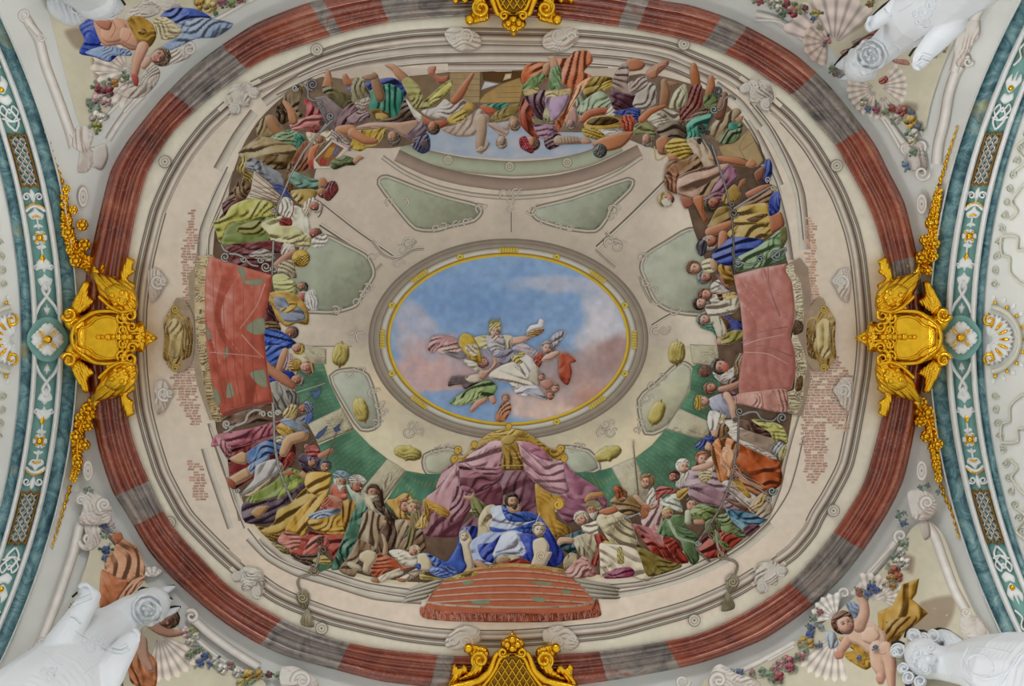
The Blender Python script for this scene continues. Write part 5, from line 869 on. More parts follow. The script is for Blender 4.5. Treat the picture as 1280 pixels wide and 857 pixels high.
def arch(side):
    f, y0 = (XL, 424.) if side == 'left' else (XR, 422.)
    x = dict(left=(27, 40, 47, 72, 79.5, 96, 99), right=(1228.5, 1220, 1212.5, 1190, 1181.5, 1163, 1160))[side]
    rt = empty('marbled_arch', 'teal and white arch band with gold lattices ' + ('on the side of the deep red carpet' if side == 'left' else 'on the side of the rose pink carpet'), 'arch', loc=tuple(P3([(f(x[3], y0), y0)], 0)[0]))
    for a_, b_, nm, mt_, pr in ((x[0], x[1], 'marble_band', bm_, FLAT), (x[4], x[5], 'marble_band', bm_, FLAT), (x[2], x[3], 'panel_ground', M_TEAL, FLAT), (x[1], x[2], 'white_moulding', M_STUCCO, ROUNDP), (x[3], x[4], 'white_moulding', M_STUCCO, ROUNDP), (x[5], x[6], 'white_fillet', M_STUCCO, ROUNDP)):
        q = Acc(); strip(q, f, a_, b_, pr); q.build(nm, mt_, rt)
    xc, hw = (x[2] + x[3]) / 2, abs(x[3] - x[2]) / 2; sg = 1 if side == 'left' else -1
    def pt(u, v): return (float(f(xc + sg * u * hw, y0 + v)), y0 + v)
    def pts(L): return np.array([pt(u, v) for u, v in L])
    LB = .045
    # centre rosette
    cx_, cy_ = pt(0, 0); d_ = Acc(); relief(d_, smooth([(cx_ + 25 * math.cos(t) * (1 + .05 * math.cos(4 * t)), cy_ + 28 * math.sin(t)) for t in np.linspace(0, 2 * PI, 24, endpoint=False)], True, 2), .11, 3, .5); dd = d_.build('rosette_disc', M_TEAL, rt)
    p_ = Acc()
    for k in range(8): relief(p_, petal_poly(cx_, cy_, k * PI / 4, 2, 21 if k % 2 == 0 else 18, 8.), .14, 4, .9, .35, k * PI / 4, 3)
    p_.build('rosette', M_STUCCO, rt); g_ = Acc(); ball(g_, cx_, cy_, 5, 5, .2)
    for k in range(4): a_ = PI / 4 + k * PI / 2; tube(g_, [(cx_ + r * math.cos(a_), cy_ + r * math.sin(a_)) for r in (6, 9, 12, 15)], [.7, 1.4, 2., 1.], .2)
    g_.build('rosette_stamen', M_GOLD, rt)
    for s in (-1, 1):
        w_ = Acc(); gd = Acc()
        def sp_(u, v, r, a0, tn, w=1.4): px, py = pt(u, s * v); tube(w_, spiral(px, py, r, r * .25, a0, tn * s, 22), [w, w, w * .8, w * .5], LB)
        def tb(L, r): tube(w_, resample(smooth(pts([(u, s * v) for u, v in L]), False, 6), 1.5), r, LB)
        def rl(L, **k): relief(w_, smooth(pts([(u, s * v) for u, v in L]), True, 4), .03, 2.5, 1., **k)
        tb([(-1.15, 31), (-.75, 42), (-.1, 52), (.35, 62), (.1, 70), (0, 71)], 2.2); tb([(1.15, 31), (.75, 42), (.1, 52), (-.35, 62), (-.1, 70), (0, 71)], 2.2)
        rl([(0, 30), (.22, 34), (.32, 39), (.1, 40), (0, 44), (-.1, 40), (-.32, 39), (-.22, 34)])
        rl([(-.55, 68), (0, 60), (.55, 68), (.75, 75), (.3, 78), (0, 82), (-.3, 78), (-.75, 75)], fold=.3, w=2.5)
        rl([(0, 83), (.25, 88), (.85, 86), (.7, 96), (.3, 101), (0, 107), (-.3, 101), (-.7, 96), (-.85, 86), (-.25, 88)], fold=.3, w=2.5); sp_(-.75, 90, 3.4, 0, 1.2, 1); sp_(.75, 90, 3.4, PI, -1.2, 1)
        relief(gd, pts([(0, s * 95), (.28, s * 101), (0, s * 108), (-.28, s * 101)]), .05, 2, .8)
        tb([(0, 106), (0, 118)], 1.3); tb([(0, 138), (0, 152)], 1.3)
        cx2, cy2 = pt(0, s * 127)
        for k in range(6): relief(w_, petal_poly(cx2, cy2, k * PI / 3, 1, 9.5, 3.6), .035, 2, .9)
        ball(gd, cx2, cy2, 3.4, 4.2, .06)
        for k in range(4): a_ = PI / 4 + k * PI / 2; ball(gd, cx2 + 6.6 * math.cos(a_), cy2 + 6.6 * math.sin(a_), 1.6, 1.6, .06)
        rl([(-.18, 112), (.5, 115), (.18, 119), (-.5, 116)]); rl([(-.5, 140), (.5, 140), (.2, 144), (-.2, 144)])
        rl([(-.5, 150), (.5, 150), (.8, 156), (.3, 160), (0, 166), (-.3, 160), (-.8, 156)]); tube(gd, resample(smooth(pts([(-.42, s * 152), (0, s * 154.5), (.42, s * 152)]), False, 5), 1.5), 1.1, .06)
        tb([(-1., 160), (-.5, 165), (0, 167), (.5, 165), (1., 160)], 2.3); tube(gd, resample(smooth(pts([(-.95, s * 163.5), (-.5, s * 168), (0, s * 169.5), (.5, s * 168), (.95, s * 163.5)]), False, 5), 1.5), .9, .07)
        sp_(-.62, 178, 5, 0, 1.3, 1.4); sp_(.62, 178, 5, PI, -1.3, 1.4); rl([(0, 170), (.3, 178), (.2, 185), (0, 188), (-.2, 185), (-.3, 178)])
        w_.build('stucco_ornament', M_STUCCO, rt); gd.build('gilded_detail', M_GOLD, rt)
        # lattice
        la = Acc(); lw = Acc(); fr = pts([(-.86, s * 190), (-.3, s * 193), (0, s * 189), (.3, s * 193), (.86, s * 190), (.82, s * 220), (.86, s * 256), (.3, s * 253), (0, s * 257), (-.3, s * 253), (-.86, s * 256), (-.82, s * 220)]); tube(la, resample(fr, 2, True), 1.3, .06, closed=True)
        for k in range(-3, 8):
            for sgn in (-1, 1):
                a0, b0 = 190 + k * 11, 190 + k * 11 + 26; L = [(sgn * -.82, a0), (sgn * .82, b0)]
                t0, t1 = max(0, (191 - a0) / 26), min(1, (255 - a0) / 26)
                if t1 - t0 < .08: continue
                L = [(sgn * (-.82 + 1.64 * t), s * (a0 + 26 * t)) for t in np.linspace(t0, t1, 6)]
                tube(lw, pts(L), 1.5, .045, 6); tube(la, pts(L), .42, .066, 6)
        la.build('gold_lattice', M_GOLDDARK, rt); lw.build('white_lattice', M_STUCCO, rt)
        # strapwork beyond the lattice
        w_ = Acc(); gd = Acc()
        tb([(0, 260), (.5, 268), (.6, 276), (0, 288), (-.6, 276), (-.5, 268), (0, 260)], 1.5); tb([(-.9, 276), (0, 272), (.9, 284), (.5, 292), (0, 282), (-.5, 292), (-.9, 284), (0, 272), (.9, 276)], 1.3)
        rl([(-.7, 298), (0, 292), (.7, 298), (.5, 306), (0, 304), (-.5, 306)]); rl([(0, 306), (.9, 320), (.5, 330), (.2, 322), (0, 334), (-.2, 322), (-.5, 330), (-.9, 320)], fold=.3, w=2.5); ball(gd, *pt(0, s * 312), 2.6, 3, .06)
        tb([(-.8, 340), (-.3, 350), (-.9, 362), (0, 376), (.9, 362), (.3, 350), (.8, 340)], 1.5); ball(gd, *pt(0, s * 356), 2.6, 3, .06); rl([(-.6, 384), (0, 378), (.6, 384), (.8, 396), (0, 404), (-.8, 396)], fold=.3, w=2.5); tb([(0, 404), (.8, 420), (0, 436), (-.8, 420), (0, 404)], 1.5)
        w_.build('stucco_ornament', M_STUCCO, rt); gd.build('gilded_detail', M_GOLD, rt)
    return rt
arch('left'); arch('right')

# ---- stucco fans beyond the arches
M_CREAM = mat('cream_stucco', '#cbcab9', .7, noise=(6, .05))
def fan(cx_, cy_, sg, label, grp):
    rt = empty('stucco_fan', label, 'stucco ornament', grp, loc=tuple(P3([(cx_, cy_)], 0)[0])); w_ = Acc(); g_ = Acc(); c_ = Acc()
    for k in range(9):
        a_ = (k - 4) * .36 + (0 if sg > 0 else PI); relief(w_, petal_poly(cx_, cy_, a_, 5, 34, 6.), .03, 4, .8, .3, a_, 3)
    w_.build('fan_shell', M_STUCCO, rt)
    arcp = [(cx_ + sg * 41 * math.cos(t), cy_ + 41 * math.sin(t)) for t in np.linspace(-1.45, 1.45, 30)]; tube(c_, arcp, 3.2, .03); c_.build('fan_border', M_CREAM, rt)
    for k in range(7): a_ = (k - 3) * .42; tube(g_, [(cx_ + sg * r * math.cos(a_), cy_ + r * math.sin(a_)) for r in (15, 19, 24, 28)], [.8, 1.8, 2, .8], .07)
    for k in range(9): a_ = (k - 4) * .34; ball(g_, cx_ + sg * 47 * math.cos(a_), cy_ + 47 * math.sin(a_), 1.8, 2.2, .03)
    for s in (-1, 1): tube(g_, spiral(cx_ + sg * 3, cy_ + s * 24, 8, 2, PI / 2 * s, 1.2 * s * sg, 24), [1.2, 2, 1.6, .8], .06)
    g_.build('gilded_detail', M_GOLD, rt)
    e_ = Acc()
    for k in range(12): a_ = (k - 5.5) * .26; relief(e_, ell(cx_ + sg * 53 * math.cos(a_), cy_ + 53 * math.sin(a_), 4, 2.6, a_ if sg > 0 else -a_, 12), .01, 2, .8, sp=1.5)
    e_.build('fan_bead_edge', M_STUCCO, rt)
fan(18, 424, -1, 'white stucco shell fan with gilt darts outside the arch nearer the deep red carpet', 'stucco fans'); fan(1234, 424, 1, 'white stucco shell fan with gilt darts outside the arch nearer the rose pink carpet', 'stucco fans')
def strapwork(sx, label):
    rt = empty('stucco_strapwork', label, 'stucco ornament', loc=tuple(P3([(sx(1260), 424)], 0)[0]))
    P_ = lambda L: np.array([(sx(x), y) for x, y in L])
    for s in (-1, 1):
        Y = lambda v: 424 + s * v
        for L in ([(1300, Y(62)), (1276, Y(70)), (1262, Y(84)), (1262, Y(102)), (1252, Y(106)), (1252, Y(128)), (1272, Y(128)), (1272, Y(112)), (1290, Y(112))], [(1262, Y(150)), (1272, Y(160)), (1264, Y(172)), (1276, Y(190)), (1290, Y(200))], [(1268, Y(210)), (1282, Y(222)), (1270, Y(240)), (1290, Y(256))]):
            q = Acc(); tube(q, resample(smooth(P_(L), False, 4), 3), 1.7, .02); q.build('strap', M_CREAM, rt)
        for k in range(13):
            q = Acc(); y = Y(70 + k * 17); x = 1232 + 6.5e-4 * (y - 420) ** 2 + 8; tube(q, [(sx(a), b_) for a, b_ in spiral(x, y, 5.5, 1.2, k, 1.5, 20)], .8, .014); q.build('rosette', M_CREAM, rt)
strapwork(lambda x: x, 'faint cream strapwork and rosettes beyond the arch nearer the pink carpet')
strapwork(lambda x: 1248 - x, 'faint cream strapwork and rosettes beyond the arch nearer the red carpet')
# ================================================================ gilded work
def side_cartouche(mx, label):
    rt = empty('gilded_cartouche', label, 'cartouche', 'gilded cartouches on the marble ring', loc=tuple(P3([(mx(132), 421)], .2)[0]))
    def cv(s, fl=False): a = raw(s); a = np.c_[a[:, 0], 865 - a[:, 1]] if fl else a; return np.c_[[mx(60 + v / 3.57) for v in a[:, 0]], 300 + a[:, 1] / 3.57]
    q = Acc(); relief(q, smooth(cv('68,335 100,300 150,335 200,310 240,325 300,325 330,315 365,350 395,372 430,375 440,432 430,495 395,495 360,520 320,545 260,555 200,556 150,535 105,568 75,535 82,485 105,455 120,432 105,410 78,385'), True, 4), .27, 9, 1.1); q.build('shield', M_GOLD, rt)
    q = Acc(); pn = smooth(cv('138,400 180,380 215,350 262,340 305,352 312,395 300,432 312,470 305,520 262,528 215,515 180,485 138,465'), True, 4); relief(q, pn, .36, 2, .4, skirt=True); q.build('shield_panel', M_GOLD, rt)
    q = Acc(); tube(q, resample(pn, 1.5, True), 1.6, .37, closed=True); tube(q, resample(smooth(cv('105,432 118,380 165,345 215,320 300,318 345,345 352,432 345,520 300,550 215,548 165,520 118,485'), True, 4), 2, True), 2.6, .37, closed=True); q.build('shield_rim', M_GOLD, rt)
    for fl in (False, True):
        q = Acc(); relief(q, smooth(cv('195,140 250,150 300,165 350,185 392,230 402,290 380,345 330,322 275,302 240,262 212,205', fl), True, 4), .30, 13, 1.2, .5, None, 6, 1.4); q.build('mask', M_GOLD, rt)
        q = Acc(); relief(q, smooth(cv('250,215 300,190 350,215 370,262 340,300 290,290 262,255', fl), True, 4), .40, 9, 1.3, .35, None, 4, 1.4); a_ = cv('285,245 330,235 312,265 300,285 345,270', fl); [ball(q, *a_[k], r, r, .5) for k, r in ((0, 3.2), (1, 3.2), (2, 2.6), (3, 2.6), (4, 2.2))]; q.build('mask_boss', M_GOLD, rt)
        q = Acc(); relief(q, smooth(cv('318,165 335,110 352,72 388,92 378,125 388,142 355,172 392,200 372,235 335,215', fl), True, 4), .2, 5, 1.4, .6, None, 3, 1.3); q.build('leaf', M_GOLD, rt)
        q = Acc(); relief(q, smooth(cv('105,285 132,232 158,185 188,188 182,245 212,272 182,305 140,335 112,318', fl), True, 4), .22, 5, 1.4, .6, None, 3, 1.3); q.build('leaf', M_GOLD, rt)
        q = Acc(); relief(q, smooth(cv('190,160 205,110 240,150 300,160 310,185 250,205 215,195', fl), True, 4), .28, 5, 1.4, .7, None, 3, 1.3); q.build('leaf', M_GOLD, rt)
        q = Acc()
        for x, y, r, a0, tn, w in ((365, 335, 11, 1.5, 1.5, 2.6), (92, 330, 9, 3, -1.4, 2.8), (375, 385, 7, 0, 1.4, 2), (335, 400, 6, 2, 1.3, 1.8), (330, 350, 7, 4, -1.3, 2)):
            c_ = cv(f'{x},{y}', fl)[0]; P_ = spiral(0, 0, r, r * .2, a0, tn, 26); P_ = P_ * ((-1 if mx(1) < mx(0) else 1), (-1 if fl else 1)); tube(q, P_ + c_, [w, w, w * .7, w * .5], .40)
        tube(q, resample(smooth(cv('345,430 330,380 350,340 330,310 300,300 260,300', fl), False, 5), 2), 2.4, .38); tube(q, resample(smooth(cv('225,250 280,300 330,320 385,310', fl), False, 5), 2), 2.2, .42); q.build('scroll', M_GOLD, rt)
    q = Acc(); relief(q, smooth(cv('385,372 420,362 432,395 455,410 490,436 455,462 432,475 420,500 385,492 372,432'), True, 4), .2, 5, 1.3, .5, 0, 3, 1.3); [ball(q, *cv(f'{x},{y}')[0], r, r, .33) for x, y, r in ((400, 432, 4), (425, 420, 3), (425, 448, 3), (450, 436, 3), (470, 436, 2.2), (405, 400, 3), (405, 468, 3))]; q.build('finial', M_GOLD, rt)
    q = Acc(); [ball(q, *cv(f'{x},432')[0], r, r, .40) for x, r in ((225, 3), (245, 2.4), (268, 4), (292, 3), (315, 4), (340, 4.5), (365, 4))]; q.build('bead_row', M_GOLD, rt)
side_cartouche(lambda x: x, 'gilded cartouche with shield panel on the ring beside the deep red carpet'); side_cartouche(lambda x: 1266 - x, 'gilded cartouche with shield panel on the ring beside the rose pink carpet')
def end_crest(my, xo, label):
    rt = empty('gilded_cartouche', label, 'cartouche', 'gilded cartouches on the marble ring', loc=tuple(P3([(641 + xo, my(830))], .2)[0]))
    def cv(s, fl=False): a = raw(s); a = np.c_[1250 - a[:, 0], a[:, 1]] if fl else a; return np.c_[550 + xo + a[:, 0] / 6.92, [my(780 + v / 6.92) for v in a[:, 1]]]
    q = Acc(); relief(q, smooth(cv('520,250 625,225 735,250 800,360 880,460 1010,520 1180,560 1180,760 70,760 70,560 240,520 370,460 450,360'), True, 4), .24, 5, .8); q.build('shield', M_GOLD, rt)
    q = Acc(); pn = smooth(cv('515,305 625,270 740,305 800,420 900,560 940,740 320,740 360,560 450,420'), True, 3); relief(q, pn, .31, 2, .4); q.build('lattice_ground', M_GOLDDARK, rt)
    q = Acc()
    for k in range(-8, 9):
        for sg in (1, -1):
            L = [(625 + k * 62 + sg * t * 250, 300 + 400 * t) for t in np.linspace(0, 1, 40)]; L = [p for p in L if inside(np.array([cv(f'{p[0]},{p[1]}')[0]]), pn)[0]]
            if len(L) > 4: tube(q, np.array([cv(f'{a},{b_}')[0] for a, b_ in L]), .9, .335, 6)
    q.build('lattice', M_GOLD, rt)
    for fl in (False, True):
        q = Acc(); tube(q, resample(smooth(cv('560,225 490,260 460,330 430,410 340,490 210,530 60,560', fl), False, 6), 2), [3, 4, 5, 5.5, 5], .33); tube(q, resample(smooth(cv('600,262 520,300 480,390 420,480 360,560 330,720', fl), False, 6), 2), 2.4, .36); q.build('frame_scroll', M_GOLD, rt)
        q = Acc(); relief(q, smooth(cv('205,235 225,185 265,165 330,180 400,200 425,250 405,350 340,440 240,475 150,480 260,400 275,300 240,250', fl), True, 4), .24, 6, 1.1, .6, None, 4, 1.4); q.build('leaf', M_GOLD, rt)
        q = Acc(); P_ = spiral(0, 0, 11, 2.5, 2.2, 1.4, 30) * ((-1 if fl else 1), (1 if my(1) > my(0) else -1)); tube(q, P_ + cv('345,310', fl)[0], [1.4, 2.6, 2.4, 1.6], .37); P_ = spiral(0, 0, 6, 1.4, .4, 1.4, 26) * ((-1 if fl else 1), (1 if my(1) > my(0) else -1)); tube(q, P_ + cv('545,245', fl)[0], [1.4, 2.2, 1.8, 1.2], .38); ball(q, *cv('248,205', fl)[0], 6, 6, .3); q.build('scroll', M_GOLD, rt)
        q = Acc(); relief(q, smooth(cv('75,500 100,440 95,370 130,345 170,380 200,350 235,360 245,420 190,440 160,500 140,560 70,570', fl), True, 4), .22, 5, 1.3, .6, None, 3.5, 1.4); q.build('leaf', M_GOLD, rt)
    q = Acc(); relief(q, smooth(cv('522,165 555,120 590,105 625,55 665,105 700,120 738,170 715,215 680,245 625,255 570,245 540,215'), True, 4), .26, 7, 1.3, .5, PI / 2, 4, 1.4); [ball(q, *cv(f'{x},{y}')[0], r, r, .4) for x, y, r in ((625, 130, 4.5), (580, 175, 4), (672, 175, 4), (625, 210, 4))]; q.build('finial', M_GOLD, rt)
end_crest(lambda y: y, 0, 'gilded latticed crest on the ring below the throne carpet'); end_crest(lambda y: 834.7 - y, 1.5, 'gilded latticed crest on the ring above the orange cloaked page')
def garland(path, bosses, chain, label, seed):
    r_ = random.Random(seed); P_ = resample(smooth(raw(path), False, 6), 2.2); rt = empty('gilded_garland', label, 'garland', 'gilded garlands beside the cartouches', loc=tuple(P3(P_[:1], .1)[0]))
    q = Acc(); tube(q, P_, [2.2, 2.6, 2, 1.2], .08)
    q.build('stem', M_GOLD, rt)
    n = len(P_)
    t = np.gradient(P_, axis=0); q = Acc()
    for i in range(0, n, 1):
        for s in (-1, 1):
            a_ = math.atan2(t[i, 1], t[i, 0]) + s * r_.uniform(.6, 1.6); k = 1.25 - .75 * i / n; l_ = r_.uniform(8, 12) * k; o = P_[i]
            c, sn = math.cos(a_), math.sin(a_); L = [(0, 0), (l_ * .3, l_ * .26), (l_ * .5, l_ * .2), (l_ * .65, l_ * .32), (l_, 0), (l_ * .65, -l_ * .32), (l_ * .5, -l_ * .2), (l_ * .3, -l_ * .26)]
            relief(q, smooth([(o[0] + u * c - v * sn, o[1] + u * sn + v * c) for u, v in L], True, 2), .05 + .06 * r_.random(), 2.2, 1.3, .5, a_, 2.2, 1.8)
    q.build('foliage', M_GOLD, rt)
    for x, y, r in bosses:
        q = Acc(); ball(q, x, y, r * .45, r * .45, .22)
        for k in range(6): relief(q, petal_poly(x, y, k * PI / 3 + seed, r * .25, r * 1.05, r * .42), .15, 2, 1.2, sp=1.5)
        q.build('flower', M_GOLD, rt)
    q = Acc(); C_ = resample(smooth(raw(chain), False, 6), 5)
    for i, p in enumerate(C_): k = 3.4 - 1.6 * i / len(C_); relief(q, petal_poly(p[0], p[1], math.atan2(*(C_[min(i + 1, len(C_) - 1)] - C_[max(i - 1, 0)])[::-1]) + .5 * (-1) ** i, -k, k * 1.3, k * .7), .03, 2, 1.2, sp=1.4)
    q.build('chain', M_GOLD, rt)
garland('128,342 112,330 98,322 90,306 84,285 82,262 80,238', [(83, 236, 5), (92, 262, 5.5), (85, 290, 8), (103, 281, 7.5), (106, 306, 8), (95, 326, 8), (88, 312, 6)], '78,228 72,212 66,195 62,178 57,166', 'gilded garland from the red carpet cartouche up toward the putto in blue', 1)
garland('122,505 110,515 102,528 97,545 96,565 97,580 92,598', [(112, 510, 8), (101, 522, 7), (110, 532, 7), (95, 546, 8), (106, 556, 7), (97, 578, 7), (92, 598, 5)], '88,608 82,628 77,645 72,662 66,682', 'gilded garland from the red carpet cartouche down toward the orange drapery', 2)
garland('1138,342 1150,330 1160,318 1165,298 1166,278 1170,255 1173,238', [(1164, 278, 8), (1156, 300, 7), (1168, 304, 7), (1152, 322, 8), (1160, 338, 6), (1169, 256, 6), (1167, 320, 6)], '1174,230 1180,212 1184,196 1190,178 1196,160', 'gilded garland from the pink carpet cartouche up toward the painted pink shells', 3)
garland('1140,500 1150,510 1158,520 1164,535 1166,552 1170,572 1172,592', [(1151, 503, 8), (1160, 515, 8), (1150, 527, 7), (1158, 545, 8), (1172, 555, 7), (1170, 580, 6), (1173, 598, 5)], '1176,606 1182,622 1190,640 1194,655 1198,670', 'gilded garland from the pink carpet cartouche down toward the putto in yellow', 4)
# ================================================================ painted pendentives
cu.surf = 1e-9
def corner(label, loc):
    flush(); rt = empty('corner_fresco', label, 'fresco', 'painted corners of the vault', loc=tuple(P3([loc], 0)[0])); cu.parent = rt; return rt
def field(s, col='#cdc7b1', seed=0):
    Q = smooth(xy(s), True, 4); c = hx(col)
    cu.b.put('body', Q, lambda P: c[None] * (1 + .08 * (fbm(P[:, 0] / 25, P[:, 1] / 25, seed, 3) - .5))[:, None], 5)
def painted_shadow(s, col='#a2937f'):                                     # shadow painted in brown pigment, part of the wall painting
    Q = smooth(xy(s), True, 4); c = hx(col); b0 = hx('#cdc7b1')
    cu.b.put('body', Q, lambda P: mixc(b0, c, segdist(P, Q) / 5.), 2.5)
MLD = ['#b3aba3', '#c9c3bc', '#dedbd6', '#e5e3df', '#d8d4ce', '#c3bbb3', '#8f857c']
def moulding(s, w, cols=MLD, name='painted_moulding', label=None):
    q = Acc(); band(q, resample(smooth(xy(s), False, 6), 3), w, cols, z=pz()); flush(); q.build(name, M_FRESCO, cu.parent, label=label)
def vol(x, y, r, a0, tn, w=4.): 
    P = spiral(x, y, r, r * .22, a0, tn, 30); Q = xy(' '.join(f'{a},{b_}' for a, b_ in P)); q = Acc(); band(q, Q, w, MLD, z=pz(), step=1.5, taper=[1, 1, .8, .45]); q.build('painted_volute', M_FRESCO, cu.parent)
def shell(cx, cy, r, a0, a1, n, base='#cfc6bd', rin=.15):
    G('ribbed painted shell' if 0 else None, 'painted_shell')
    cpx = xy([(cx, cy)])[0]; R = r / cu.s; out = []
    for k in range(n * 2 + 1): a = math.radians(a0 + (a1 - a0) * k / (n * 2)); q = R * (1 if k % 2 else .9); out.append(cpx + q * np.array([math.cos(a), math.sin(a)]))
    for k in range(4): a = math.radians(a1 + (a0 - a1) * k / 3); out.append(cpx + R * rin * np.array([math.cos(a), math.sin(a)]))
    Q = smooth(out, True, 3); c = hx(base); A0, A1 = math.radians(a0), math.radians(a1)
    def cf(P):
        v = P - cpx; th = np.arctan2(v[:, 1], v[:, 0]); t = ((th - A0) % (2 * PI)) / max(1e-6, (A1 - A0)); f = np.abs(t * n - np.floor(t * n) - .5) * 2; rr = np.hypot(v[:, 0], v[:, 1]) / R
        return c[None] * (1.1 - .3 * np.clip(f - .45, 0, 1) * 1.8 - .22 * np.clip(.55 - rr, 0, 1) + .06 * np.sin(rr * 22))[:, None]
    cu.b.put('body', Q, cf, 1.3)
def flower(x, y, r, col, kind='body', leaf=True, pet=5):
    sd = cu.seed = cu.seed + 1; rr = random.Random(sd * 7 + int(x)); c = xy([(x, y)])[0]; R = r / cu.s
    if leaf:
        for k in range(3):
            a = rr.uniform(0, 6.28); Q = petal_poly(c[0], c[1], a, R * .6, R * rr.uniform(1.3, 1.9), R * .36); lc = rr.choice(['#5f7a56', '#7a9070', '#4f6b50', '#8aa08a']); cu.b.put('body', Q, lambda P, lc=lc, Q=Q: shade(P, Q, hx(lc), 1.5), 1.5)
    for k in range(pet):
        a = k * 2 * PI / pet + rr.random(); Q = ell(c[0] + .5 * R * math.cos(a), c[1] + .5 * R * math.sin(a), R * .55, R * .5, a, 10); cu.b.put(f'painted_flower#{sd}', Q, lambda P, Q=Q: shade(P, Q, np.clip(hx(col) * (1 + .2 * math.sin(k * 2.3)), 0, 1), R * .5, edge=.25), 1.2)
    Q = ell(c[0], c[1], R * .3, R * .3, 0, 8); cu.b.put(f'painted_flower#{sd}', Q, lambda P: shade(P, Q, np.clip(hx(col) * .72, 0, 1), R * .5), 1.5)
def flowers(L, label=None):
    G(label, 'painted_flower_garland')
    for x, y, r, c in L: flower(x, y, r, c)
def medal(x, y, rx, ry):
    G(None, 'painted_medallion')
    for k, c in ((1, '#b3a9a0'), (.88, '#dedbd6'), (.62, '#b9b0a8'), (.5, '#d3cec7'), (.12, '#857a70')):
        Q = ell(x, y, rx * k, ry * k); cu.b.put('body', Q, lambda P, c=c: np.repeat(hx(c)[None], len(P), 0), 2.5)

# ---- the corner with the blue winged putto
corner('painted corner with a putto in blue and yellow cloth and a rose garland', (150, 90))
T_(0, 0, 1)
G(None, 'painted_field'); field('30,-60 62,20 78,80 98,150 112,166 122,150 162,112 205,62 262,22 330,-8 330,-90 30,-90'); painted_shadow('78,38 105,32 120,60 118,70 92,62'); painted_shadow('112,70 140,70 150,95 135,112 118,100')
T_(0, 0, 4)
moulding('110,60 160,140 195,200 230,330 290,490 350,660 370,740', 13); moulding('150,120 200,180', 9); moulding('540,700 590,620 650,540 720,470', 9); moulding('620,560 700,470', 5); moulding('1010,130 1110,80 1200,30 1300,-20', 6); moulding('460,640 520,590 590,520', 5)
vol(125, 75, 32, 1.6, 1.3, 4); vol(205, 185, 22, 0, 1.3, 3); vol(480, 790, 48, 4, 1.4, 6); vol(400, 660, 44, 3, -1.1, 6); vol(480, 810, 26, 1, 1.2, 4)
G(None, 'painted_scroll'); D('#d3cec8', '380,640 430,630 465,680 450,740 480,780 440,856 390,856 400,760 360,730', 4.5, .75, kind='body', lo=.45); S('470,740 530,720 540,790 510,850 470,830', '#cdc7c0')
G(None, 'painted_scroll'); D('#cfc8bf', '620,80 700,10 780,0 860,0 900,20 830,40 760,60 690,90 640,110', 4.5, .75, kind='body', lo=.45); D('#c9c0b6', '690,20 760,10 800,60 720,90', 3, .6); D('#cdc6be', '780,10 880,20 920,50 830,60', 3, .6)
shell(700, 330, 230, 110, 190, 7); shell(640, 360, 190, 180, 260, 5, '#c9bfb3')
G(None, 'painted_scroll'); D('#cfc5bb', '700,330 760,310 800,360 780,420 720,480 640,490 580,460 640,440 700,400 740,360', 4, .5); D('#d6cfc7', '830,260 900,210 960,215 970,250 940,290 860,320 800,330', 4, .6); vol(945, 245, 34, 4.5, 1.2, 4)
G('putto in blue and yellow drapery reaching down with one arm', 'painted_putto')
D('#2b47b4', '398,130 468,92 520,190 500,225 600,242 655,270 590,275 545,308 470,282 398,265 425,200', 8, .9); D('#8aa5d2', '428,262 520,232 640,250 655,278 560,275 540,305 480,280', 4); D('#3a56b8', '803,82 860,42 980,48 1065,102 920,118 850,112', 6); D('#8fa8cc', '900,112 1010,90 1165,120 1080,185 980,192 850,252 800,242 870,190', 7)
S('470,98 560,88 640,108 690,178 705,232 660,252 600,222 530,232 495,190', '#d59a80'); S('505,150 520,110 570,95 625,120 640,165 600,205 540,215 508,190', '#dba688'); S('610,140 660,150 692,200 690,240 640,225 600,190', '#d8a084'); S('470,100 520,95 560,110 545,150 505,140', '#cc8468'); K('#a8604a', '560,100 578,140 555,190', .8); K('#a8604a', '600,220 640,200 655,165', .7); D('#b98c30', '638,98 700,83 772,130 778,190 742,238 690,205', 8, .5); D('#a3762a', '690,150 720,145 735,165 700,175', 3); D('#dacfa8', '765,98 830,88 908,150 870,192 800,192', 5, .6); L_('715,235,30 685,310,26 672,380,18', '#d09a82'); S('660,370 690,385 688,430 668,420', '#b8504a')
H(800, 285, 48, 70, '#8d7a60', -.3, '#c98f7c'); L_('740,300,22 720,330,18', '#cfa58f')
flowers([(500, 440, 30, '#a04a54'), (540, 455, 34, '#93414f'), (490, 500, 36, '#c9a2a8'), (530, 510, 28, '#cba8aa'), (575, 415, 24, '#b9813f'), (625, 405, 26, '#cfc4b4'), (630, 385, 20, '#7a906a'), (480, 540, 26, '#7f9a84'), (480, 585, 34, '#d6d2c6'), (510, 590, 26, '#d9d6cd'), (485, 630, 26, '#9aa040'), (450, 520, 18, '#7a9480')], 'rose and lily garland hanging from the putto'); flowers([(1000, 20, 30, '#b98f3a'), (1050, 30, 36, '#cfb86a'), (1110, 10, 26, '#b0687a'), (1160, 20, 22, '#8a9a5a'), (1200, 0, 20, '#a8566a')])
T_(0, 0, 1); medal(104, 246, 6.5, 14)
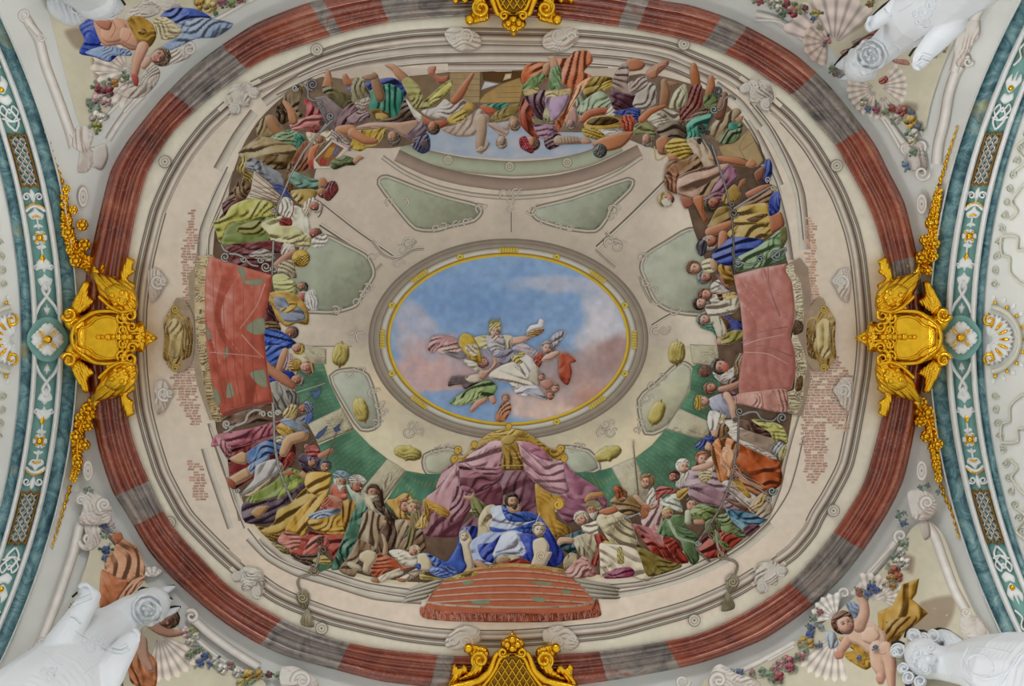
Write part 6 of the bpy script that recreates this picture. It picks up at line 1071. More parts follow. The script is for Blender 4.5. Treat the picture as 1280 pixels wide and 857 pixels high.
# ---- the corner with the white statue raising both hands
corner('painted corner with pink shells and flower swags behind a white statue', (1120, 90))
G(None, 'painted_field'); field('950,-90 950,-5 975,3 1020,38 1060,88 1110,140 1140,170 1155,165 1165,125 1180,80 1205,20 1230,-90'); painted_shadow('1020,12 1070,5 1090,25 1060,45 1030,40'); painted_shadow('1130,125 1148,128 1148,140 1125,140')
T_(960, 0, 4)
moulding('-60,70 20,90 100,135 190,195', 8); moulding('-60,100 60,110 180,205', 4); moulding('840,820 850,720 880,600 900,480 930,380 960,330', 13); moulding('560,560 620,640 680,720 710,760', 9); moulding('520,520 610,650 660,740', 5); moulding('930,360 960,250 1000,150 1060,40 1100,-60', 12)
vol(985, 250, 40, 1, 1.2, 5); vol(1000, 310, 24, 0, 1.2, 4); vol(690, 740, 34, 0, 1.3, 5); vol(760, 730, 36, 3, -1.3, 5); vol(760, 810, 40, 1, 1.3, 5); vol(460, 500, 24, 2, 1.3, 4)
G(None, 'painted_scroll'); D('#d3cdc8', '940,200 1000,110 1050,110 1050,180 1000,250 970,330 940,320', 4.5, .75, kind='body', lo=.45); D('#cfc8c2', '680,720 760,710 790,790 790,850 720,850 690,800', 4, .5)
shell(330, 230, 270, 195, 320, 8, '#cdbfb8'); shell(290, 210, 120, 90, 250, 6, '#c5b3a8'); shell(540, 440, 150, 95, 215, 8, '#c9bcb2'); shell(560, 430, 140, 300, 400, 6, '#cdc2b9'); shell(570, 470, 130, 30, 110, 5, '#c6bab0')
G('strips of pink cloth around the painted shells', 'painted_drapery'); D('#bf847a', '420,210 490,180 555,140 550,165 500,200 440,225', 4); D('#c98f84', '360,260 420,240 430,260 390,280', 3); D('#c9847c', '620,300 690,300 705,325 640,315', 3); D('#bb5a50', '555,400 590,380 600,405 565,420', 3)
flowers([(20, 15, 22, '#c9c2b4'), (60, 40, 26, '#cfd0c4'), (90, 20, 24, '#9a4448'), (125, 60, 30, '#a84a50'), (75, 70, 20, '#5f7f66'), (150, 45, 18, '#b0a06a'), (185, 40, 18, '#7a4a40'), (240, 65, 22, '#b9a24e'), (225, 95, 14, '#4f6aa0'), (260, 140, 14, '#9a9a6a'), (295, 205, 22, '#c98a88'), (320, 345, 18, '#7a9060'), (335, 370, 16, '#8a6a60'), (-40, 10, 22, '#b05a60'), (-70, -10, 20, '#c0b4a0')], 'swag of red and white flowers above the pink shells')
flowers([(480, 520, 20, '#c9c6a0'), (500, 545, 18, '#5a6f98'), (540, 550, 20, '#a8506a'), (590, 560, 18, '#8a9a6a'), (620, 545, 20, '#a84a44'), (670, 555, 30, '#b05a54'), (720, 565, 16, '#5a62a0'), (640, 590, 22, '#c9bfae'), (715, 610, 36, '#c09a3e'), (745, 640, 22, '#5a6a8a'), (730, 670, 28, '#d0cdc0'), (720, 710, 22, '#c9c39a'), (725, 760, 20, '#7a9a84'), (690, 830, 22, '#6a82ac')], 'swag of yellow and red flowers below the pink shells')
flowers([(840, 250, 24, '#a8622a'), (875, 220, 26, '#b0702e'), (910, 180, 14, '#b98a40'), (510, 20, 20, '#a07a40')])
T_(0, 0, 1); medal(1152, 255, 7, 14); T_(960, 214, 4); G(None, 'painted_scroll'); vol(770, 10, 40, 0, 1.4, 4)
# ---- the corner with the orange draped putto
corner('painted corner with billowing orange drapery and a putto behind a white statue', (150, 770))
T_(0, 0, 1); G(None, 'painted_field'); field('105,655 112,690 96,740 70,800 45,870 40,960 340,960 330,850 290,838 250,815 215,775 180,725 150,690 128,665')
T_(0, 642, 3.9875); cu.s = 3.9875
moulding('400,40 370,180 320,330 270,470 210,620', 12); moulding('200,620 160,700 120,800 60,900', 8); moulding('960,520 1050,600 1160,680 1290,760', 11); moulding('920,560 1000,640 1100,720 1250,800', 5)
vol(440, 130, 46, 3, -1.3, 7); vol(420, 30, 26, 0, 1.2, 5); vol(160, 690, 26, 0, 1.3, 4); vol(955, 510, 34, 4, 1.3, 6); vol(215, 640, 26, 2, 1.1, 4)
G(None, 'painted_scroll'); D('#d2cdc7', '410,0 460,10 500,60 500,140 460,180 420,170 440,110', 4.5, .75, kind='body', lo=.45)
shell(790, 600, 240, 20, 110, 7, '#cdc2b8'); shell(520, 480, 60, 60, 150, 4, '#d0c8bf'); shell(760, 320, 60, 200, 330, 4, '#d6d0c8')
G('orange drapery billowing above the white statue', 'painted_drapery')
D('#d89b74', '540,105 600,92 620,130 680,165 720,260 715,310 660,330 600,325 530,290 525,240 580,150', 9, .8); D('#b0643e', '560,110 600,95 610,120 580,150', 3); D('#c97a50', '505,285 530,292 600,328 655,332 600,410 570,465 500,465', 12, .5); D('#d48f68', '600,410 660,335 720,310 710,340 620,430 580,470', 4)
G('putto with a flower swag and orange sash', 'painted_putto'); D('#cf7f52', '640,690 700,640 740,690 780,740 775,860 700,860 650,830', 8, .8); S('690,610 730,620 740,700 770,775 740,785 700,730 680,670', '#cfa08c'); S('735,560 800,540 870,580 930,570 920,600 850,615 790,600', '#c9957f'); H(840, 525, 50, 60, '#8a6a50', -.2, '#c08a74')
flowers([(530, 20, 16, '#b9a2a4'), (520, 60, 18, '#4f5f90'), (545, 85, 14, '#5a6aa0'), (520, 110, 16, '#9ab0a0'), (530, 180, 24, '#4a5a94'), (520, 220, 16, '#5a6a9a'), (560, 60, 18, '#cdbab8')], 'thin blue flower strand above the orange drapery')
flowers([(930, 590, 28, '#c9a8a8'), (975, 610, 24, '#d6d0c8'), (960, 580, 18, '#a8a85a'), (950, 640, 22, '#cfc9be'), (980, 680, 22, '#7a8f70'), (1020, 710, 20, '#46589a'), (1000, 740, 22, '#4a5ca0'), (1050, 745, 20, '#5a6aa6'), (1070, 730, 22, '#cfcfc8'), (1110, 770, 28, '#d6d6cf'), (1150, 750, 20, '#9a6a70'), (1180, 790, 24, '#d0cdc8'), (1240, 805, 32, '#c09a3a'), (1200, 840, 22, '#c0b060'), (1290, 800, 26, '#b98f3a'), (1340, 800, 20, '#7a4a50'), (1390, 805, 22, '#8aa080'), (1450, 830, 20, '#9a6a70'), (940, 700, 20, '#8a9a7a')], 'long mixed flower swag beside the marble ring'); flowers([(360, 470, 18, '#b9803a'), (365, 500, 16, '#b98a40'), (560, 835, 20, '#9aa890'), (600, 830, 18, '#b0a060')])
T_(320, 642, 3.9875); G(None, 'painted_scroll'); D('#d3cfc9', '130,770 190,760 270,800 310,840 300,900 160,900 120,830', 4.5, .75, kind='body', lo=.45); vol(230, 830, 50, 3, 1.2, 7); T_(0, 428, 4); G(None, 'painted_scroll'); D('#d3cec9', '390,760 450,740 520,780 560,830 540,900 400,900 420,820', 4.5, .75, kind='body', lo=.45); vol(520, 810, 34, 2, 1.4, 6); vol(405, 790, 26, 0, -1.2, 4); flowers([(430, 735, 14, '#7f9a84'), (455, 740, 12, '#8aa890')])
T_(0, 0, 1); medal(110, 588, 6.5, 14)
# ---- the corner with the yellow draped putto
corner('painted corner with a dark haired putto in yellow cloth holding flowers', (1110, 770))
G(None, 'painted_field'); field('1140,660 1120,690 1080,735 1040,770 990,805 940,835 880,850 870,960 1290,960 1270,860 1230,790 1200,725 1180,670 1160,650'); painted_shadow('1150,750 1196,742 1192,775 1170,800 1130,785'); painted_shadow('1128,690 1146,695 1142,720 1128,712')
T_(960, 642, 3.9875)
moulding('780,40 830,110 880,250 930,380 985,480', 13); moulding('640,130 560,230 480,330 420,400', 9); moulding('610,170 500,290', 5); moulding('130,640 60,680 -50,740 -160,790', 8); moulding('130,660 0,730', 4)
vol(985, 490, 22, 0, 1.3, 4); vol(1060, 600, 40, 4, 1.4, 6); vol(660, 110, 34, 2, 1.2, 5); vol(380, 395, 28, 3, 1.2, 4)
G(None, 'painted_scroll'); D('#d6d1c9', '960,520 1040,510 1090,570 1080,620 1030,640 970,610', 4.5, .75, kind='body', lo=.45); S('760,0 800,40 810,110 780,130 760,70', '#c9beb5')
shell(340, 600, 240, 75, 155, 7, '#d0c7bd'); shell(340, 520, 130, 170, 280, 6, '#d8d3cc'); shell(500, 440, 150, 250, 350, 6, '#cfc6bd'); shell(560, 420, 120, 300, 400, 5, '#cbc2b8')
G('mustard yellow cloth blown out behind the putto', 'painted_drapery'); D('#b9892c', '670,350 755,320 740,400 720,425 800,495 740,550 680,590 610,690 560,690 545,490 620,455', 14, .9, sharp=True); D('#a3752a', '590,540 740,510 720,560 650,600 600,660', 6, .6)
G('dark haired putto twisting with raised arm among flowers', 'painted_putto'); D('#8fa6c4', '390,450 430,440 460,480 430,520', 3); D('#a9b9c8', '285,590 330,590 350,650 310,670', 4); D('#b98c2e', '350,622 440,615 500,680 535,725 490,775 400,725 380,690 430,680', 5); L_('420,600,30 385,650,26 352,700,18', '#cf9f88'); S('330,690 372,680 375,715 340,722', '#c98a74'); S('395,590 430,555 480,540 530,548 585,600 590,660 560,705 500,695 455,655 410,630', '#d6b098'); S('470,575 530,565 560,610 520,650 470,630', '#deb9a2'); L_('455,560,34 480,500,28 478,450,24 452,400,17', '#d2a78f'); S('438,380 470,372 468,412 444,410', '#b5705c'); L_('545,670,42 548,740,38 566,790,30 562,832,20', '#d3ab93'); S('540,815 575,815 572,842 545,838', '#c58a74'); L_('585,670,36 608,740,32 612,800,26 618,870,18', '#cfa48c'); K('#a8705c', '545,690 575,700 590,690', .7); H(378, 548, 58, -25, '#7a4a38', .4, '#d3a590')
flowers([(650, 10, 18, '#7f9a90'), (675, 50, 18, '#5a70a0'), (680, 150, 22, '#8aa08a'), (660, 190, 26, '#c9c9c0'), (630, 220, 18, '#6a8f84'), (680, 245, 34, '#d9d6d0'), (640, 240, 22, '#cfcac2'), (625, 285, 30, '#a8503a'), (650, 315, 26, '#b05a3a'), (610, 320, 22, '#b98a3a'), (620, 360, 20, '#b5803a'), (590, 345, 18, '#c9b8a0'), (515, 365, 24, '#44589e'), (540, 380, 20, '#4a5ea4'), (500, 400, 20, '#5a6cab'), (450, 380, 16, '#a8705a')], 'flower swag running down to the yellow cloth')
flowers([(260, 490, 18, '#a8606a'), (230, 520, 16, '#7a9a84'), (215, 570, 20, '#4a5a9a'), (210, 600, 22, '#4f62a4'), (265, 565, 16, '#8aa0b0'), (175, 635, 26, '#c0a04a'), (210, 645, 26, '#b98f3a'), (190, 680, 18, '#8aa080'), (260, 655, 14, '#5a6aa0'), (165, 710, 22, '#b06a70'), (95, 735, 34, '#b5606c'), (60, 745, 24, '#c08a90'), (110, 765, 26, '#a8505c'), (30, 770, 24, '#b98088'), (55, 810, 28, '#a84a54'), (10, 800, 20, '#8aa080'), (-30, 780, 20, '#7a9a80'), (-80, 790, 18, '#b0807c'), (-140, 790, 20, '#5a6fa0'), (-180, 785, 18, '#8a9ab0')], 'flower swag of pink roses trailing toward the ring'); flowers([(455, 715, 14, '#5a6aa0'), (535, 665, 14, '#5a6a90'), (700, 850, 18, '#5a4a80')])
T_(640, 642, 3.9875); G(None, 'painted_scroll'); D('#d3cfca', '1000,780 1040,750 1120,800 1200,820 1240,860 1100,900 1000,870', 4.5, .75, kind='body', lo=.45); vol(1030, 830, 44, 2, 1.3, 7); vol(850, 835, 36, 0, 1.4, 5)
T_(960, 428, 4); G(None, 'painted_scroll'); D('#d3cec9', '700,750 760,735 830,770 840,830 800,880 730,880 710,820', 4.5, .75, kind='body', lo=.45); vol(795, 800, 34, 2, 1.4, 6); flowers([(760, 725, 14, '#6a8f84'), (800, 715, 14, '#5a8078'), (850, 745, 14, '#6a8f84'), (680, 850, 14, '#7a9a90')])
T_(0, 0, 1); medal(1152, 588, 7, 14)
# painted shells and volutes on the cornice where the rounded moulding breaks
flush(); cu.surf = 0; cu.parent = fresco
_pz = pz
def pz(): LAYER[0] += 1; return .004 + LAYER[0] * 2e-5
for cx, cy, a, lab in ((302, 122, -40, 'upper painted shell scroll breaking the cornice by the yellow cone'), (948, 117, 40, 'upper painted shell scroll breaking the cornice by the crates'), (312, 727, 40, 'lower painted shell scroll breaking the cornice by the orange drapery'), (962, 720, -40, 'lower painted shell scroll breaking the cornice by the yellow cloth')):
    T_(cx, cy, 1); cu.s = 1.; G(lab, 'painted_shell'); c, s = math.cos(math.radians(a)), math.sin(math.radians(a)); q_ = lambda t: ' '.join(f'{x * c - y * s},{x * s + y * c}' for x, y in raw(t))
    D('#d3cdc2', q_('-18,-8 -8,-16 0,-20 8,-16 18,-8 16,4 8,6 0,14 -8,6 -16,4'), 3.2, .8); S(q_('-22,2 -14,-4 -8,4 -14,12 -22,10'), '#d0c9be'); S(q_('22,2 14,-4 8,4 14,12 22,10'), '#d0c9be'); flush()
    for sx in (-1, 1): p = raw(q_(f'{sx * 16},4')); vol(p[0][0], p[0][1], 7, 1, 1.3 * sx, 2.6)
T_(0, 0, 1)
for x, y in ((396, 62), (206, 202), (212, 653), (402, 785), (855, 55), (1046, 207), (1042, 638), (868, 775)):
    G(None, 'painted_boss')
    for r, cc in ((8, '#8f8375'), (7, '#cfc9ba'), (4.6, '#94897b'), (3.8, '#d3cdbf'), (1.4, '#7d7265')): X(cc, ' '.join(f'{p[0]},{p[1]}' for p in ell(x, y, r, r, 0, 20)), edge=0)
for cx, sg, lab in ((219, 1, 'painted gold cartouche hanging beside the deep red carpet'), (1030, -1, 'painted gold cartouche hanging beside the rose pink carpet')):
    G(lab, 'painted_cartouche'); q_ = lambda t: ' '.join(f'{cx + sg * x},{424 + y}' for x, y in raw(t))
    X('#a5917a', q_('-2,-46 10,-50 22,-30 24,0 20,30 8,40 -4,30'), edge=0, sharp=False); D('#b08d4a', q_('-14,-22 -8,-34 -2,-42 6,-34 10,-28 18,-26 20,0 17,22 8,26 4,36 -4,38 -10,28 -15,22 -13,0'), 4, .9); D('#cdb679', q_('-8,-20 0,-26 8,-18 9,0 6,18 0,24 -8,20 -6,0'), 6, .4); IS(cx, 424 - 38, 5, 0, 1.4, 1.6, '#c9ae62', '#7d6430'); IS(cx, 424 + 36, 5, 0, -1.4, 1.6, '#c9ae62', '#7d6430'); D('#94703a', q_('10,-24 20,-22 22,0 19,20 12,22 16,0'), 2.5, 1.)  # first patch is the cartouche's painted shadow
for x, y, sg in ((195, 352, 1), (203, 492, 1), (1054, 352, -1), (1056, 488, -1)):
    G(None, 'painted_volute'); D('#cfc6bb', ' '.join(f'{x + sg * a},{y + b_}' for a, b_ in ((-9, -14), (2, -16), (10, -6), (14, 0), (8, 8), (4, 18), (-6, 26), (-9, 10))), 4, .7, kind='body', lo=.45); flush(); vol(x + sg * 2, y, 9, 1, 1.4 * sg, 4); vol(x + sg * 9, y - 1, 5, 1, 1.2 * sg, 2.5)
for y0, s in ((56, 1), (790, -1)):
    for sx in (-1, 1):
        G(None, 'painted_volute'); D('#d3ccc0', ' '.join(f'{640 + sx * a},{y0 - s * b_}' for a, b_ in ((40, -2), (60, -8), (76, 0), (84, 14), (74, 22), (52, 18), (40, 10))), 4, .7, kind='body', lo=.45); flush(); vol(640 + sx * 58, y0 - s * 12, 9, 1, 1.4 * sx, 3.4); vol(640 + sx * 74, y0 - s * 10, 6, 0, -1.3 * sx, 2.6)
flush()
# ================================================================ white stucco figures leaning out from the corners
def pt3(x, y, l): return P3([(x, y)], l)[0]
def cap(acc, a, b, n=6):
    """tapered rounded limb between (x, y, lift, r px) joints"""
    steps = n; 
    for k in range(steps + 1):
        t = k / steps; q = [a[i] + (b[i] - a[i]) * t for i in range(4)]; ball(acc, q[0], q[1], q[3], q[3], q[2], q[3] * M, 7)
def chain_(acc, L):
    for a, b in zip(L, L[1:]): cap(acc, a, b, max(3, int(math.hypot(b[0] - a[0], b[1] - a[1]) / (.22 * min(a[3], b[3])) + 1)))
def fuse(acc, name, rt, vox=.012, mat_=None, it=8):
    o = acc.build(name, mat_ or M_STATUE, rt)
    if o is None: return None
    m = o.modifiers.new('fuse', 'REMESH'); m.mode = 'VOXEL'; m.voxel_size = vox; m.use_smooth_shade = True
    s = o.modifiers.new('soften', 'SMOOTH'); s.factor = .5; s.iterations = it
    return o
def hand(acc, x, y, l, ang, r, curl=1):
    """a closed hand: palm, four unequal fingers bent over, thumb from the side"""
    c, s = math.cos(ang), math.sin(ang); f = lambda u, v, k: (x + (u * c - v * s) * r, y + (u * s + v * c) * r, l + k * r * M)
    cap(acc, (*f(-.3, 0, 0), r * .85), (*f(.5, 0, 0), r * .8), 4)
    for k, (v, ln) in enumerate(((-.62, .85), (-.22, 1.), (.2, .95), (.6, .75))):
        a = (*f(.6, v, .3), r * .26); b = (*f(.6 + ln, v * .95, .5), r * .24); d = (*f(.5 + ln * .9, v * .9, 1.0), r * .22); chain_(acc, [a, b, d])
    chain_(acc, [(*f(-.1, .8, .3), r * .28), (*f(.5, 1.05, .8), r * .26), (*f(1., .7, 1.1), r * .22)])
def head_(acc, x, y, l, ang, r):
    c, s = math.cos(ang), math.sin(ang); f = lambda u, v, k: (x + (u * c - v * s) * r, y + (u * s + v * c) * r, l + k * r * M)
    def b(u, v, k, ru, rz=None): q = f(u, v, k); ball(acc, q[0], q[1], ru * r, ru * r, q[2], (rz or ru) * r * M, 8)
    b(0, 0, 0, 1.); b(-.45, 0, .25, .72); b(-.85, 0, .5, .34); b(-.2, .45, .55, .4); b(-.2, -.45, .55, .4)       # skull, jaw, chin, cheeks
    chain_(acc, [(*f(.15, 0, .95), r * .14), (*f(-.18, 0, 1.15), r * .17)]); b(-.22, .13, 1.02, .12); b(-.22, -.13, 1.02, .12)
    for v in (-.42, .42): b(.12, v, .88, .15); chain_(acc, [(*f(.3, v - .2, .9), r * .1), (*f(.34, v, .95), r * .11), (*f(.3, v + .2, .9), r * .1)]); b(0, v * 2.3, 0, .22)
    chain_(acc, [(*f(-.52, -.24, .9), r * .1), (*f(-.5, 0, 1.), r * .12), (*f(-.52, .24, .9), r * .1)])
from mathutils.bvhtree import BVHTree
def body_tree(o):
    dg = bpy.context.evaluated_depsgraph_get(); dg.update(); e = o.evaluated_get(dg); me = e.to_mesh(); mw = o.matrix_world if o.parent is None else Matrix.Translation(o.parent.location)
    t = BVHTree.FromPolygons([mw @ v.co for v in me.vertices], [tuple(p.vertices) for p in me.polygons]); e.to_mesh_clear(); return t
def onb(tree, P, fallback=.8):
    '''points of the photo plane dropped onto the statue: returns their lift below the ceiling'''
    out = []
    for p in np.asarray(P, float):
        c0 = P3([p], 0)[0]; d = Vector(c0 - np.array([0, 0, CZ])).normalized(); h = tree.ray_cast(Vector((0, 0, CZ)), d)
        out.append(fallback if h[0] is None else (c0[2] - h[0].z) * 1.0 / max(.2, 1.0))
    return np.array(out)
def tubeB(acc, tree, P, r, up=0.):
    P = np.asarray(P, float); L = onb(tree, P); L = np.convolve(np.pad(L, 2, 'edge'), np.ones(5) / 5, 'valid') + up; tube(acc, P, r, L)
def rim(rt, s, l, w=1.5, scl=None):
    q = Acc(); tube(q, resample(smooth(xy(s), False, 6), 2), w, l); q.build('dark_edge', M_DARK, rt, label='thin dark outer edge')
# statue with a rose wreath beside the orange drapery
T_(0, 700, 5.333)
X_ = lambda x, y: tuple(xy([(x, y)])[0])
rt = empty('plaster_statue', 'white statue with a wreathed head raising both forearms in front of the orange drapery', 'statue', 'white statues in the corners', loc=tuple(P3([X_(500, 500)], .1)[0]))
q = Acc()
def J(x, y, l, r): a = X_(x, y); return (a[0], a[1], l, r / 5.333)
chain_(q, [J(-700, 1900, 2.6, 120), J(-380, 1600, 1.7, 175), J(-20, 1250, 1.1, 235), J(250, 980, .85, 260), J(430, 760, .75, 215), J(560, 610, .65, 190), J(650, 530, .58, 165), J(750, 450, .55, 132), J(850, 370, .55, 115), J(930, 320, .55, 95)])
chain_(q, [J(380, 620, .95, 90), J(405, 560, 1.0, 84), J(480, 440, 1.02, 70), J(560, 320, 1.04, 62), J(600, 250, 1.04, 54)])
chain_(q, [J(700, 770, 1.0, 95), J(740, 710, 1.05, 84), J(800, 630, 1.08, 70), J(850, 560, 1.1, 58)])
a_ = X_(1010, 300); head_(q, a_[0], a_[1], .58, math.radians(-35), 20)
a_ = X_(575, 225); hand(q, a_[0], a_[1], 1.06, math.radians(-110), 8.5); a_ = X_(870, 525); hand(q, a_[0], a_[1], 1.12, math.radians(-50), 8.5)
for x, y in ((480, 700), (620, 640)): chain_(q, [J(x, y, .95 if x < 500 else .9, 60), J(x + 5, y - 5, 1.0 if x < 500 else .95, 50)])
bd = fuse(q, 'body', rt)
tr_ = body_tree(bpy.data.objects[bd.name])
def rose(name, x, y, R, n=3):
    q = Acc(); c = np.array(X_(x, y))
    for ring in range(n):
        rr = R * (1 - ring * .36); k = 9 - ring * 2
        for j in range(k):
            a_ = 2 * PI * j / k + ring * .4; P_ = np.array([c + [rr * math.cos(a_ + t) * (1 - .16 * abs(t)), rr * math.sin(a_ + t) * (1 - .16 * abs(t))] for t in np.linspace(-.5, .5, 9)]); tubeB(q, tr_, P_, [1, 2.2, 2.4, 2.2, 1], .02 + ring * .05)
    q.build(name, M_STATUE, rt)
rose('wreath', 985, 330, 19, 4)
for s in ('1070,190 1110,170 1170,172 1130,215 1090,235', '1095,250 1150,262 1130,300 1090,300', '1110,330 1200,310 1170,350 1110,380 1060,400', '920,205 975,185 1000,200 960,235', '1000,400 1060,380 1040,420 985,440'):
    q = Acc(); relief(q, smooth(xy(s), True, 4), .5, 4, 1.2, .4, None, 3); q.build('leaf', M_STATUE, rt)
q = Acc()
for x, y, r in ((590, 590, 9), (570, 540, 6), (650, 540, 8), (690, 575, 6), (320, 780, 10), (345, 735, 7), (290, 740, 6)): c = X_(x, y); tubeB(q, tr_, spiral(c[0], c[1], r, r * .2, x, 1.6, 30), 1.1)
for t_ in ('500,470 560,505 620,540 700,590 760,620', '300,610 380,680 420,700', '560,760 640,700 700,640'): tubeB(q, tr_, resample(smooth(xy(t_), False, 6), 2), 1.2)
q.build('relief_ornament', M_STATUE, rt); q = Acc()
for t_ in ('490,300 545,275 610,250', '480,275 540,245 600,215', '760,610 810,615 860,590', '750,580 800,590 850,560', '540,420 500,380 470,370'): tubeB(q, tr_, resample(smooth(xy(t_), False, 6), 2), 2.2)
q.build('sleeve_cuff', M_STATUE, rt)
for s, l in (('110,840 200,745 300,650', .30), ('300,610 350,520 430,440 520,350', .5), ('480,245 530,205 595,170 640,215 668,265', .7), ('560,445 640,425 740,340 830,290 925,235', .35), ('750,590 820,520 880,482 940,495', .7), ('920,205 950,182 1000,195 1060,205 1110,175 1165,170', .45), ('1100,232 1150,262', .5), ('1125,318 1160,308 1205,312', .45)): rim(rt, s, l)
# statue with raised hands beside the pink shells
T_(1020, 0, 6.395)
rt = empty('plaster_statue', 'white statue leaning forward with two raised hands over the pink painted shells', 'statue', 'white statues in the corners', loc=tuple(P3([X_(800, 200)], .1)[0])); q = Acc()
def J(x, y, l, r): a = X_(x, y); return (a[0], a[1], l, r / 6.395)
chain_(q, [J(2150, -1150, 2.6, 120), J(1850, -860, 1.7, 175), J(1500, -520, 1.1, 235), J(1230, -260, .9, 260), J(1010, -60, .85, 225), J(880, 60, .78, 205), J(760, 180, .66, 165), J(640, 290, .6, 125), J(520, 400, .56, 110), J(420, 460, .54, 95)])
chain_(q, [J(1090, 190, 1.0, 82), J(1010, 270, 1.05, 80), J(920, 370, 1.08, 70), J(860, 430, 1.1, 58)]); chain_(q, [J(760, -60, .8, 75), J(680, 20, .84, 62), J(590, 100, .88, 56), J(520, 150, .9, 52)])
a_ = X_(370, 510); head_(q, a_[0], a_[1], .56, math.radians(140), 20)
a_ = X_(850, 480); hand(q, a_[0], a_[1], 1.12, math.radians(135), 8.5); a_ = X_(480, 180); hand(q, a_[0], a_[1], .92, math.radians(150), 8.5)
bd = fuse(q, 'body', rt)
tr_ = body_tree(bd); rose('wreath', 440, 440, 19, 4)
for s in ('150,530 230,450 300,420 320,480 240,560', '190,630 270,570 350,600 330,630 240,645', '360,600 470,570 560,480 560,440 500,500 420,560', '440,300 520,250 590,190 650,110 655,160 600,230 520,310'):
    q = Acc(); relief(q, smooth(xy(s), True, 4), .46, 5, 1.2, .35, None, 3.5); q.build('leaf', M_STATUE, rt)
q = Acc()
for x, y, r in ((860, 90, 11), (830, 160, 9), (920, 40, 8), (880, 180, 8), (940, 10, 6), (800, 110, 6)): c = X_(x, y); tubeB(q, tr_, spiral(c[0], c[1], r, r * .2, x, 1.7, 30), 1.1)
for t_ in ('660,90 720,60 780,20', '780,330 860,270 930,210', '600,330 640,380 660,400'): tubeB(q, tr_, resample(smooth(xy(t_), False, 6), 2), 1.2)
q.build('relief_ornament', M_STATUE, rt); q = Acc()
for t_ in ('800,500 850,430 920,450', '540,70 570,110 600,120', '790,520 850,480 900,500'): tubeB(q, tr_, resample(smooth(xy(t_), False, 6), 2), 2.)
q.build('sleeve_cuff', M_STATUE, rt)
for s, l in (('150,525 200,460 280,390 350,335 440,315 520,235 560,180', .4), ('405,180 450,130 530,50 600,0', .65), ('745,450 790,385 860,320 920,240', .7), ('195,625 260,580', .4), ('900,425 940,460', .85)): rim(rt, s, l)
# statue with feathered curls beside the yellow cloth
T_(1090, 720, 6.258)
rt = empty('plaster_statue', 'white armoured statue with big feathered curls next to the mustard yellow cloth', 'statue', 'white statues in the corners', loc=tuple(P3([X_(700, 650)], .1)[0])); q = Acc()
def J(x, y, l, r): a = X_(x, y); return (a[0], a[1], l, r / 6.258)
chain_(q, [J(2500, 1350, 2.6, 120), J(2200, 1200, 1.7, 175), J(1850, 1040, 1.1, 250), J(1500, 900, .85, 300), J(1200, 830, .8, 270), J(980, 740, .72, 205), J(830, 700, .66, 155), J(700, 690, .6, 120), J(560, 680, .56, 105), J(430, 660, .56, 105)])
chain_(q, [J(900, 590, .7, 80), J(1050, 640, .75, 110), J(1200, 700, .8, 130)]); a_ = X_(420, 640); head_(q, a_[0], a_[1], .6, math.radians(190), 20)
chain_(q, [J(830, 700, .86, 88), J(840, 700, .93, 70)]); bd = fuse(q, 'body', rt)
for k, (x, y, r, a) in enumerate(((210, 580, 70, 200), (330, 470, 70, 240), (410, 490, 55, 260), (480, 470, 60, 250), (250, 720, 55, 160), (290, 790, 60, 140), (380, 820, 60, 110), (180, 600, 40, 190))):
    q = Acc(); c = X_(x, y); relief(q, ell(c[0], c[1], r / 6.258, r / 7.5, math.radians(a), 18), .52, 6, 1.3, .5, math.radians(a), 3.2); tube(q, spiral(c[0], c[1], r / 7.5, r / 26, math.radians(a), 1.3, 24), 1.4, .66); q.build('curl', M_STATUE, rt)
for s in ('450,500 480,440 540,412 620,430 700,490 745,540 700,620 650,640 600,600 560,540 550,520 500,560', '560,540 620,560 670,620 640,640 580,600'):
    q = Acc(); relief(q, smooth(xy(s), True, 4), .5, 7, 1.4, .5, math.radians(60), 4); q.build('plume', M_STATUE, rt)
tr_ = body_tree(bd); q = Acc()
for x, y, r in ((350, 600, 8), (420, 730, 7), (350, 690, 7), (330, 650, 6), (460, 560, 7)): c = X_(x, y); tubeB(q, tr_, spiral(c[0], c[1], r, r * .2, x, 1.6, 26), 1.3)
q.build('hair', M_STATUE, rt); q = Acc()
for t_ in ('760,550 720,620 700,680 720,760 800,850 900,900', '690,640 760,740 860,800 960,790 1070,740 1150,620 1180,600', '1070,745 1020,820 960,900', '620,780 700,790 800,880', '800,560 930,570 1080,600'): tubeB(q, tr_, resample(smooth(xy(t_), False, 6), 2), 1.7)
c = X_(850, 700); tubeB(q, tr_, ell(c[0], c[1], 17, 13, .5, 40), 1.6); q.build('bodice_trim', M_STATUE, rt)
for s, l in (('150,560 165,520 210,510 255,530', .45), ('255,480 270,430 320,405 360,425 400,425 450,450 470,430 520,408 600,425 680,480 745,540', .48), ('750,535 800,522 900,540 1010,565 1100,570 1190,600', .4)): rim(rt, s, l)
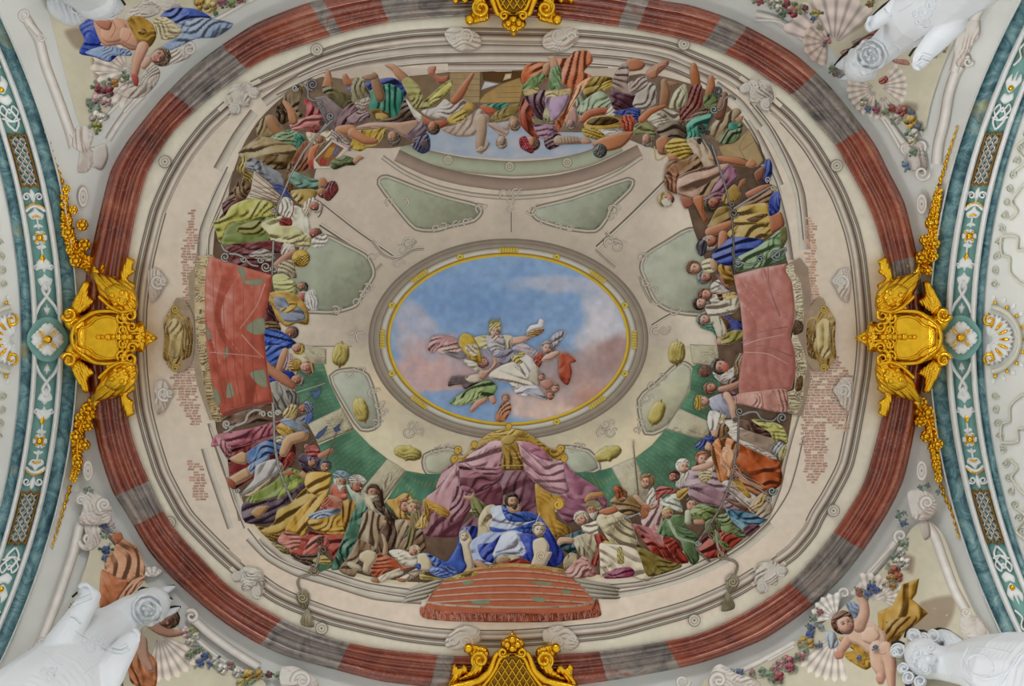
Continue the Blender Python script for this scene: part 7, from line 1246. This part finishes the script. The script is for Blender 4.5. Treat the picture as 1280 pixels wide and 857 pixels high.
# crest of the statue at the corner with the blue winged putto
T_(0, 0, 6.395)
rt = empty('plaster_statue', 'ruffled white headdress of a statue above the putto in blue cloth', 'statue', 'white statues in the corners', loc=tuple(P3([X_(650, -40)], .1)[0]))
q = Acc()
def J(x, y, l, r): a = X_(x, y); return (a[0], a[1], l, r / 6.395)
chain_(q, [J(-300, -1500, 2.6, 120), J(-50, -1150, 1.7, 160), J(250, -760, 1.1, 210), J(500, -420, .8, 230), J(560, -260, .7, 200), J(640, -130, .6, 160), J(720, -60, .55, 120)]); a_ = X_(740, -20); head_(q, a_[0], a_[1], .55, math.radians(80), 22); bd = fuse(q, 'body', rt)
q = Acc(); relief(q, smooth(xy('370,30 385,90 430,140 480,175 540,205 600,210 650,190 690,150 700,60 650,0 500,-60 400,-40'), True, 4), .3, 9, 1.1, .55, math.radians(75), 6); q.build('ruffle', M_STATUE, rt)
q = Acc(); relief(q, smooth(xy('690,60 700,130 760,155 850,165 890,150 960,110 995,80 985,20 940,-40 700,-40'), True, 4), .3, 9, 1.2, .5, math.radians(30), 5); q.build('ruffle', M_STATUE, rt)
q = Acc()
for x, y, r in ((780, 30, 16), (830, 40, 11), (880, 100, 8), (600, 60, 10), (700, 90, 8), (640, 110, 6)): c = X_(x, y); tube(q, spiral(c[0], c[1], r, r * .25, x, 1.5, 30), 1.6, .5)
q.build('hair', M_STATUE, rt); rim(rt, '960,-20 985,15 1002,42', .4)
# ================================================================ daylight: a soft interior glow with bright tall windows low on the horizon
w = bpy.data.worlds.new('daylight'); SC.world = w; w.use_nodes = True; nt = w.node_tree; bg = nt.nodes['Background']; N = nt.nodes.new; LK = nt.links.new
tc = N('ShaderNodeTexCoord'); sx = N('ShaderNodeSeparateXYZ'); LK(tc.outputs['Generated'], sx.inputs[0])
def mth(op, a, b_=None):
    q = N('ShaderNodeMath'); q.operation = op
    for k, v in ((0, a), (1, b_)):
        if v is None: continue
        LK(v, q.inputs[k]) if hasattr(v, 'links') else setattr(q.inputs[k], 'default_value', v)
    return q.outputs[0]
az = mth('ARCTAN2', sx.outputs[1], sx.outputs[0]); win = mth('GREATER_THAN', mth('SINE', mth('MULTIPLY', az, 9.)), -.3)
z = sx.outputs[2]
low = mth('MULTIPLY', mth('GREATER_THAN', z, -.34), mth('LESS_THAN', z, -.12))
side = mth('ADD', mth('MULTIPLY', sx.outputs[0], -.25), mth('MULTIPLY', sx.outputs[1], -.2))
wv = mth('MULTIPLY', mth('MULTIPLY', win, low), mth('ADD', side, 1.5))
fl = mth('ADD', .72, mth('MULTIPLY', mth('GREATER_THAN', z, -.75), -.22))
LK(mth('ADD', fl, mth('MULTIPLY', wv, 6.)), bg.inputs[1]); bg.inputs[0].default_value = (1, .985, .96, 1)
SC.view_settings.exposure = 0.18
